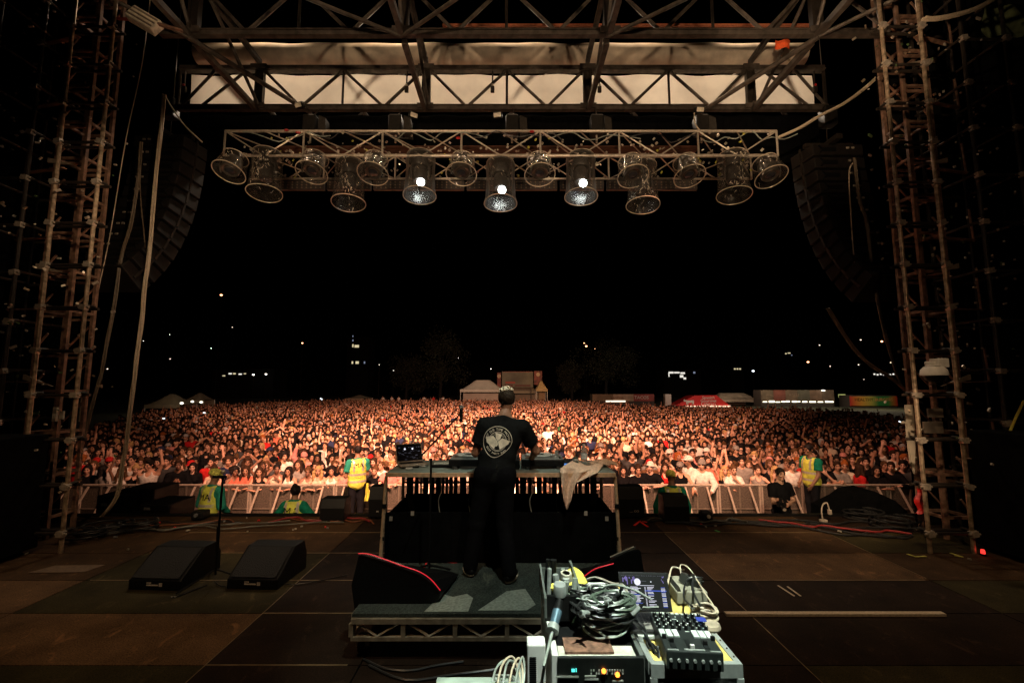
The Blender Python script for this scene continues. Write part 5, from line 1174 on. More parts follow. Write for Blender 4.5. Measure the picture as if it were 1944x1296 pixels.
MB().path([(a.x, 7.6, .02), (a.x - .02, 7.6, .14), (a.x + .02, 7.62, .26), (a.x + .08, 7.6, .30), (a.x + .11, 7.6, .20)], .011, 6).build('arm', ALU, t); MB().box((a.x, 7.6, .02), (.10, .08, .04)).box((a.x + .1, 7.58, .16), (.05, .05, .08)).build('foot', ALU, t, bevel=.01)
a = PZ(1866, 1047, .04); t = thing('red_beacon', 'small red glowing beacon on the deck by the right tower', 'lamp', (a.x, a.y, 0)); MB().lathe([(0, .055), (.02, .05), (.024, .02), (.024, 0), (0, 0)], (a.x, a.y, .02), (0, 0, 1), 12).build('glass', emat('beacon_red', (1, .04, .03), 1.6), t); MB().tube((a.x, a.y, 0), (a.x, a.y, .02), .04, 12).build('base', BLACK, t)

# ================================================================== tech case in the foreground
ZC = .98
def Q(u, v, z=ZC): return PZ(u, v, z)
# road case with yellow plywood top and silver trim
A = Q(1228, 1266); Bq = Q(1412, 1262); Cq = Q(1312, 1122); Dq = Q(1165, 1130)
cx0, cx1, cy0, cy1 = .60, Bq.x - .01, Bq.y, 2.86
t = thing('road_case', 'road case with yellow plywood top and silver edges carrying the mixer and laptop', 'case', ((cx0 + cx1) / 2, (cy0 + cy1) / 2, 0))
MB().bb((cx0, cy0, .10), (cx1, cy1, ZC - .02)).build('body', mat('case_laminate', (.035, .038, .035), .45, 0, .3, 12), t)
MB().bb((cx0 + .02, cy0 + .02, ZC - .0195), (cx1 - .02, cy1 - .02, ZC)).build('plywood_top', PLY, t)
mb = MB(); e = .022
mb.bb((cx0, cy0 - .004, ZC - .05), (cx1 + .004, cy0 + e, ZC + .006)); mb.bb((cx1 - e, cy0 + e, ZC - .05), (cx1 + .004, cy1, ZC + .006)); mb.bb((cx0 - .004, cy0 + e, ZC - .05), (cx0 + e, cy1, ZC + .006)); mb.bb((cx0 + e, cy1 - e, ZC - .05), (cx1 - e, cy1 + .004, ZC + .006))
for x in (cx0 + .01, cx1 - .01): mb.bb((x - .014, cy0 - .007, .1), (x + .016, cy0 + .012, ZC - .051))
mb.build('edge_trim', SILVER, t)
mb = MB()
for i in range(12): mb.tube((cx1 - .008, cy0 + .05 + i * .065, ZC + .006), (cx1 - .008, cy0 + .05 + i * .065, ZC + .0095), .004, 8)
mb.build('rivets', STEEL, t)
for x in (cx0 + .08, cx1 - .08):
    for y in (cy0 + .1, cy1 - .1): MB().tube((x - .02, y, .05), (x + .02, y, .05), .05, 14).build('caster', BLACK, t)
MB().lathe([(.0, .0), (.036, 0), (.036, .02), (.0, .02)], (cx1 - .06, cy0 - .02, ZC - .12), (0, -1, 0), 16).build('latch', SILVER, t)
# yellow edge shims and white board under the laptop
a = Q(1200, 1196); tag(MB().bb((.60, 2.26, ZC + .008), (.83, 2.66, ZC + .021)).build('white_board', mat('white_board', (.75, .76, .70), .5)), 'white board under the laptop on the road case', 'board')
laptop((.705, 2.46, ZC + .022), R(-3), 'open black laptop with a white and blue track list, on the road case', .26, .19, 32, 2, mat('laptop_black', (.03, .028, .026), .4))
# battle mixer
mx = thing('scratch_mixer', 'two channel scratch mixer with white pads and many knobs on the yellow case top', 'mixer', (.79, 2.19, ZC), R(-5))
W, D, H0, H1 = .235, .33, .06, .08
MB().add([(-W / 2, -D / 2, .004), (W / 2, -D / 2, .004), (W / 2, D / 2, .004), (-W / 2, D / 2, .004), (-W / 2, -D / 2, H0 + .02), (W / 2, -D / 2, H0 + .02), (W / 2, D / 2, H1), (-W / 2, D / 2, H1)], [(0, 3, 2, 1), (4, 5, 6, 7), (0, 1, 5, 4), (1, 2, 6, 5), (2, 3, 7, 6), (3, 0, 4, 7)]).build('body', mat('mixer_black', (.028, .034, .032), .4, .2, .2, 30), mx, local=True, bevel=.005)
def mxz(y): return H0 + .02 + (y + D / 2) / D * (H1 - H0 - .02) + .001
rr = random.Random(9)
mb = MB()
for i in range(8):
    for j in range(4):
        if i in (3, 4) and j > 1: continue
        x = -.105 + i * .030; y = .012 + j * .036; mb.tube((x, y, mxz(y)), (x, y, mxz(y) + .020), .0085, 10)
mb.build('knobs', BLACK, mx, local=True)
mb = MB()
for i in range(8):
    for j in range(4):
        x = -.105 + i * .030; y = .012 + j * .036; mb.bb((x - .0015, y - .008, mxz(y) + .0205), (x + .0015, y, mxz(y) + .0225)); 
        if rr.random() < .6: mb.bb((x - .010, y - .020, mxz(y)), (x + .010, y - .015, mxz(y) + .001))
for i in range(10): x = -.11 + i * .023; mb.bb((x, .148, mxz(.148)), (x + .014, .160, mxz(.148) + .003))
mb.build('knob_marks', mat('print_white', (.8, .82, .78), .5), mx, local=True)
for i in range(8):
    if i in (3, 4): continue
    x = -.114 + i * .0290; MB().bb((x, -.058, mxz(-.058)), (x + .024, .0, mxz(0) + .005)).build('pad', mat('pad_white', (.72, .78, .74), .45), mx, local=True)
MB().bb((.078, .046, mxz(.05) + .022), (.120, .080, mxz(.08) + .026)).build('display', S2, mx, local=True)
mb = MB()
for x in (-.09, -.02, .05): mb.bb((x, -.14, mxz(-.14)), (x + .022, -.075, mxz(-.075) + .002))
mb.mi(1); mb.bb((-.04, -.158, mxz(-.158)), (.045, -.148, mxz(-.148) + .002)); mb.mi(0)
mb.build('fader_slots', [mat('slot_dark', (.01, .012, .012), .4), SILVER], mx, local=True)
for (x, y) in ((-.08, -.10), (.06, -.11), (-.005, -.145), (.105, -.07), (-.105, -.07)): MB().bb((x - .008, y - .006, mxz(y)), (x + .010, y + .006, mxz(y) + .018)).build('fader_cap', WHITE if x == -.005 else BLACK, mx, local=True, bevel=.002)
mb = MB()
for i in range(7): mb.tube((-.10 + i * .033, -D / 2 - .001, .045), (-.10 + i * .033, -D / 2 - .008, .045), .007, 8)
mb.bb((-.11, -D / 2 + .004, mxz(-.19)), (-.065, -D / 2 + .012, mxz(-.19) + .001)); mb.bb((.065, -D / 2 + .004, mxz(-.19)), (.11, -D / 2 + .012, mxz(-.19) + .001))
mb.build('front_sockets', SILVER, mx, local=True)

# open lid box at the right back corner with coiled lead
ax0, ay0 = .90, 2.52
t = thing('adapter_box', 'pale open box of adapters at the back corner of the road case', 'box', (1.0, 2.7, ZC + .01))
MB().bb((.91, 2.60, ZC + .008), (1.08, 2.82, ZC + .075)).build('base', mat('box_pale', (.36, .33, .25), .6), t, bevel=.006)
MB().prism([(.915, 2.605, ZC + .0755), (.925, 2.605, ZC + .10), (.935, 2.605, ZC + .0755)], (0, .2, 0)).box((1.0, 2.70, ZC + .10), (.04, .06, .05), Euler((.2, .3, .5))).box((1.05, 2.66, ZC + .095), (.05, .03, .04), Euler((.2, .3, -.5))).build('adapters', mat('adapter_dark', (.04, .04, .035), .5), t)
pts = []
for i in range(60):
    a = i * .5; q = .055 + .010 * math.sin(i * .7); pts.append((.985 + q * math.cos(a), 2.42 + q * .75 * math.sin(a), ZC + .03 + .0009 * i + .008 * math.sin(i)))
cable('coiled_lead', pts, .0055, CABLEW, 'coiled pale lead lying right of the scratch mixer')
t = tag(MB().lathe([(0, 0), (.042, 0), (.05, .015), (.045, .03), (.02, .038), (0, .038)], (.985, 2.36, ZC + .001), (0, 0, 1), 20).build('power_brick', mat('brick_pale', (.45, .36, .26), .5), smooth=True), 'rounded pale power brick inside the coiled lead', 'adapter')
cable('white_lead', [(.98, 2.72, ZC + .12), (1.0, 2.78, ZC + .15), (1.03, 2.72, ZC + .15), (1.05, 2.55, ZC + .08), (1.06, 2.48, ZC + .05), (1.03, 2.42, ZC + .04)], .0042, CABLEW, 'pale lead arching over the adapter box')
cable('black_lead', [(.94, 2.36, ZC + .11), (.95, 2.48, ZC + .14), (1.0, 2.58, ZC + .17), (1.02, 2.68, ZC + .13), (.98, 2.74, ZC + .10)], .006, CABLEB, 'black lead running from the scratch mixer to the adapter box')
cable('black_lead', [(.90, 2.36, ZC + .11), (.91, 2.50, ZC + .09), (.97, 2.60, ZC + .14), (1.05, 2.60, ZC + .15), (1.08, 2.70, ZC + .10)], .005, CABLEB, 'second black lead beside the adapter box')
cable('yellow_lead', [(.86, 2.62, ZC + .08), (.92, 2.72, ZC + .14), (.97, 2.8, ZC + .13), (1.02, 2.78, ZC + .12)], .005, CABLEW, 'short pale lead behind the laptop corner')

# tall rack with units left of the case
qx0, qx1, qy0, qy1 = .175, .585, 2.10, 2.86; ZR2 = 1.0
t = thing('equipment_rack', 'tall white-sided equipment rack with lit front panel, buried under cables', 'rack', ((qx0 + qx1) / 2, (qy0 + qy1) / 2, 0))
MB().bb((qx0, qy0 + .01, .10), (qx0 + .03, qy1, ZR2)).bb((qx0 + .0305, qy1 - .02, .1), (qx1 - .0205, qy1, ZR2)).build('side_panel', WHITE, t, bevel=.003)
MB().bb((qx1 - .02, qy0 + .01, .10), (qx1, qy1, ZR2)).build('side_panel', mat('rack_side', (.12, .13, .12), .5), t)
MB().bb((qx0 + .031, qy0 + .02, .08), (qx1 - .021, qy1 - .021, ZR2 - .03)).build('inner_body', BLACK, t)
u1 = MB().bb((qx0 + .025, qy0, ZR2 - .20), (qx1 - .005, qy0 + .019, ZR2 - .005)).build('front_unit', mat('unit_black', (.018, .02, .018), .35, .3), t, bevel=.004)
MB().bb((qx0 + .025, qy0 + .002, .60), (qx1 - .005, qy0 + .019, ZR2 - .21)).build('front_unit', mat('unit_black', 0), t, bevel=.004)
OR = emat('led_orange', (1, .25, .03), 4); CY = emat('led_cyan', (.1, .9, .8), 1.5)
def onf(u, v): return P(u, v, qy0 - .003)
mb = MB()
for (u, v) in ((1146, 1272), (1172, 1279)): mb.tube(onf(u, v), onf(u, v) + Vector((0, -.006, 0)), .010, 10)
mb.build('orange_led', OR, u1)
mb = MB(); a = onf(1085, 1274); mb.bb(a, a + Vector((.014, -.003, .012))).bb(a + Vector((.018, 0, 0)), a + Vector((.022, -.003, .014))); mb.build('cyan_led', CY, u1)
mb = MB()
for i in range(13):
    for j in range(2):
        if rr.random() < .85: a = onf(1121 + i * 5, 1273 + j * 6); mb.bb(a, a + Vector((.006, -.002, .007)))
for (u, v, w_) in ((1055, 1285, .10), (1110, 1284, .05), (1110, 1290, .06), (1162, 1293, .05)): a = onf(u, v); mb.bb(a, a + Vector((w_, -.002, .007)))
mb.build('panel_marks', mat('dim_print', (.35, .36, .32), .5), u1)
# papers and metal tray on the rack top
mb = MB(); mb.bb((qx0 + .035, qy0 + .03, ZR2 - .028), (qx1 - .03, qy0 + .12, ZR2 - .02)); tag(mb.build('paper_sheets', mat('paper', (.65, .62, .52), .8, 0, .3, 25)), 'pale torn paper sheets at the front of the rack top', 'paper')
mb = MB(); mb.bb((.24, qy0 + .05, ZR2 - .018), (.46, qy0 + .17, ZR2 - .008)); tag(mb.build('rusty_strip', mat('rusty', (.22, .11, .07), .7, 0, .5, 40)), 'rusty brown metal strip lying on the rack papers', 'strip')
# pouch/tray standing at the back left of the rack with yellow cloth
t = thing('tool_tray', 'dark metal tray full of plugs and lamps at the back left of the rack', 'tray', (.25, 2.62, ZR2))
x0, x1, y0, y1 = .165, .36, 2.40, 2.85
MB().bb((x0, y0, ZR2 + .0), (x1, y1, ZR2 + .015)).build('tray_base', BLACK, t)
MB().bb((x0, y0, ZR2 + .0155), (x0 + .012, y1, ZR2 + .11)).bb((x1 - .012, y0, ZR2 + .0155), (x1, y1, ZR2 + .13)).bb((x0 + .0125, y1 - .012, ZR2 + .0155), (x1 - .0125, y1, ZR2 + .09)).build('tray_wall', mat('tray_grey', (.20, .22, .20), .4, .5), t)
MB().bb((x0 + .0125, y0, ZR2 + .0155), (x1 - .0125, y0 + .02, ZR2 + .12)).build('front_wall', BLACK, t)
for k in range(9):
    px, py = rr.uniform(x0 + .03, x1 - .03), rr.uniform(y0 + .06, y1 - .04)
    MB().tube((px, py, ZR2 + .03), (px + rr.uniform(-.02, .02), py + rr.uniform(-.02, .02), ZR2 + .15 + rr.uniform(0, .04)), .011 + .008 * rr.random(), 8).build('plug', (SILVER, BLACK, CABLEG)[k % 3], t)
o = tag(MB().lathe([(0, .055), (.030, .055), (.034, .045), (.034, .0), (.0, 0)], (.245, 2.42, ZR2 + .12), (0, -.15, 1), 20).build('tape_roll', SILVER, smooth=True), 'shiny silver tape roll standing on the tool tray', 'tape roll')
o = tag(MB().lathe([(.02, .04), (.030, .04), (.032, .03), (.032, .0), (.02, 0)], (.29, 2.52, ZR2 + .15), (0, -.15, 1), 20).build('tape_roll', mat('cream_roll', (.55, .50, .40), .5), smooth=True), 'small cream tape roll behind the shiny one', 'tape roll')
# blue-grey torch hanging on the front left of the tray
a = P(1058, 1160, 2.32); b = P(1040, 1232, 2.16); t = thing('torch', 'blue-grey cylindrical torch leaning at the left of the rack', 'torch', a); d = (b - a)
MB().tube(a, a + d * .38, .024, 16, .021).build('handle', mat('torch_blue', (.12, .20, .26), .35, .4), t, smooth=True)
MB().tube(a + d * .38, a + d * .55, .027, 16, .030).build('head', SILVER, t, smooth=True); MB().tube(a + d * .551, a + d * 1.4, .008, 8, .006).build('lead', CABLEG, t); MB().tube(a - d * .30, a, .018, 12, .024).build('tail', BLACK, t, smooth=True)
t = thing('pen_light', 'slim green-tipped pen light standing among the cables', 'torch', (.37, 2.45, ZR2)); a = P(1099, 1140, 2.48); b = P(1090, 1185, 2.38)
MB().tube(a, b, .013, 12, .016).build('barrel', mat('pen_green', (.10, .16, .09), .3, .5), t, smooth=True); MB().ico(a, .012, 2).build('tip', emat('tip_green', (.3, 1, .2), .7), t)
# yellow cloth hung over the back corner
def cl(a, b):
    p00 = P(1038, 1118, 2.66); p10 = P(1090, 1072, 2.80); p01 = P(1056, 1132, 2.58); p11 = P(1116, 1108, 2.66)
    p = p00.lerp(p10, a).lerp(p01.lerp(p11, a), b); p.z += .015 * math.sin(b * 3.14) + .008 * math.sin(a * 11 + b * 4); return p
mb = MB(); mb.grid(cl, 24, 14); o = mb.build('yellow_cloth', YELLOWC, smooth=True); md = o.modifiers.new('thick', 'SOLIDIFY'); md.thickness = .006; tag(o, 'yellow cloth draped over the back corner of the tool tray', 'cloth')
# heap of cables
def loopy(cx, cy, cz, r_, n, seed, tilt=0, turns=3, squash=.8):
    q = random.Random(seed); pts = []; N = turns * 12
    for i in range(N):
        a = i * 2 * math.pi / 12; rr_ = r_ * (1 + .18 * math.sin(i * .9 + seed)); x = rr_ * math.cos(a); y = rr_ * squash * math.sin(a); z = y * math.sin(tilt) + .012 * q.random() + .004 * i / turns
        pts.append((cx + x + q.uniform(-.006, .006), cy + y * math.cos(tilt), cz + z))
    return pts
names = ['front left', 'middle', 'back left', 'right side', 'lowest', 'topmost', 'tight inner', 'wide outer', 'thick grey', 'thin grey', 'leaning', 'drooping']
names += ['seventh', 'eighth', 'ninth', 'tenth']
names += ['eleventh', 'twelfth', 'thirteenth', 'fourteenth']
for k in range(20):
    q = random.Random(100 + k); cx = .45 + q.uniform(-.06, .055); cy = 2.40 + q.uniform(-.14, .12); m = [CABLEB, CABLEG, CABLEB, SILVER, CABLEB, mat('cable_green', (.10, .13, .10), .3), CABLEB][k % 7]
    cable('cable_coil', loopy(cx, cy, ZR2 + .015 + .005 * k, q.uniform(.035, .108), 0, k, q.uniform(-.15, .3), 3 + k % 3), q.uniform(.0038, .0075), m, names[k] + ' coil of cable in the tangled heap on the equipment rack', grp='cable heap on the equipment rack', n=6)
cable('grey_lead', [(.40, 2.30, ZR2 + .12), (.48, 2.22, ZR2 + .10), (.58, 2.26, ZR2 + .13), (.66, 2.30, ZR2 + .11), (.72, 2.33, ZC + .12)], .006, CABLEG, 'lower grey lead looping from the cable heap to the scratch mixer')
cable('grey_lead', [(.44, 2.50, ZR2 + .10), (.52, 2.46, ZR2 + .15), (.62, 2.40, ZR2 + .15), (.69, 2.34, ZC + .15)], .006, CABLEG, 'upper grey lead looping from the cable heap to the scratch mixer')
cable('grey_lead', [(.42, 2.75, ZR2 + .05), (.48, 2.70, ZR2 + .09), (.55, 2.60, ZR2 + .10), (.60, 2.5, ZR2 + .12), (.60, 2.36, ZR2 + .04)], .0085, mat('lead_tan', (.35, .32, .26), .4), 'thick tan lead arching behind the cable heap')
for k in range(7):
    q = random.Random(200 + k); a = Vector((.32 + k * .04, 2.2 + q.uniform(0, .3), ZR2 + .10 + q.uniform(0, .08)))
    t = thing('plug_connector', 'silver plug end in the cable heap, %s from the left' % ordn[k], 'plug', a, group='plugs in the cable heap'); dd = Vector((q.uniform(-1, 1), q.uniform(-1, .2), q.uniform(-.3, .5))).normalized() * .05
    MB().tube(a, a + dd, .0105, 10).build('shell', SILVER, t, smooth=True); MB().tube(a + dd, a + dd * 1.6, .007, 8, .004).build('strain_relief', BLACK, t)
for k in range(5):
    q = random.Random(300 + k); x = .56 + q.uniform(0, .05)
    cable('black_lead', [(.56, 2.5 - k * .06, ZR2 + .08), (.615 + q.uniform(0, .02), 2.42 - k * .05, ZR2 + .03), (.62 + q.uniform(0, .03), 2.30 - k * .04, ZC + .01), (.60 + q.uniform(0, .12), 2.16 + q.uniform(-.04, .02), ZC + .012), (.60 + q.uniform(0, .05), 2.05, ZC - .2)], .005, CABLEB, 'black lead spilling from the heap over the case corner, %s one' % ordn[k], grp='leads spilling over the case corner')
# small white distribution box at the left foot
a = P(1003, 1226, 2.12); b = P(1034, 1226, 2.12)
t = thing('power_distributor', 'white power distribution box with barcode left of the rack', 'box', (.11, 2.2, 0)); MB().bb((.068, 2.13, .30), (.150, 2.21, a.z)).build('housing', WHITE, t, bevel=.006)
mb = MB()
for i in range(14): mb.bb((.078, 2.127, a.z - .05 - i * .008), (.108, 2.1295, a.z - .054 - i * .008))
mb.build('barcode', BLACK, t); MB().bb((.066, 2.14, .0), (.152, 2.6, .295)).build('stand', BLACK, t)
# pale sheet and white cables at the bottom edge
c = PZ(930, 1290, .55)
MBs = MB().bb((-.42, c.y - .35, .0), (.04, c.y + .06, .50)); t = thing('flight_case', 'black flight case with pale lid at the bottom edge of the view', 'case', (-.2, c.y, 0)); MBs.build('body', BLACK, t)
MB().bb((-.43, c.y - .36, .501), (.05, c.y + .07, .525)).build('lid', mat('lid_green', (.42, .50, .42), .5, 0, .2, 8), t, bevel=.004)
for k in range(5):
    q = random.Random(400 + k); cable('white_lead', [(-.12 + k * .03, c.y - .2, .55), (-.09 + k * .03, c.y - .05, .62 + q.uniform(0, .05)), (-.02 + .02 * k, c.y + .02, .66 + q.uniform(-.04, .06)), (.03 + .01 * k, c.y - .02, .60), (.05, c.y - .12, .54)], .006, CABLEW if k % 2 else CABLEG, 'arched white lead on the flight case at the bottom edge, %s one' % ordn[k], grp='white leads on the flight case')
cable('white_lead', loopy(-.03, c.y - .06, .545, .06, 0, 7, 0, 3), .006, CABLEG, 'coil of grey white lead on the flight case lid')
for k, pts in enumerate(([(690, 1250), (730, 1268), (780, 1272), (830, 1262), (880, 1255)], [(700, 1262), (770, 1290), (860, 1280), (940, 1270)])):
    cable('floor_cable', [PZ(u, v, .012) for u, v in pts], .010, CABLEB, ('upper', 'lower')[k] + ' thick black cable on the deck in front of the riser')

# ================================================================== crowd barrier
MESHM = mat('perforated_sheet', (.11, .09, .07), .6, .2, .8, 38)
BW = 1.07; BY = 11.6; RAILZ = -.25
def barrier_proto(x, label):
    t = thing('crowd_barrier', label, 'barrier', (x, BY, GZ), group='barrier panels in front of the crowd')
    h = BW / 2
    MB().tube((x - h + .01, BY, RAILZ), (x + h - .01, BY, RAILZ), .028, 10).build('top_rail', ALU, t)
    for sx in (-1, 1): MB().bb((x + sx * (h - .03) - .02, BY - .03, GZ), (x + sx * (h - .03) + .02, BY + .02, RAILZ - .03)).build('post', ALU, t)
    MB().bb((x - .018, BY - .03, GZ), (x + .018, BY - .005, RAILZ - .03)).build('post', mat('alu_dull', (.34, .29, .23), .5, .7), t)
    MB().bb((x - h + .051, BY - .0, GZ + .05), (x + h - .051, BY + .01, RAILZ - .04)).build('sheet', MESHM, t)
    MB().bb((x - h + .051, BY - .028, GZ + .66), (x - .019, BY - .004, GZ + .69)).bb((x + .019, BY - .028, GZ + .66), (x + h - .051, BY - .004, GZ + .69)).build('cross_rail', MATS['alu_dull'], t)
    MB().bar((x - .30, BY - .04, RAILZ - .03), (x - .30, BY - .55, GZ + .45), .042, .03).build('strut', ALU, t)
    MB().bar((x + .24, BY - .04, RAILZ - .03), (x + .24, BY - .55, GZ + .45), .042, .03).build('strut', ALU, t)
    MB().bb((x - h + .02, BY - .9, GZ), (x + h - .02, BY - .05, GZ + .03)).build('step_plate', ALU, t)
    return t
bp = None; nB = 22; x0 = -11.4
for k in range(nB):
    x = x0 + k * BW
    lab = 'barrier panel of the front row, ' + (['at the far left end', 'second from the far left end', 'third from the left end', 'fourth from the left end', 'fifth from the left end, behind the yellow-capped steward', 'sixth from the left', 'seventh from the left', 'eighth from the left, behind the dark-haired steward', 'ninth from the left', 'tenth from the left, at the standing steward', 'eleventh, seen through the desk slats', 'twelfth, seen through the desk slats', 'thirteenth, seen through the desk slats', 'just right of the desk', 'second right of the desk', 'behind the right capped steward', 'fourth right of the desk', 'fifth right of the desk', 'left of the photographer', 'behind the photographer', 'right of the standing right steward', 'at the far right end'][k])
    if bp is None: bp = barrier_proto(x, lab); 
    else:
        c = copy_tree(bp); c.location.x = x; c['label'] = lab

# ================================================================== people of the crew
SK1 = (.48, .25, .16); SK2 = (.30, .15, .09); SK3 = (.58, .33, .22)
def dress(f, root, skin, top=None, topc=None, trou=(.012, .012, .015), vox=.011, adapt=0, hair=None, hairc=(.02, .015, .01), bname='body', **kw):
    b = f.body(vox=vox, name=bname, parent=root, **kw); b.color = (*skin, 1)
    o = None
    if top: o = f.wear('shirt', f.top_prims(top), root, vox=vox); o.color = (*topc, 1)
    if trou: q = f.wear('trousers', f.trouser_prims(), root, vox=vox * 1.2); q.color = (*trou, 1)
    if hair: put_hair(root, f.HM, hair, hairc, .008)
    return b, o
VESTY = mat('hi_vis_yellow', (.72, .74, .10), .6, 0, .2, 14, .8); REFL = mat('reflective_band', (.55, .52, .45), .3, .3, .2, 30)
def bvh_of(o):
    me = o.data; return BVHTree.FromPolygons([v.co.copy() for v in me.vertices], [tuple(p.vertices) for p in me.polygons])
def project(mb_pts, fs, bvh, y0, diry, m, off=.003, mb=None):
    """drop flat points (x,z) on a garment along y"""
    vs = []
    for p in mb_pts:
        hit = bvh.ray_cast(Vector((p[0], y0, p[1])), Vector((0, diry, 0)))
        vs.append((p[0], (hit[0].y if hit[0] else 0) - diry * off, p[1]))
    mb.add(vs, fs)
def subdiv_poly(poly, n):
    out = []
    for i in range(len(poly)):
        a = Vector(poly[i]); b = Vector(poly[(i + 1) % len(poly)])
        for k in range(n): out.append(tuple(a.lerp(b, k / n)))
    return out
def vest(f, root, vox=.012, text=('MA',), tsize=.17, tz=None, backdir=1):
    pr = f.torso(.034, waistfit=1.12)
    pr += [cap_(f.neck + Vector((0, .02, -.01)), f.sh[sd] + Vector((-sd * .05, 0, .012)), .062, .066, .04) for sd in (-1, 1)]
    pr += [boxp(f.hip + Vector((0, 0, -.27)), (.4, .4, .15)), cap_(f.neck + Vector((0, -.02, .03)), f.neck + Vector((0, 0, .2)), .085, .09, op='-')]
    pr += [cap_(f.sh[sd] + Vector((sd * .055, -.3, -.05)), f.sh[sd] + Vector((sd * .055, .3, -.05)), .09, .09, op='-') for sd in (1, -1)]
    o = f.wear('hi_vis_vest', pr, root, VESTY, vox)
    wrinkle(o, .0028, 7)
    bv = bvh_of(o)
    # reflective bands wrapped on the vest: shoulder strips and two belts on the back and the front
    for yy, dr in ((1.5, -1), (-1.5, 1)):
        mb = MB()
        def band(fn, nu):
            vs = []; fs = []
            for i in range(nu + 1):
                a = i / nu
                for p in fn(a):
                    hit = bv.ray_cast(Vector((p[0], yy, p[1])), Vector((0, dr, 0))); vs.append((p[0], hit[0].y - dr * .004, p[1]) if hit[0] else None)
            for i in range(nu):
                q = (2 * i, 2 * i + 1, 2 * i + 3, 2 * i + 2)
                if all(vs[k] is not None for k in q): mb.add([vs[k] for k in q], [(0, 1, 2, 3)])
        for hz in (f.hip.z + .05, f.hip.z + .21): band(lambda a: ((-.26 + .52 * a + f.waist.x, hz), (-.26 + .52 * a + f.waist.x, hz + .05)), 26)
        for sx in (-1, 1): band(lambda a: ((f.neck.x + sx * .085, f.waist.z + .12 + a * .36), (f.neck.x + sx * .13, f.waist.z + .12 + a * .36)), 18)
        if mb.v: mb.build('reflective_bands', REFL, o, local=True)
    mb = MB()
    for k, s in enumerate(text):
        vs, fs = text_mesh(s, tsize if k == 0 else tsize * .35); zc = (tz if tz else f.chest.z - .04) - k * .26
        project([(-p.x * 1 + f.chest.x * 1, p.y + zc) for p in vs], fs, bv, 1.5, -1, None, .006, mb)
    mb.build('vest_lettering', BLACK, o, local=True)
    return o
def crew(label, x, y, z, rz, f, **kw):
    r = thing('person', label, 'person', (x, y, z), rz); return r
GREEN = (.01, .20, .12); TEAL = (.03, .28, .20)
# steward with yellow cap, bent forward against the stage on the left (seen from behind: faces the crowd => turned by pi)
a = P(385, 975, 8.6)
f = Fig(1.8, lean=.10, arms={1: dict(e=(.10, -.02, -.27), w=(-.05, -.20, -.06)), -1: dict(e=(-.08, .02, -.27), w=(.02, -.16, -.14))}, head=(18, 0, -25))
r = crew('steward in yellow cap, teal jacket and yellow vest bending at the left of the pit', a.x, 8.7, -1.2, R(165), f)
dress(f, r, SK2, 'long', TEAL); vest(f, r, text=('MA',)); c = put_hair(r, f.HM, 'cap', (.75, .72, .16), .008)
# steward with dark hair leaning on the stage edge
a = P(562, 960, 8.5)
f = Fig(1.66, lean=-.02, arms={1: dict(e=(.16, .02, -.24), w=(.10, .06, -.20)), -1: dict(e=(-.17, -.02, -.22), w=(-.06, -.04, -.22))}, head=(0, 0, 12))
r = crew('dark-haired steward in a yellow vest lettered MA, back turned, low at the stage edge', a.x, 8.45, -1.28, R(180), f)
dress(f, r, SK2, 'long', GREEN, hair='bun', hairc=(.012, .01, .01)); vest(f, r, text=('MA',), tsize=.2)
# standing steward left of the desk, seen from behind and slightly from the side
a = P(678, 900, 11.0)
f = Fig(1.85, arms={1: dict(e=(.06, -.02, -.29), w=(-.05, -.22, -.02)), -1: dict(e=(-.05, -.05, -.28), w=(.05, -.22, .02))}, head=(14, 0, 8), wide=1.05)
r = crew('standing steward in green shirt and yellow vest, back to the stage, left of the desk', a.x, 11.0, -1.08, R(212), f)
dress(f, r, SK2, 'tee', TEAL, hair='buzz', hairc=(.012, .01, .01)); vest(f, r, text=('MA', 'CROWD'), tsize=.16, tz=f.chest.z + .02)
mb = MB(); mb.grid(lambda p, q: Vector((-.22 - .10 * p + .02 * math.sin(q * 8), -.10 + .03 * math.sin(p * 9), .95 - .42 * q)), 8, 12); o = mb.build('yellow_cloth', VESTY, r, local=True, smooth=True)
# crouching capped steward right of the desk
a = P(1285, 940, 8.5)
f = Fig(1.78, lean=.06, arms={1: dict(e=(.10, -.02, -.28), w=(.02, -.03, -.25)), -1: dict(e=(-.10, -.02, -.28), w=(-.02, -.03, -.25))}, head=(16, 0, -30))
r = crew('steward in yellow cap and yellow vest behind the small speaker right of the desk', a.x, 8.7, -1.2, R(180), f)
dress(f, r, SK2, 'long', GREEN); vest(f, r, text=('MA',)); put_hair(r, f.HM, 'cap', (.75, .72, .16), .008)
# standing steward at the right, side view facing left
a = P(1535, 900, 11.0)
f = Fig(1.84, arms={1: dict(e=(.04, -.06, -.28), w=(.0, -.17, -.19)), -1: dict(e=(-.05, .02, -.29), w=(.04, -.14, -.20))}, head=(4, 0, 0), wide=1.1)
r = crew('standing steward in dark green shirt and yellow vest in profile, right of the photographer', a.x, 10.9, -1.02, R(-78), f)
dress(f, r, SK2, 'tee', GREEN, hair='buzz', hairc=(.012, .01, .01)); vest(f, r, text=('MA',)); 
mb = MB(); o = None
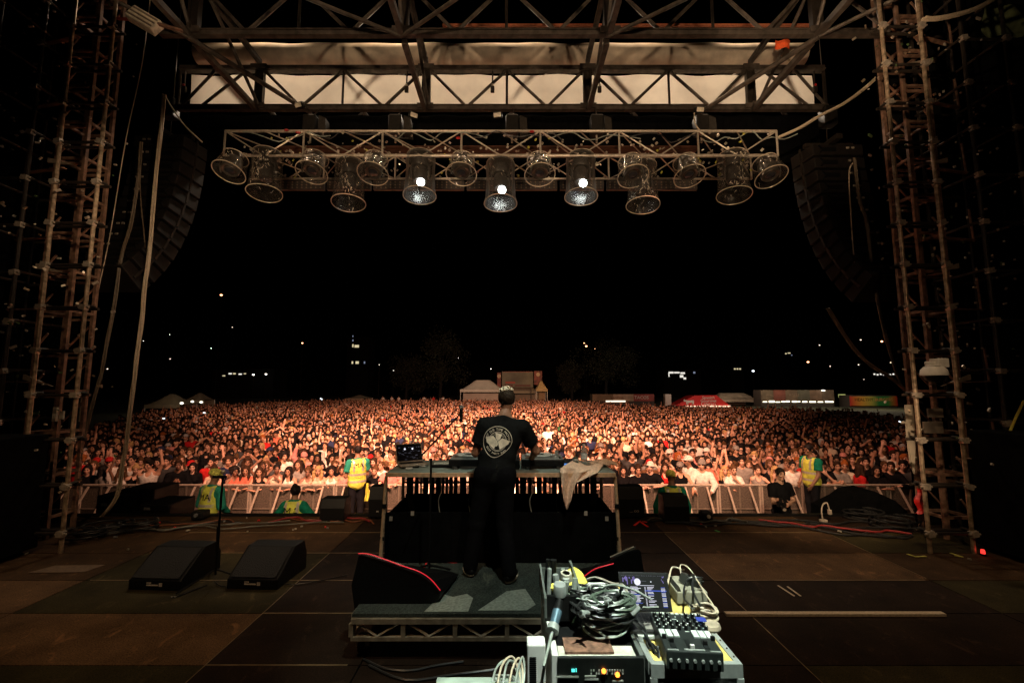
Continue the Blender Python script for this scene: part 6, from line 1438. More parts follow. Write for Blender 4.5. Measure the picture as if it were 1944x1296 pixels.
# photographer
a = P(1487, 930, 9.2)
f = Fig(1.80, arms={1: dict(e=(.06, -.06, -.26), w=(-.26, -.16, -.01)), -1: dict(e=(-.04, -.06, -.27), w=(-.06, -.18, .04))}, head=(-4, 0, -22), wide=1.06)
r = crew('photographer in black t-shirt holding a camera, standing in the right of the pit', a.x, 9.3, -1.25, R(14), f)
dress(f, r, SK3, 'tee', (.008, .008, .009), hair='buzz', hairc=(.02, .014, .01), vox=.009)
wr = r.matrix_basis @ (f.wr[-1] + Vector((-.03, -.10, -.0)))
t = thing('camera_body', 'black camera with long lens held by the photographer', 'camera', wr); MB().box(wr, (.15, .07, .11)).build('body', BLACK, t, bevel=.01); MB().tube(wr + Vector((0, -.03, 0)), wr + Vector((-.06, -.20, -.05)), .036, 16, .045).build('lens', BLACK, t, smooth=True); MB().box(wr + Vector((0, 0, .08)), (.05, .05, .06)).build('flash', BLACK, t, bevel=.006)
MB().tube(wr + Vector((-.061, -.201, -.05)), wr + Vector((-.062, -.205, -.051)), .03, 14).build('glint', ALU, t)

# ================================================================== the performer
hx = -.19
f = Fig(1.86, lean=.10, hipx=0.0, shx=.12, tilt=-.05, wide=1.10, head=(16, -4, -14, .03),
        arms={1: dict(e=(.12, -.10, -.25), w=(-.02, -.24, -.08), h=(-.1, -1, -.25), n=(0, 0, -1), c=.25), -1: dict(e=(-.08, -.06, -.28), w=(.06, -.25, -.02), h=(.1, -1, -.2), n=(0, 0, -1), c=.25)},
        legs={1: dict(k=(.22, -.06, .50), a=(.27, -.05, .09)), -1: dict(k=(-.10, .02, .50), a=(-.14, .14, .09))})
# faces the crowd: +y. figure space is turned by pi, so x is mirrored
f = Fig(1.86, lean=.10, hipx=0.0, shx=-.09, tilt=.06, wide=1.10, head=(16, 4, 14, -.03),
        arms={-1: dict(e=(-.13, -.10, -.25), w=(.03, -.24, -.10), h=(.1, -1, -.25), n=(0, 0, -1), c=.25), 1: dict(e=(.09, -.04, -.28), w=(-.05, -.25, -.04), h=(-.1, -1, -.2), n=(0, 0, -1), c=.25)},
        legs={1: dict(k=(.19, -.02, .50), a=(.25, .0, .09)), -1: dict(k=(-.10, .03, .50), a=(-.15, .16, .09))})
dj = thing('person', 'performer seen from behind in black t-shirt with round white back print, at the desk', 'person', (-.17, 4.60, RZ), R(180)); dj.scale = (.96,) * 3
b = f.body(vox=.0085, name='body', parent=dj); b.color = (.40, .21, .13, 1)
shirt = f.wear('shirt', f.top_prims('tee', g=.020, length=.03), dj, vox=.008); wrinkle(shirt, .0013, 4); shirt.color = (.009, .010, .010, 1)
o = f.wear('trousers', f.trouser_prims(g=.020), dj, vox=.011); o.color = (.004, .004, .005, 1)
hm = put_hair(dj, f.HM, 'short', (.035, .024, .015), .007)
# bleached crown: tufts of pale hair
pr = []
q = random.Random(5)
for i in range(190):
    a = q.uniform(0, 2 * math.pi); e = math.asin(q.uniform(.50, 1)); c = Vector((.080 * math.cos(a) * math.cos(e), .016 + .104 * math.sin(a) * math.cos(e), .042 + .096 * math.sin(e))); pr.append(cap_(c, c + Vector((q.uniform(-.018, .018), q.uniform(-.018, .018), q.uniform(.004, .016))), .009, .004, .003))
pts, fs = sdf_mesh(pr, .005); tuft = MB().add(pts, fs).build('hair_tips', mat('bleached_hair', (.88, .80, .60), .7, 0, .4, 120, .6), hm, local=True, smooth=True, fixn=False)
for sd in (1, -1): shoe(dj, f.an[sd] + Vector((0, 0, .005)), (sd * .35, -1, 0))
o = MB(); p = f.wr[-1]; 
# white print on the back, dropped onto the shirt (back of the figure is +y in its own space)
bv = bvh_of(shirt); PC = (f.chest.x + .035, f.chest.z - .02)
mb = MB()
def pol(pts):  # closed ring strip between two outlines
    return pts
def ring(fn0, fn1, n=80):
    vs = []; fs = []
    for i in range(n):
        a = 2 * math.pi * i / n
        for fn in (fn0, fn1):
            x, z = fn(a); h = bv.ray_cast(Vector((PC[0] + x, 1.5, PC[1] + z)), Vector((0, -1, 0))); vs.append((PC[0] + x, (h[0].y if h[0] else .1) + .003, PC[1] + z))
    for i in range(n): j = (i + 1) % n; fs.append((2 * i, 2 * i + 1, 2 * j + 1, 2 * j))
    mb.add(vs, fs)
# figure x is mirrored in the picture: picture-right = -x
def pick(a, s):
    x = .147 * s * math.cos(a); z = .147 * s * math.sin(a)
    if z < 0: z = z * 1.06 ; x = x * (1 - .25 * (abs(z) / .15) ** 2) - .030 * (abs(z) / .15) ** 1.5 * s
    return (-x, z)
ring(lambda a: pick(a, 1.0), lambda a: pick(a, 1.035)); ring(lambda a: (-.090 * math.cos(a), .094 * math.sin(a)), lambda a: (-.094 * math.cos(a), .098 * math.sin(a))); ring(lambda a: (-.082 * math.cos(a), .086 * math.sin(a)), lambda a: (-.084 * math.cos(a), .088 * math.sin(a)))
def shape(poly):
    poly = subdiv_poly(poly, 4); c = Vector((sum(p[0] for p in poly) / len(poly), sum(p[1] for p in poly) / len(poly)))
    ringn = 5; vs = []; n = len(poly)
    for k in range(ringn, 0, -1):
        for p in poly: vs.append((c.x + (p[0] - c.x) * k / ringn, c.y + (p[1] - c.y) * k / ringn))
    vs.append((c.x, c.y)); fs = []
    for k in range(ringn - 1):
        for i in range(n): j = (i + 1) % n; fs.append((k * n + i, k * n + j, (k + 1) * n + j, (k + 1) * n + i))
    for i in range(n): fs.append(((ringn - 1) * n + i, (ringn - 1) * n + (i + 1) % n, ringn * n))
    project([(PC[0] - x, PC[1] + z) for x, z in vs], fs, bv, 1.5, -1, None, .0035, mb)
shape([(-.125, .045), (-.045, .055), (.0, .0), (-.038, -.075), (-.115, -.01)])
shape([(.002, .0), (.05, .032), (.125, .0), (.112, -.03), (.022, -.082)])
shape([(-.024, .088), (.045, .07), (.028, .025), (.0, .004), (-.018, .03)])
shape([(.0, -.004), (.004, -.03), (-.008, -.05), (-.026, -.05), (-.020, -.03)])
def arc_text(s, r_, a0, a1, size, up=True):
    n = len(s)
    for i, ch in enumerate(s):
        if ch == ' ': continue
        a = R(a0 + (a1 - a0) * (i + .5) / n); vs, fs = text_mesh(ch, size)
        if not vs: continue
        wx = [p.x for p in vs]; cx = (min(wx) + max(wx)) / 2; x0_, z0_ = r_ * math.cos(a), r_ * math.sin(a)
        ca, sa = (math.cos(a - math.pi / 2), math.sin(a - math.pi / 2)) if up else (math.cos(a + math.pi / 2), math.sin(a + math.pi / 2))
        out = []
        for p in vs:
            px, py = p.x - cx, p.y - (.0 if up else size * .35); X = x0_ + px * ca - py * sa; Z = z0_ + px * sa + py * ca; out.append((PC[0] - X, PC[1] + Z))
        project(out, fs, bv, 1.5, -1, None, .0035, mb)
arc_text('HOT DUB TIME MACHINE', .110, 168, -8, .032); arc_text('BEST PARTY EVER', .122, 205, 315, .028, False)
for i in range(9): a = R(35 + i * 14); shape([(.070 * math.cos(a) - .004, .070 * math.sin(a)), (.070 * math.cos(a) + .004, .070 * math.sin(a)), (.070 * math.cos(a), .070 * math.sin(a) + .010)])
mb.build('back_print', mat('print_cream', (.85, .76, .60), .7), shirt, local=True, fixn=False)

# ================================================================== the crowd
POSES = {
 'rest': (dict(e=(.13, -.15, -.20), w=(-.17, -.17, .02), n=(0, 0, -1)), dict(e=(-.13, -.15, -.20), w=(.17, -.17, .0), n=(0, 0, -1)), .14),
 'hang': (dict(e=(.09, -.18, -.20), w=(-.08, -.20, -.12)), dict(e=(-.09, -.18, -.20), w=(.08, -.20, -.12)), .12),
 'down': ({}, {}, .02),
 'upR': (dict(e=(.11, -.06, .26), w=(-.04, -.02, .25), n=(0, -1, 0), c=.08), {}, 0),
 'upL': (dict(e=(.08, -.1, -.26), w=(-.1, -.2, .06)), dict(e=(-.10, -.08, .26), w=(.06, -.03, .24), n=(0, -1, 0), c=.08), 0),
 'both': (dict(e=(.13, -.05, .25), w=(-.02, -.05, .25), n=(0, -1, 0), c=.1), dict(e=(-.13, -.05, .24), w=(.03, -.08, .24), n=(0, -1, 0), c=.1), 0),
 'face': (dict(e=(.07, -.16, -.20), w=(-.20, -.06, .23), n=(0, 1, 0), c=.3), dict(e=(-.08, -.14, -.22), w=(.16, -.2, .0), n=(0, 0, -1)), .06),
 'clap': (dict(e=(.06, -.12, -.24), w=(-.18, -.20, .10), n=(-1, 0, 0)), dict(e=(-.06, -.12, -.24), w=(.18, -.20, .12), n=(1, 0, 0)), .04),
 'wave': (dict(e=(.16, -.12, -.13), w=(.05, -.08, .24), h=(.1, -.1, 1), n=(0, -1, 0), c=.05), {}, 0),
 'phone': (dict(e=(.05, -.24, -.04), w=(-.09, -.14, .18), n=(-1, 0, 0)), dict(e=(-.05, -.24, -.04), w=(.09, -.14, .18), n=(1, 0, 0)), 0),
 'heart': (dict(e=(.17, -.06, .20), w=(-.20, -.05, .20), n=(0, -1, 0)), dict(e=(-.17, -.06, .20), w=(.20, -.05, .20), n=(0, -1, 0)), 0),
 'point': (dict(e=(.14, -.16, .10), w=(.08, -.20, .14), n=(0, 0, -1), c=.15), {}, .03)}
POSEW = {'rest': 'leaning on the rail', 'hang': 'arms hanging over the rail', 'down': 'arms down', 'upR': 'right-side arm raised', 'upL': 'left-side arm raised', 'both': 'both arms up', 'face': 'hand at the face', 'clap': 'clapping', 'wave': 'palm waving', 'phone': 'hands held up in front', 'heart': 'hands joined overhead', 'point': 'pointing out'}
FIGS = {}; BMESH = {}; TMESH = {}
def crowd_fig(pose, fem):
    k = (pose, fem)
    if k not in FIGS:
        a = POSES[pose]; q = random.Random(len(FIGS)); FIGS[k] = Fig(1.66 if fem else 1.77, fem, 1 if fem else 1.03, lean=a[2], arms={1: a[0], -1: a[1]}, head=(-6 + q.uniform(-5, 9), q.uniform(-7, 7), q.uniform(-16, 16)))
    return FIGS[k]
def take_mesh(o):
    me = o.data; bpy.data.objects.remove(o); return me
def crowd_body(pose, fem):
    k = (pose, fem)
    if k not in BMESH: BMESH[k] = take_mesh(crowd_fig(*k).body(vox=.0145))
    return BMESH[k]
def crowd_top(pose, fem, kind):
    k = (pose, fem, kind)
    if k not in TMESH: f = crowd_fig(pose, fem); TMESH[k] = take_mesh(f.wear('top', f.top_prims(kind), None, vox=.0165))
    return TMESH[k]
def crowd_trousers(pose, fem):
    k = (pose, fem, 'tr')
    if k not in TMESH: f = crowd_fig(pose, fem); TMESH[k] = take_mesh(f.wear('trousers', f.trouser_prims(), None, vox=.024))
    return TMESH[k]
SKT = [(.66, .37, .26), (.60, .33, .22), (.72, .43, .32), (.48, .25, .16), (.26, .13, .08), (.64, .36, .25), (.55, .30, .19)]
HCOL = {'black': (.012, .009, .008), 'dark brown': (.035, .018, .010), 'brown': (.09, .045, .02), 'blonde': (.42, .27, .12), 'ginger': (.30, .09, .02)}
TCOL = {'black': (.005, .005, .006), 'dark grey': (.05, .05, .05), 'white': (.70, .66, .60), 'cream': (.60, .50, .38), 'red': (.50, .02, .02), 'coral': (.60, .14, .09), 'navy': (.015, .02, .05), 'grey': (.22, .20, .18), 'green': (.03, .12, .05), 'pink': (.60, .25, .22), 'brown': (.12, .06, .03)}
LABELS = set(); NPEOPLE = 0
HW = {'short': 'short {} hair', 'buzz': 'cropped {} hair', 'long': 'long straight {} hair', 'wavy': 'long wavy {} hair', 'bun': '{} hair in a bun', 'bob': '{} bob', 'curly': 'curly {} hair', 'cap': '{} cap', 'beanie': '{} beanie', 'bucket': '{} bucket hat'}
TW = {'tee': 't-shirt', 'long': 'long-sleeved top', 'tank': 'strappy top'}
def add_person(x, y, z, rz, pose, fem, hair, hc, kind, tc, label, sc=1.0, skin=None, group='people in the crowd'):
    global NPEOPLE
    NPEOPLE += 1
    f = crowd_fig(pose, fem); r = thing('person', label, 'person', (x, y, z), rz, group); r.scale = (sc,) * 3
    def ch(name, me, col, M=None):
        o = bpy.data.objects.new(name, me); COL.objects.link(o); o.parent = r; o.color = (*col, 1)
        if M is not None: o.matrix_local = M
        return o
    ch('body', crowd_body(pose, fem), skin or random.choice(SKT)); ch('top', crowd_top(pose, fem, kind), TCOL[tc]); ch('trousers', crowd_trousers(pose, fem), (.02, .022, .03))
    hcol = TCOL[hc] if hair in ('cap', 'beanie', 'bucket') else HCOL[hc]
    if hair in ('cap', 'beanie', 'bucket'):
        if fem: ch('hair', hair_mesh('bob', .014), HCOL['dark brown'], f.HM)
        else: ch('hair', hair_mesh('buzz', .014), HCOL['dark brown'], f.HM)
    ch(hair if hair in ('cap', 'beanie', 'bucket') else 'hair', hair_mesh(hair, .0125), hcol, f.HM)
    LABELS.add(label); return r
YF0 = 11.98
front = [  # u, y offset, pose, female, hair, hair colour, top, top colour, label, turn
 (168, .1, 'down', 1, 'bob', 'black', 'tee', 'black', 'woman in black t-shirt at the far left end of the front row', 0),
 (193, -.02, 'down', 1, 'long', 'black', 'long', 'grey', 'long dark-haired person in grey knit facing away from the stage, far left', 150),
 (233, 0, 'upL', 1, 'long', 'brown', 'tank', 'white', 'woman in white strappy top with one arm raised at the left rail', 10),
 (258, .1, 'down', 1, 'bun', 'blonde', 'tank', 'black', 'blonde woman in black strappy top beside the white-topped woman with a raised arm', 15),
 (284, 0, 'upR', 0, 'short', 'black', 'tank', 'white', 'dark-haired man in white singlet with an arm raised at the left rail', -10),
 (316, .25, 'down', 0, 'short', 'black', 'tee', 'dark grey', 'man in dark grey t-shirt just left of the clapping man in jacket', 5),
 (339, 0, 'clap', 0, 'short', 'dark brown', 'long', 'black', 'man in black jacket clapping at the left rail', 8),
 (367, .2, 'down', 1, 'long', 'black', 'tee', 'black', 'dark-haired woman looking over the rail left of the yellow-capped steward', 0),
 (408, .1, 'face', 1, 'bun', 'dark brown', 'tank', 'cream', 'woman in cream top behind the yellow-capped steward, hand at her face', 0),
 (440, -.02, 'rest', 1, 'curly', 'black', 'tank', 'coral', 'curly dark-haired woman bending over the rail right of the yellow-capped steward', 35),
 (471, 0, 'rest', 1, 'long', 'dark brown', 'tee', 'coral', 'woman in coral top with long brown hair leaning on the rail', -6),
 (495, 0, 'rest', 1, 'long', 'dark brown', 'tank', 'black', 'woman in black strappy top resting on the rail, next to the coral top', 0),
 (527, 0, 'face', 1, 'bun', 'black', 'tank', 'cream', 'woman in cream tube top with hand over her mouth at the rail', 0),
 (553, 0, 'rest', 1, 'long', 'black', 'tank', 'white', 'woman with very long black hair and white strappy top leaning at the rail', -12),
 (567, .25, 'down', 1, 'long', 'dark brown', 'tee', 'grey', 'woman peering over the shoulder of the long-haired woman in white', -5),
 (585, 0, 'rest', 1, 'bun', 'brown', 'tank', 'cream', 'woman with hair tied back above the left small stage speaker', 6),
 (606, 0, 'rest', 1, 'wavy', 'blonde', 'tank', 'cream', 'blonde wavy-haired woman leaning on the rail beside the dark curly-haired one', 0),
 (630, 0, 'clap', 1, 'curly', 'black', 'tank', 'white', 'curly-haired woman in white top clapping left of the standing steward', 0),
 (650, .15, 'down', 1, 'bun', 'dark brown', 'tank', 'pink', 'woman in pink top just left of the standing steward', 4),
 (716, .0, 'rest', 1, 'bun', 'brown', 'tee', 'black', 'smiling woman in black t-shirt between the left steward and the desk', -12),
 (1183, 0, 'down', 1, 'long', 'black', 'tee', 'black', 'woman in black with dark long hair right of the desk leg', 0),
 (1209, 0, 'rest', 1, 'bun', 'dark brown', 'tee', 'black', 'woman in black with hair tied back next to the man in a white backward cap', 6),
 (1233, 0, 'rest', 0, 'beanie', 'white', 'tee', 'black', 'man in black t-shirt and white headwear with folded arms on the rail', 0),
 (1262, .2, 'down', 1, 'long', 'dark brown', 'tank', 'red', 'woman in red behind the right capped steward', 0),
 (1288, 0, 'hang', 0, 'cap', 'grey', 'tank', 'black', 'bearded man in grey cap and black singlet leaning over the rail', 10),
 (1309, .22, 'down', 0, 'cap', 'white', 'tee', 'white', 'man in white cap turned to the left behind the grey-beanie man', -50),
 (1332, 0, 'hang', 0, 'beanie', 'grey', 'long', 'white', 'man in grey beanie and white jumper with arms dangling over the rail', -4),
 (1357, .2, 'upR', 0, 'short', 'black', 'tee', 'coral', 'man in coral shirt with raised arm right of the grey-beanie man', 0),
 (1375, .05, 'upL', 1, 'wavy', 'blonde', 'tank', 'black', 'blonde woman in black with raised arm behind the woman shouting through her hands', 0),
 (1391, 0, 'face', 1, 'bun', 'brown', 'tee', 'white', 'woman in white t-shirt shouting through her hands at the rail', 0),
 (1408, .35, 'down', 0, 'short', 'black', 'tee', 'grey', 'tall bearded man in grey checked shirt above the shouting woman', 0),
 (1438, 0, 'wave', 1, 'bun', 'dark brown', 'tank', 'grey', 'woman in grey top waving an open palm left of the photographer', 0),
 (1470, .1, 'face', 1, 'long', 'blonde', 'tee', 'black', 'blonde woman in black looking over the photographer', 0),
 (1503, .1, 'down', 0, 'buzz', 'black', 'tee', 'white', 'man in white t-shirt looking down behind the photographer', 10),
 (1559, .15, 'face', 0, 'cap', 'black', 'tee', 'black', 'man in black cap and black t-shirt right of the profile steward', 0),
 (1588, 0, 'clap', 0, 'short', 'dark brown', 'tee', 'grey', 'man in speckled grey t-shirt clapping right of the profile steward', 4),
 (1603, .3, 'down', 1, 'bun', 'ginger', 'tee', 'cream', 'ginger-haired woman over the shoulder of the clapping grey t-shirt man', -4),
 (1629, 0, 'down', 1, 'long', 'dark brown', 'long', 'red', 'person in a bright red jacket turned sideways at the right rail', 80),
 (1643, .3, 'down', 0, 'short', 'black', 'tee', 'black', 'large man in black standing behind the red jacket', 0),
 (1661, 0, 'rest', 1, 'bob', 'black', 'tee', 'black', 'woman with black bob and low-cut black top at the right rail', 0),
 (1688, .05, 'rest', 0, 'short', 'dark brown', 'long', 'black', 'smiling man in black long sleeves near the right end of the rail', 0),
 (1711, .1, 'hang', 0, 'short', 'black', 'tee', 'dark grey', 'man in dark grey with arm hanging over the right end of the rail', 0)]
for (u, dy, pose, fem, hair, hc, kind, tc, label, turn) in front:
    Y = YF0 + dy; x = P(u, 880, Y).x; sc = 1.0 + (.04 if dy > .2 else 0) + (.01 * ((u * 7) % 5) - .02)
    add_person(x, Y, GZ, R(turn) - math.atan2(x, Y) * (.75 if abs(turn) < 60 else 0), pose, bool(fem), hair, hc, kind, tc, label, sc)
rr = random.Random(77)
fills = [(u, Y) for u, Y in ((742, 12.0), (765, 12.05), (790, 11.98), (815, 12.0), (838, 12.1), (862, 12.0), (884, 12.05), (985, 12.0), (1008, 12.1), (1032, 12.0), (1055, 12.0), (1079, 12.1), (1104, 12.0), (1128, 12.05), (1153, 12.0))]
rown = ['front', 'second', 'third', 'fourth', 'fifth', 'sixth', 'seventh', 'eighth']
def zone(u):
    for lim, w in ((260, 'at the far left'), (400, 'left of the yellow cap'), (520, 'above the left stewards'), (640, 'left of the standing steward'), (760, 'by the desk laptop'), (900, 'left of the performer'), (1010, 'right behind the performer'), (1130, 'above the right turntable'), (1240, 'right of the desk'), (1360, 'above the right cap'), (1480, 'left of the photographer'), (1600, 'by the right steward'), (3000, 'at the far right')):
        if u < lim: return w
import re
def nwords(s): return len(re.findall(r'\w+', s))
def rand_person(x, Y, row):
    u = 972 + 850 * x / Y
    for _ in range(200):
        fem = rr.random() < .48
        pose = rr.choices(['down', 'upR', 'upL', 'both', 'face', 'clap', 'wave', 'phone', 'heart', 'point'], [50, 5, 5, 3, 5, 7, 4, 3, 1, 3])[0]
        if row == 0: pose = rr.choice(['rest', 'rest', 'clap', 'down'])
        hair = rr.choices(['long', 'wavy', 'bun', 'bob', 'curly'], [5, 3, 3, 2, 1])[0] if fem else rr.choices(['short', 'buzz', 'curly', 'cap', 'beanie', 'bucket'], [10, 4, 1, 2.5, .5, .7])[0]
        hc = rr.choice(['black', 'white', 'grey', 'navy', 'red', 'pink']) if hair in ('cap', 'beanie', 'bucket') else rr.choices(['black', 'dark brown', 'brown', 'blonde', 'ginger'], [6, 6, 3, 2.2 if fem else .6, .4])[0]
        kind = rr.choices(['tee', 'tank', 'long'], [4, 5, 1] if fem else [8, 1.2, 2])[0]
        tc = rr.choices(list(TCOL), [12, 3, 4, 2, 1, .6, 2, 2.5, .5, .6, .8])[0]
        label = '%s in %s %s, %s, %s, %s row, %s' % ('woman' if fem else 'man', tc, TW[kind], HW[hair].format(hc), POSEW[pose], rown[row], zone(u))
        if label not in LABELS and len(label.split()) - (1 if False else 0) <= 23: break
    w = label; WC = 15
    if nwords(w) > WC: w = w.replace(' hair', '')
    if nwords(w) > WC: w = w.replace('long-sleeved top', 'sweater').replace('strappy top', 'singlet').replace('left-side arm raised', 'left arm raised').replace('right-side arm raised', 'right arm raised').replace('hands held up in front', 'hands up front')
    if nwords(w) > WC: w = w.replace(' row', '')
    if nwords(w) > WC: w = w.replace(' in ', ', ', 1).replace('left of the ', 'near ').replace('hair in a bun', 'bun')
    w = w if nwords(w) <= 16 else ' '.join(w.split()[:14]).rstrip(',')
    if w in LABELS: return rand_person(x, Y, row)
    add_person(x, Y, GZ, -math.atan2(x, Y) * .8 + R(rr.gauss(0, 14)), pose, fem, hair, hc, kind, tc, w, rr.uniform(.94, 1.06))
for u, Y in fills: rand_person(P(u, 880, Y).x, Y, 0)
row = 1; Y = 12.5
while NPEOPLE < 292:
    x = -.96 * Y + rr.uniform(0, .3)
    while x < .885 * Y and NPEOPLE < 292:
        rand_person(x, Y + rr.uniform(-.16, .16), min(row, 7)); x += rr.uniform(.42, .58)
    Y += .56; row += 1
YIND = Y
# a few people lifted above the others
for (u, v, Y, pose, fem, hair, hc, kind, tc, label, rz) in (
 (1041, 812, 19, 'down', 0, 'short', 'black', 'long', 'white', 'man in open white shirt raised above the crowd right of the performer', 0),
 (1183, 836, 17, 'point', 0, 'short', 'blonde', 'long', 'cream', 'person in a cream jacket turned away on shoulders right of the desk', 160),
 (1104, 792, 27, 'upR', 0, 'short', 'black', 'tee', 'black', 'person in black on shoulders with one arm up, far right of the performer', 20),
 (1063, 768, 42, 'heart', 1, 'long', 'brown', 'tank', 'white', 'far small person in white on shoulders right of the performer', 0),
 (795, 773, 40, 'down', 0, 'short', 'black', 'tee', 'black', 'far person in dark top raised on shoulders left of the microphone', 0),
 (1183, 772, 45, 'both', 0, 'short', 'black', 'tank', 'pink', 'far person with arms spread wide on shoulders below the food stall', 0)):
    p = P(u, v, Y); f = crowd_fig(pose, bool(fem)); add_person(p.x, Y, p.z - f.hc.z, R(rz), pose, bool(fem), hair, hc, kind, tc, label)

# the rest of the crowd, one mass
def lod_arrays(fig, kind, hair, vox, cut=1.12, marks=True):
    """verts, tris, class per vertex (0 skin 1 top 2 hair 3 dark)"""
    V = []; F = []; C = []
    def addm(pts, fs, cls, lo=None):
        n = sum(len(a) for a in V); tri = []
        for f in fs:
            tri.append(f[:3])
            if len(f) == 4: tri.append((f[0], f[2], f[3]))
        tri = np.array(tri, dtype=np.int64); pts = np.asarray(pts, float)
        if lo is not None:
            keep = pts[tri].mean(1)[:, 2] > lo; tri = tri[keep]
            used = np.unique(tri); mp = np.full(len(pts), -1); mp[used] = np.arange(len(used)); pts = pts[used]; tri = mp[tri]
        V.append(pts); F.append(tri + n); C.append(np.full(len(pts), cls))
    f = fig; q = f.q; fm = .86 if f.fem else 1
    pr = head_prims(f.HM, f.fem, False) + [cap_(f.neck + Vector((0, .012, -.03)), f.hc + Vector((0, .012, -.05)), .058 * fm, .050 * fm, .03)]
    for sd in (1, -1):
        if f.el[sd].z > cut: pr += [cap_(f.sh[sd].lerp(f.el[sd], .5), f.el[sd], .046 * q, .038 * q), cap_(f.el[sd], f.wr[sd], .042 * q, .03 * q), cap_(f.wr[sd], f.wr[sd] + f.hd[sd].normalized() * .14, .04, .03)]
        elif f.wr[sd].z > cut: pr += [cap_(f.el[sd], f.wr[sd], .042 * q, .03 * q), cap_(f.wr[sd], f.wr[sd] + f.hd[sd].normalized() * .12, .038, .03)]
    if kind == 'tank': pr += [cap_(f.sh[-1], f.sh[1], .06, .06)]
    pts, fs = sdf_mesh(pr, vox * .8); addm(pts, fs, 0, cut)
    pts, fs = sdf_mesh(f.top_prims(kind, g=.025), vox * 1.25); addm(pts, fs, 1, cut)
    pts, fs = sdf_mesh(hair_prims(hair), vox * .85); pts = np.array([tuple(f.HM @ Vector(p)) for p in pts]); addm(pts, fs, 2)
    if marks:
        mb = MB(); face_marks(mb, f.HM, None); addm(mb.v, mb.f, 3)
    return np.concatenate(V), np.concatenate(F), np.concatenate(C)
variants = {}
def mk(vox, cut, marks, seeds):
    out = []
    for (pose, fem, hair, kind) in seeds: out.append(lod_arrays(crowd_fig(pose, fem), kind, hair, vox, cut, marks))
    return out
base = [('down', False, 'short', 'tee'), ('down', True, 'long', 'tank'), ('down', False, 'buzz', 'tee'), ('down', True, 'bob', 'tee'), ('down', False, 'cap', 'long'), ('face', True, 'wavy', 'tank'), ('clap', False, 'short', 'tee'), ('down', True, 'bun', 'tank')]
raised = [('upR', True, 'long', 'tank'), ('both', False, 'short', 'tee'), ('upL', False, 'short', 'tee'), ('heart', True, 'long', 'tank'), ('point', False, 'buzz', 'tee'), ('wave', True, 'bob', 'tee')]
LA = mk(.032, 1.22, True, base); LAr = mk(.034, 1.22, True, raised)
LB = mk(.062, 1.30, False, base[:6]); LBr = mk(.062, 1.30, False, raised[:4])
RG = np.random.default_rng(42)
tcs = np.array(list(TCOL.values())); tw = np.array([24, 3, 2.6, 1.4, 1, .5, 2, 1.6, .4, .5, .8]); tw /= tw.sum()
hcs = np.array(list(HCOL.values())); hw = np.array([9, 6, 2, 1.0, .2]); hw /= hw.sum(); sks = np.array(SKT)
VV = []; FF = []; CC = []; nv = 0
def ymax(u):
    return 1632 / (np.interp(u, [150, 250, 300, 400, 500, 620, 1060, 1130, 1250, 1450, 1600, 1720], [815, 785, 776, 767, 761, 757.5, 757.5, 761, 767, 771, 775, 788]) - 737)
def rowgen():
    Y = YIND + .0
    while Y < 88:
        sp = .50 if Y < 30 else (.60 if Y < 50 else .74); xl = max(-.98 * Y, -66); xr = min(.92 * Y, 62)
        n = int((xr - xl) / sp); xs = xl + (np.arange(n) + RG.uniform(-.33, .33, n)) * sp
        for x in xs:
            if RG.random() < .04 or Y > ymax(972 + 850 * x / Y): continue
            yield x, Y + RG.uniform(-.2, .2)
        Y += .56 if Y < 30 else (.75 if Y < 50 else 1.0)
for x, Y in rowgen():
    up = RG.random() < .07
    lib = (LAr if up else LA) if Y < 32 else (LBr if up else LB)
    V, F, C = lib[RG.integers(len(lib))]
    a = -math.atan2(x, Y) * .8 + RG.normal(0, .26); s = RG.uniform(.93, 1.07); ca, sa = math.cos(a), math.sin(a)
    W = np.empty_like(V); W[:, 0] = (V[:, 0] * ca - V[:, 1] * sa) * s + x; W[:, 1] = (V[:, 0] * sa + V[:, 1] * ca) * s + Y; W[:, 2] = V[:, 2] * s + GZ
    pal = np.array([sks[RG.integers(len(sks))] * RG.uniform(.8, 1.15), tcs[RG.choice(len(tcs), p=tw)], hcs[RG.choice(len(hcs), p=hw)], (.03, .015, .01)])
    if RG.random() < .05: pal[2] = RG.choice([.5, .3, .02]) * np.ones(3)
    VV.append(W.astype(np.float32)); FF.append(F + nv); CC.append(pal[C].astype(np.float32)); nv += len(V)
VV = np.concatenate(VV); FF = np.concatenate(FF).astype(np.int32); CC = np.concatenate(CC)
me = bpy.data.meshes.new('crowd'); me.vertices.add(len(VV)); me.vertices.foreach_set('co', VV.ravel())
me.loops.add(FF.size); me.loops.foreach_set('vertex_index', FF.ravel()); me.polygons.add(len(FF)); me.polygons.foreach_set('loop_start', np.arange(0, FF.size, 3, dtype=np.int32))
me.update(calc_edges=True); at = me.color_attributes.new('Col', 'FLOAT_COLOR', 'POINT'); at.data.foreach_set('color', np.concatenate([CC, np.ones((len(CC), 1), np.float32)], 1).ravel())
me.polygons.foreach_set('use_smooth', np.ones(len(FF), dtype=bool))
me.materials.append(mat('crowd_people', (1, 1, 1), .8, 0, .12, 9, attr='Col', spec=.08))
o = bpy.data.objects.new('crowd', me); COL.objects.link(o); tag(o, 'dense mass of people reaching far back under the night sky', 'crowd', kind='stuff')
print('CROWD', len(VV), len(FF), NPEOPLE)

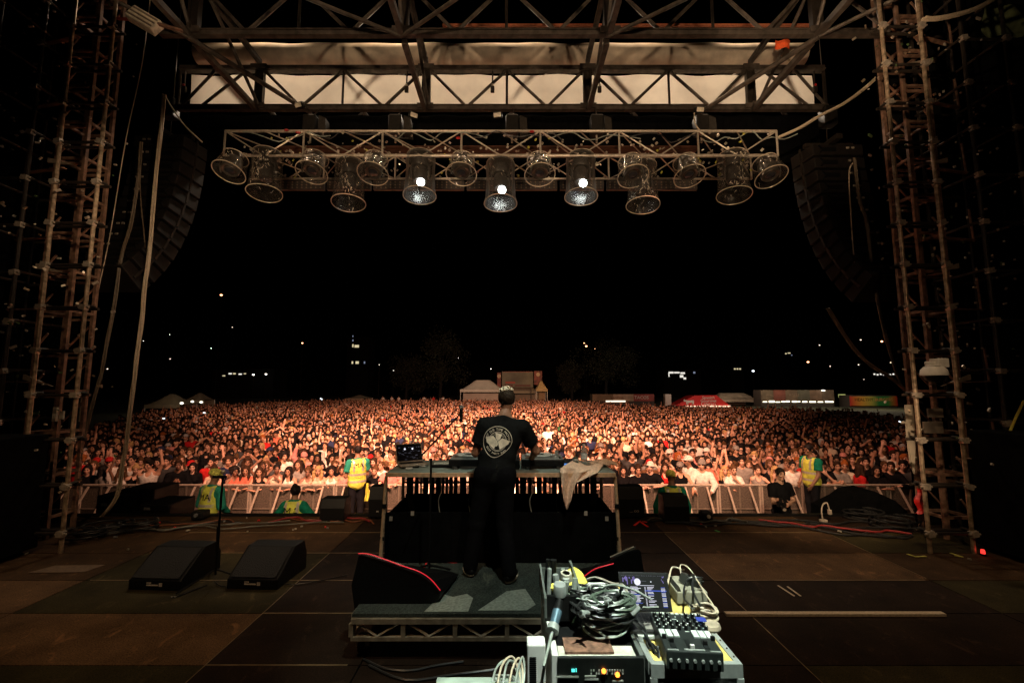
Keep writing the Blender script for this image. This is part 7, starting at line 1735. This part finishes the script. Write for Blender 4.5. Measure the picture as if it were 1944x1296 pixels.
# lit phones held in the crowd
for k, (u, v, Y, lab) in enumerate(((311, 794, 24, 'bright phone held high in the left of the crowd'), (388, 783, 34, 'tiny lit phone left of the centre crowd'), (1603, 819, 22, 'bright phone in the right of the crowd'), (1708, 800, 24, 'bright phone near the right tower'), (1288, 798, 40, 'small far phone light below the red tent'), (1465, 801, 38, 'small far phone light below the food trucks'), (610, 757, 80, 'tiny far phone light left of the trees'))):
    c = P(u, v, Y); s = Y / 24; t = thing('phone', lab, 'phone', c, group='lit phones'); MB().box(c, (.15, .012, .075), Euler((0, .1 * k, 0))).build('case', BLACK, t, bevel=.004); MB().box(c + Vector((0, -.0085, 0)), (.14 * s, .003, .065 * s), Euler((0, .1 * k, 0))).build('screen', emat('phone_glow', (.9, .95, 1), 1.6), t)

# ================================================================== behind the crowd
def marquee(u0, u1, vtop, veave, vbot, Y, label, m, depth=6, name='marquee', peak=.32, group=None):
    a = P(u0, vbot, Y); b = P(u1, vbot, Y); ze = P(u0, veave, Y).z; zt = P(u0, vtop, Y).z; w_ = b.x - a.x; cx = (a.x + b.x) / 2; y0, y1 = Y, Y + depth; cy = Y + depth / 2
    t = thing(name, label, 'tent', (cx, Y, GZ), group=group)
    def roof(p, q):
        x = a.x + w_ * p; y = y0 + depth * q; k = min(1, min(p, 1 - p) / peak) if peak else 1; kk = min(1, min(q, 1 - q) / .4)
        h = min(k, kk); return Vector((x, y, ze + (zt - ze) * (h ** 1.35)))
    MB().grid(roof, 24, 12).build('roof', m, t, smooth=True)
    MB().bb((a.x, y0 - .03, ze - .55), (b.x, y0 - .005, ze)).build('valance', m, t)
    for x in (a.x + .1, b.x - .1):
        for y in (y0 + .05, y1 - .1): MB().tube((x, y, GZ), (x, y, ze), .06, 8).build('pole', WHITE, t)
    MB().bb((a.x + .15, y1 - .08, GZ), (b.x - .15, y1 - .02, ze)).build('back_wall', m, t)
    return t
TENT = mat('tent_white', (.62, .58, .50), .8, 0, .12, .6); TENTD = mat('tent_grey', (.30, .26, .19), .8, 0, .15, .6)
def blamp(loc, power, col=(1, .75, .5), r_=.15): 
    return lamp('POINT', 'tent_lamp', loc, None, power, col, r_)
t = marquee(873, 957, 721, 739, 770, 96, 'white marquee with pitched roof behind the crowd, left of the performer head', TENT)
p = P(915, 700, 84); blamp((p.x, 84, 9), 1100, (1, .85, .6))
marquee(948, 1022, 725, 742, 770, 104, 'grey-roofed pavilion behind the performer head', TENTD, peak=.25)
marquee(1018, 1040, 722, 738, 770, 99, 'small tan pavilion roof right of the grey one', mat('tan_roof', (.42, .30, .16), .8), peak=.4)
p = P(1032, 715, 97); blamp((p.x, 96, p.z + 1), 350, (1, .6, .25))
a = P(953, 735, 103); b = P(1012, 705, 103); t = thing('billboard', 'large dim advertising board standing behind the pavilions', 'billboard', ((a.x + b.x) / 2, 103, GZ))
MB().bb((a.x, 103, a.z), (b.x, 103.3, b.z)).build('board', mat('board_face', (.13, .12, .08), .6, 0, .5, .25), t)
for x in (a.x + .5, b.x - .5): MB().tube((x, 103.15, GZ), (x, 103.15, a.z), .12, 8).build('post', STEEL, t)
mb = MB(); mb.bb((a.x + .8, 102.97, a.z + .9), (a.x + 3.0, 102.99, a.z + 1.3)); mb.mi(1); mb.bb((a.x + .6, 102.97, a.z + .2), (a.x + 2.5, 102.99, a.z + .7)).bb((a.x + 2.9, 102.97, a.z + .2), (b.x - .6, 102.99, a.z + .6)); mb.mi(0)
mb.bb((a.x + .1, 102.94, b.z - .12), (b.x - .1, 102.965, b.z - .04)); mb.build('lettering_bars', [mat('ad_red', (.35, .05, .03), .6), mat('ad_dark', (.10, .03, .02), .6)], t)
for (u0, u1, v0, v1, lab) in ((944, 951, 707, 735, 'narrow red and white side panel left of the billboard'), (1014, 1029, 704, 730, 'red patterned side panel right of the billboard')):
    a = P(u0, v1, 103); b = P(u1, v0, 103); t = thing('side_sign', lab, 'sign', ((a.x + b.x) / 2, 103, GZ)); MB().bb((a.x, 103, a.z), (b.x, 103.2, b.z)).build('board', mat('sign_red', (.16, .03, .02), .6, 0, .8, .8), t); MB().tube(((a.x + b.x) / 2, 103.1, GZ), ((a.x + b.x) / 2, 103.1, a.z), .1, 8).build('post', STEEL, t)
    MB().tube(((a.x + b.x) / 2, 102.98, b.z - .8), ((a.x + b.x) / 2, 102.9, b.z - .8), .45, 16).build('disc', mat('disc_cream', (.5, .35, .22), .6), t)
# left far tents
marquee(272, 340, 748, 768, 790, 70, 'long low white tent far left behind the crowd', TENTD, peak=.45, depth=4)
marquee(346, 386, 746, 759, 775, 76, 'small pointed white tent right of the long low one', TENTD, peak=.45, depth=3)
for u, v, Y in ((345, 765, 68), (365, 762, 74), (382, 763, 74)):
    c = P(u, v, Y); o = MB().ico(c, .22, 2, (1.3, .5, .8)).build('tent_light', emat('tent_bulb', (1, .9, .7), 2.5), None); tag(o, 'bright bulb under the far left tents, %s' % {345: 'leftmost', 365: 'middle', 382: 'rightmost'}[u], 'lamp', 'bulbs under the left tents')
blamp(P(330, 735, 66), 130, (1, .8, .5)); 
# stalls on the right
def stall(u0, u1, v0, v1, Y, label, segs, text=(), lit=0, name='food_stall', h=.0):
    a = P(u0, v1, Y); b = P(u1, v0, Y); t = thing(name, label, 'stall', ((a.x + b.x) / 2, Y, GZ)); n = len(segs)
    MB().bb((a.x, Y + .2, GZ), (b.x, Y + 3, b.z)).build('body', mat('stall_body', (.05, .04, .035), .7), t)
    for i, c in enumerate(segs):
        x0_ = a.x + (b.x - a.x) * i / n; x1_ = a.x + (b.x - a.x) * (i + 1) / n - .03
        MB().bb((x0_, Y, a.z), (x1_, Y + .19, b.z)).build('sign_board', mat('stall_%02d%02d%02d' % tuple(int(q * 99) for q in c), c, .6, 0, .35, .9), t)
    for (s, uu, vv, size, m) in text:
        mb = MB(); c = P(uu, vv, Y - .02); put_text(mb, s, size, (c.x, Y - .02, c.z), (1, 0, 0), (0, 0, 1), .01); mb.build('lettering', m, t)
    if lit:
        mb = MB(); q = random.Random(int(u0)); x = a.x + .3
        while x < b.x - .4:
            L_ = q.uniform(.4, 1.6); z = a.z - .35 + q.uniform(-.05, .05); mb.bb((x, Y + .05, z), (min(x + L_, b.x - .2), Y + .15, z + q.uniform(.15, .35))); x += L_ + q.uniform(.1, .5)
        mb.build('counter_lights', emat('counter_light', (1, .88, .62), lit), t)
    return t
WL = mat('sign_white', (.70, .66, .60), .6)
Y = 92
stall(1125, 1242, 748, 761, Y, 'long food stall with dark picture boards right of the performer', [(.20, .14, .08), (.45, .34, .24), (.30, .06, .05)], [('cantina', 1172, 757, .9, mat('sign_brown', (.2, .1, .05), .6)), ('TACOS', 1218, 757, .9, WL)], 0)
p = P(1150, 760, Y); MB2 = MB().bb((p.x, Y - .1, p.z - .3), (p.x + 4, Y - .02, p.z)); tag(MB2.build('counter_light', emat('strip_light', (1, .85, .65), 1.6)), 'lit strip along the counter of the stall with picture boards', 'lamp')
t = thing('catering_tent', 'bright red caterers tent with white bull and lettering', 'tent', (P(1335, 760, 90).x, 90, GZ))
zb = P(1300, 770, 90).z; pts = [P(1281, 770, 90), P(1300, 760, 90), P(1318, 751, 90), P(1360, 750, 90), P(1386, 770, 90)]
MB().prism(pts, (0, 4, 0)).build('roof', mat('tent_red', (.62, .02, .02), .6), t)
for q in (pts[0], pts[-1]): MB().tube((q.x, 90.2, GZ), (q.x, 90.2, q.z), .06, 8).build('pole', WHITE, t)
mb = MB()
for s, v in (('Spanish', 757), ('Gourmet', 763), ('Caterers', 769)): put_text(mb, s, .85, (P(1345, v, 89.97).x, 89.96, P(1345, v, 89.97).z), (1, 0, 0), (0, 0, 1), .01)
mb.build('lettering', WL, t)
c = P(1310, 762, 89.95); mb = MB(); mb.box((c.x, 89.95, c.z), (1.6, .03, .5)); 
for dx_ in (-.7, -.45, .45, .7): mb.box((c.x + dx_, 89.95, c.z - .42), (.12, .03, .36))
mb.box((c.x - 1.0, 89.95, c.z + .15), (.5, .03, .34)); mb.box((c.x - 1.15, 89.95, c.z + .40), (.07, .03, .24)); mb.build('bull_emblem', WL, t)
mb = MB(); q = random.Random(3); x = P(1296, 770, 90).x
while x < P(1380, 770, 90).x: L_ = q.uniform(.3, .9); mb.bb((x, 89.6, zb - .2), (x + L_, 89.7, zb + .05)); x += L_ + q.uniform(.05, .3)
mb.build('counter_lights', emat('warm_counter', (1, .6, .4), 2.0), t)
blamp((P(1335, 760, 84).x, 82, 3.2), 700, (1, .75, .6))
marquee(1363, 1443, 746, 758, 772, 97, 'cream marquee between the red tent and the long food truck', mat('tent_cream', (.50, .42, .33), .8, 0, .3, .8), peak=.2)
blamp((P(1405, 750, 90).x, 88, 5), 800, (1, .75, .5))
stall(1446, 1583, 740, 760, 90, 'long food truck with six dim menu boards and bright counter', [(.16, .12, .08), (.24, .07, .05), (.18, .12, .08), (.12, .11, .08), (.20, .12, .08), (.15, .10, .07)], [('MENU', 1462, 752, .6, mat('sign_dim', (.3, .22, .15), .6)), ('ROLLS', 1508, 752, .7, MATS['sign_dim'])], 3.2, 'food_truck')
c = P(1563, 741, 89.5); tag(MB().ico(c, .28, 2, (1.6, .5, .5)).build('stall_lamp', emat('tent_bulb', 0, 0) if False else MATS['tent_bulb']), 'bright lamp on top of the long food truck', 'lamp')
blamp((P(1515, 740, 84).x, 82, 5.5), 1000, (1, .75, .5))
a = P(1593, 754, 95); b = P(1605, 748, 95); tag(MB().bb(a, (b.x, 95.2, b.z)).build('lit_window_box', emat('yellow_window', (.7, .75, .25), .5)), 'small yellow lit hatch left of the rainbow stall', 'sign')
mr_, mnt, mb_ = nmat('rainbow'); tcn = mnt.nodes.new('ShaderNodeTexCoord'); sep = mnt.nodes.new('ShaderNodeSeparateXYZ'); rmp = mnt.nodes.new('ShaderNodeValToRGB')
mnt.links.new(tcn.outputs['Generated'], sep.inputs[0]); mnt.links.new(sep.outputs[0], rmp.inputs[0]); mnt.links.new(rmp.outputs[0], mb_.inputs['Base Color'])
e = rmp.color_ramp.elements; e[0].color = (.45, .03, .02, 1); e[1].color = (.5, .03, .02, 1)
for p_, c_ in ((.25, (.6, .30, .05, 1)), (.45, (.45, .40, .08, 1)), (.6, (.03, .22, .06, 1)), (.8, (.05, .25, .06, 1)), (.92, (.4, .15, .03, 1))): q = e.new(p_); q.color = c_
MATS['rainbow'] = mr_
a = P(1615, 770, 88); b = P(1703, 752, 88); t = thing('rainbow_stall', 'red, yellow and green striped burger stall at the right edge of the field', 'stall', ((a.x + b.x) / 2, 88, GZ))
MB().bb((a.x, 88, a.z), (b.x, 88.2, b.z)).build('sign_board', mr_, t); MB().bb((a.x, 88.25, GZ), (b.x, 91, b.z + .2)).build('body', MATS['stall_body'], t)
mb = MB(); put_text(mb, 'HEALTHY', .85, (P(1640, 760, 88).x, 87.96, P(1640, 761, 88).z), (1, 0, 0), (0, 0, 1), .01); mb.build('lettering', BLACK, t); mb = MB(); put_text(mb, 'BURGERS', .85, (P(1678, 760, 88).x, 87.96, P(1678, 761, 88).z), (1, 0, 0), (0, 0, 1), .01); mb.build('lettering', mat('sign_orange', (.7, .3, .1), .6), t)
blamp((P(1660, 760, 80).x, 79, 4), 1300, (1, .8, .55))
a = P(1263, 758, 93); b = P(1274, 748, 93); tag(MB().bb((a.x, 93, GZ), (b.x, 94, b.z)).build('white_box', mat('sign_white', 0)), 'small white cabinet between the food stall and the red tent', 'cabinet')
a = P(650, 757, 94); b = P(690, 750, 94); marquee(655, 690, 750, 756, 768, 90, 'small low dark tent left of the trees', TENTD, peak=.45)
# hi-vis figures standing far back are part of the mass; a few pale standing vests
for k, u in enumerate((727, 744, 757, 805, 823, 841)):
    p = P(u, 757, 84); add = add_person(p.x, 84, GZ + .45, 0, 'down', False, 'short', 'black', 'tee', 'white' if k != 4 else 'red', 'tiny far person in %s vest at the back of the crowd, %s from the left' % ('white' if k != 4 else 'red', ordn[k]), 1.0, group='people at the back of the field')

# trees
LEAF = mat('leaves_night', (.016, .018, .007), .8, 0, .5, 3); BARK = mat('bark', (.006, .005, .004), .9, 0, .4, 6, .4)
def tree(u, v_top, Y, w_, label, seed):
    q = random.Random(seed); b = P(u, 757, Y); top = P(u, v_top, Y).z; h = top - GZ
    t = thing('tree', label, 'tree', (b.x, Y, GZ), group='dark trees behind the tents')
    mb = MB(); mb.tube((b.x, Y, GZ), (b.x + .3, Y, GZ + h * .5), .45, 8, .25)
    cl = []
    for k in range(16):
        a = q.uniform(0, 6.28); rr_ = w_ * q.uniform(.15, .75) * .5; z = GZ + h * q.uniform(.32, .93); fr = 1 - ((z - GZ) / h - .45) ** 2 * 1.8; c = Vector((b.x + rr_ * math.cos(a) * fr, Y + rr_ * math.sin(a), z)); cl.append((c, w_ * q.uniform(.13, .22)))
        mb.tube((b.x + .2, Y, GZ + h * q.uniform(.25, .5)), c, .12, 5, .04)
    mb.build('trunk', BARK, t)
    mb = MB(); vs = []; fs = []
    for c, r_ in cl:
        for i in range(240):
            d = Vector((q.gauss(0, 1), q.gauss(0, 1), q.gauss(0, 1))).normalized() * r_ * q.uniform(.55, 1.12); p = c + d; s = q.uniform(.14, .3)
            e1 = Vector((q.gauss(0, 1), q.gauss(0, 1), q.gauss(0, 1))).normalized() * s; e2 = e1.cross(Vector((q.random(), q.random(), q.random()))).normalized() * s * .6; n = len(vs); vs += [p - e1, p - e2, p + e1, p + e2]; fs.append((n, n + 1, n + 2, n + 3))
    mb.add(vs, fs); mb.build('crown', LEAF, t, fixn=False)
tree(835, 632, 112, 15, 'dark round tree behind the crowd left of the performer', 1)
tree(1150, 632, 112, 17, 'dark broad tree behind the crowd right of the performer', 2)
tree(770, 680, 118, 12, 'lower dark tree at the left of the round one', 3)
tree(1085, 690, 116, 9, 'low dark tree just right of the billboard', 4)
p = P(860, 700, 100); lamp('SPOT', 'street_glow', (p.x + 2, 84, 12), (p.x - 1, 112, 7), 900, (.8, .8, .4), .3, 50)
p = P(1150, 700, 100); lamp('SPOT', 'street_glow', (p.x, 84, 12), (p.x, 112, 7), 1100, (.9, .8, .5), .3, 50)

# city lights: street lamps and lit windows
SL = {'o': emat('sodium', (1, .42, .18), 9), 'w': emat('mercury', (1, .92, .8), 7), 'd': emat('dim_lamp', (1, .8, .6), 3), 'c': emat('cool_lamp', (.8, .9, 1), 6)}
spots = [(420, 560, 150, .55, 'o'), (441, 621, 220, .35, 'd'), (574, 651, 200, .5, 'o'), (401, 661, 240, .35, 'w'), (1113, 657, 170, .55, 'o'), (1109, 651, 172, .3, 'o'), (1129, 662, 175, .25, 'o'), (870, 679, 180, .2, 'w'), (777, 694, 200, .4, 'w'), (932, 700, 210, .3, 'w'), (1430, 704, 170, .65, 'c'), (1386, 708, 200, .35, 'w'), (1534, 687, 190, .65, 'o'), (1556, 655, 200, .4, 'd'), (1576, 695, 200, .35, 'd'), (1634, 645, 200, .5, 'd'), (1674, 648, 190, .65, 'o'), (1630, 692, 200, .4, 'd'), (1691, 688, 180, .35, 'd'), (505, 710, 160, .5, 'w'), (481, 711, 160, .55, 'w'), (747, 703, 200, .35, 'w'), (720, 692, 210, .3, 'd'), (25, 675, 120, .4, 'o'), (195, 698, 140, .3, 'd'), (204, 700, 140, .3, 'd'), (323, 681, 170, .3, 'd'), (322, 635, 190, .2, 'w'), (272, 647, 190, .2, 'w'), (1640, 720, 170, .2, 'd')]
for k, (u, v, Y, s, c) in enumerate(spots):
    p = P(u, v, Y); t = thing('street_lamp', 'tiny distant %s light, %s of the city lights from the left' % ({'o': 'orange', 'w': 'white', 'd': 'dim', 'c': 'cool white'}[c], 'number %d' % (1 + sorted(q[0] for q in spots).index(u))), 'street lamp', (p.x, Y, GZ), group='distant street lamps')
    MB().ico(p, s * .55, 1, (1.5, .8, .8)).build('lamp_head', SL[c], t); MB().tube((p.x, Y + .2, GZ), (p.x, Y + .2, p.z), .08, 5).build('pole', STEELD, t)
def block(u0, u1, v0, Y, wins, label, m=None):
    a = P(u0, 760, Y); b = P(u1, v0, Y); t = thing('building', label, 'building', ((a.x + b.x) / 2, Y, GZ), group='dark far buildings'); MB().bb((a.x, Y, GZ), (b.x, Y + 10, b.z)).build('wall', mat('far_wall', (.006, .006, .006), .9), t)
    for (u, v, w_, h_, c) in wins:
        p = P(u, v, Y - .02); MB().bb((p.x - w_ / 2, Y - .06, p.z - h_ / 2), (p.x + w_ / 2, Y - .005, p.z + h_ / 2)).build('window', emat('win_' + c, {'y': (1, .85, .5), 'w': (1, .95, .85), 'b': (.6, .7, 1)}[c], {'y': .7, 'w': .9, 'b': .3}[c]), t)
block(655, 700, 640, 210, [(670, 656, .6, 1.4, 'y'), (676, 657, 1.4, 1.2, 'y'), (680, 657, .7, 1.2, 'y'), (670, 646, .5, .8, 'b'), (669, 688, .7, 1.2, 'y'), (678, 688, 1.5, 1.2, 'y'), (692, 688, .6, 1.0, 'b'), (670, 638, .4, .7, 'b')], 'dark far apartment tower with a few yellow windows')
block(400, 520, 700, 165, [(437, 709, 1.2, .5, 'w'), (445, 709, 1.0, .5, 'y'), (456, 710, 1.2, .5, 'w'), (465, 709, .8, .4, 'y'), (425, 713, 1, .4, 'y')], 'long low far building with a strip of lit windows at left')
block(1262, 1330, 700, 180, [(1274, 707, 2.0, .7, 'w'), (1285, 707, 2.2, .6, 'w'), (1296, 708, 1.8, .7, 'w'), (1270, 711, .4, 1.6, 'w'), (1294, 714, 1.4, 1.0, 'w'), (1300, 718, 1, .8, 'w'), (1318, 707, .8, .7, 'b')], 'far building with a bright lit terrace right of the trees')
block(1390, 1412, 697, 190, [(1395, 700, .7, .6, 'y'), (1400, 700, .7, .6, 'y'), (1405, 700, .7, .6, 'y')], 'tiny far building with three orange windows')
block(1650, 1705, 700, 180, [(1660 + 6 * i, 710 + (i % 2), .7, .6, 'w') for i in range(7)], 'far building with a row of small lights near the right tower')
block(1483, 1510, 664, 230, [(1492, 671, .8, .6, 'y'), (1498, 670, 1.4, .5, 'y'), (1503, 674, .5, .5, 'b')], 'far hillside house with two lit windows')
mb = MB(); mb.grid(lambda a, b: Vector((-420 + 840 * a, 260 + 140 * b, GZ + (30 + 9 * math.sin(a * 11) + 6 * math.sin(a * 29)) * math.sin(b * 1.57))), 60, 8)
tag(mb.build('hills', mat('night_hill', (.01, .012, .008), .95), smooth=True), 'black hill behind the city lights', kind='structure')
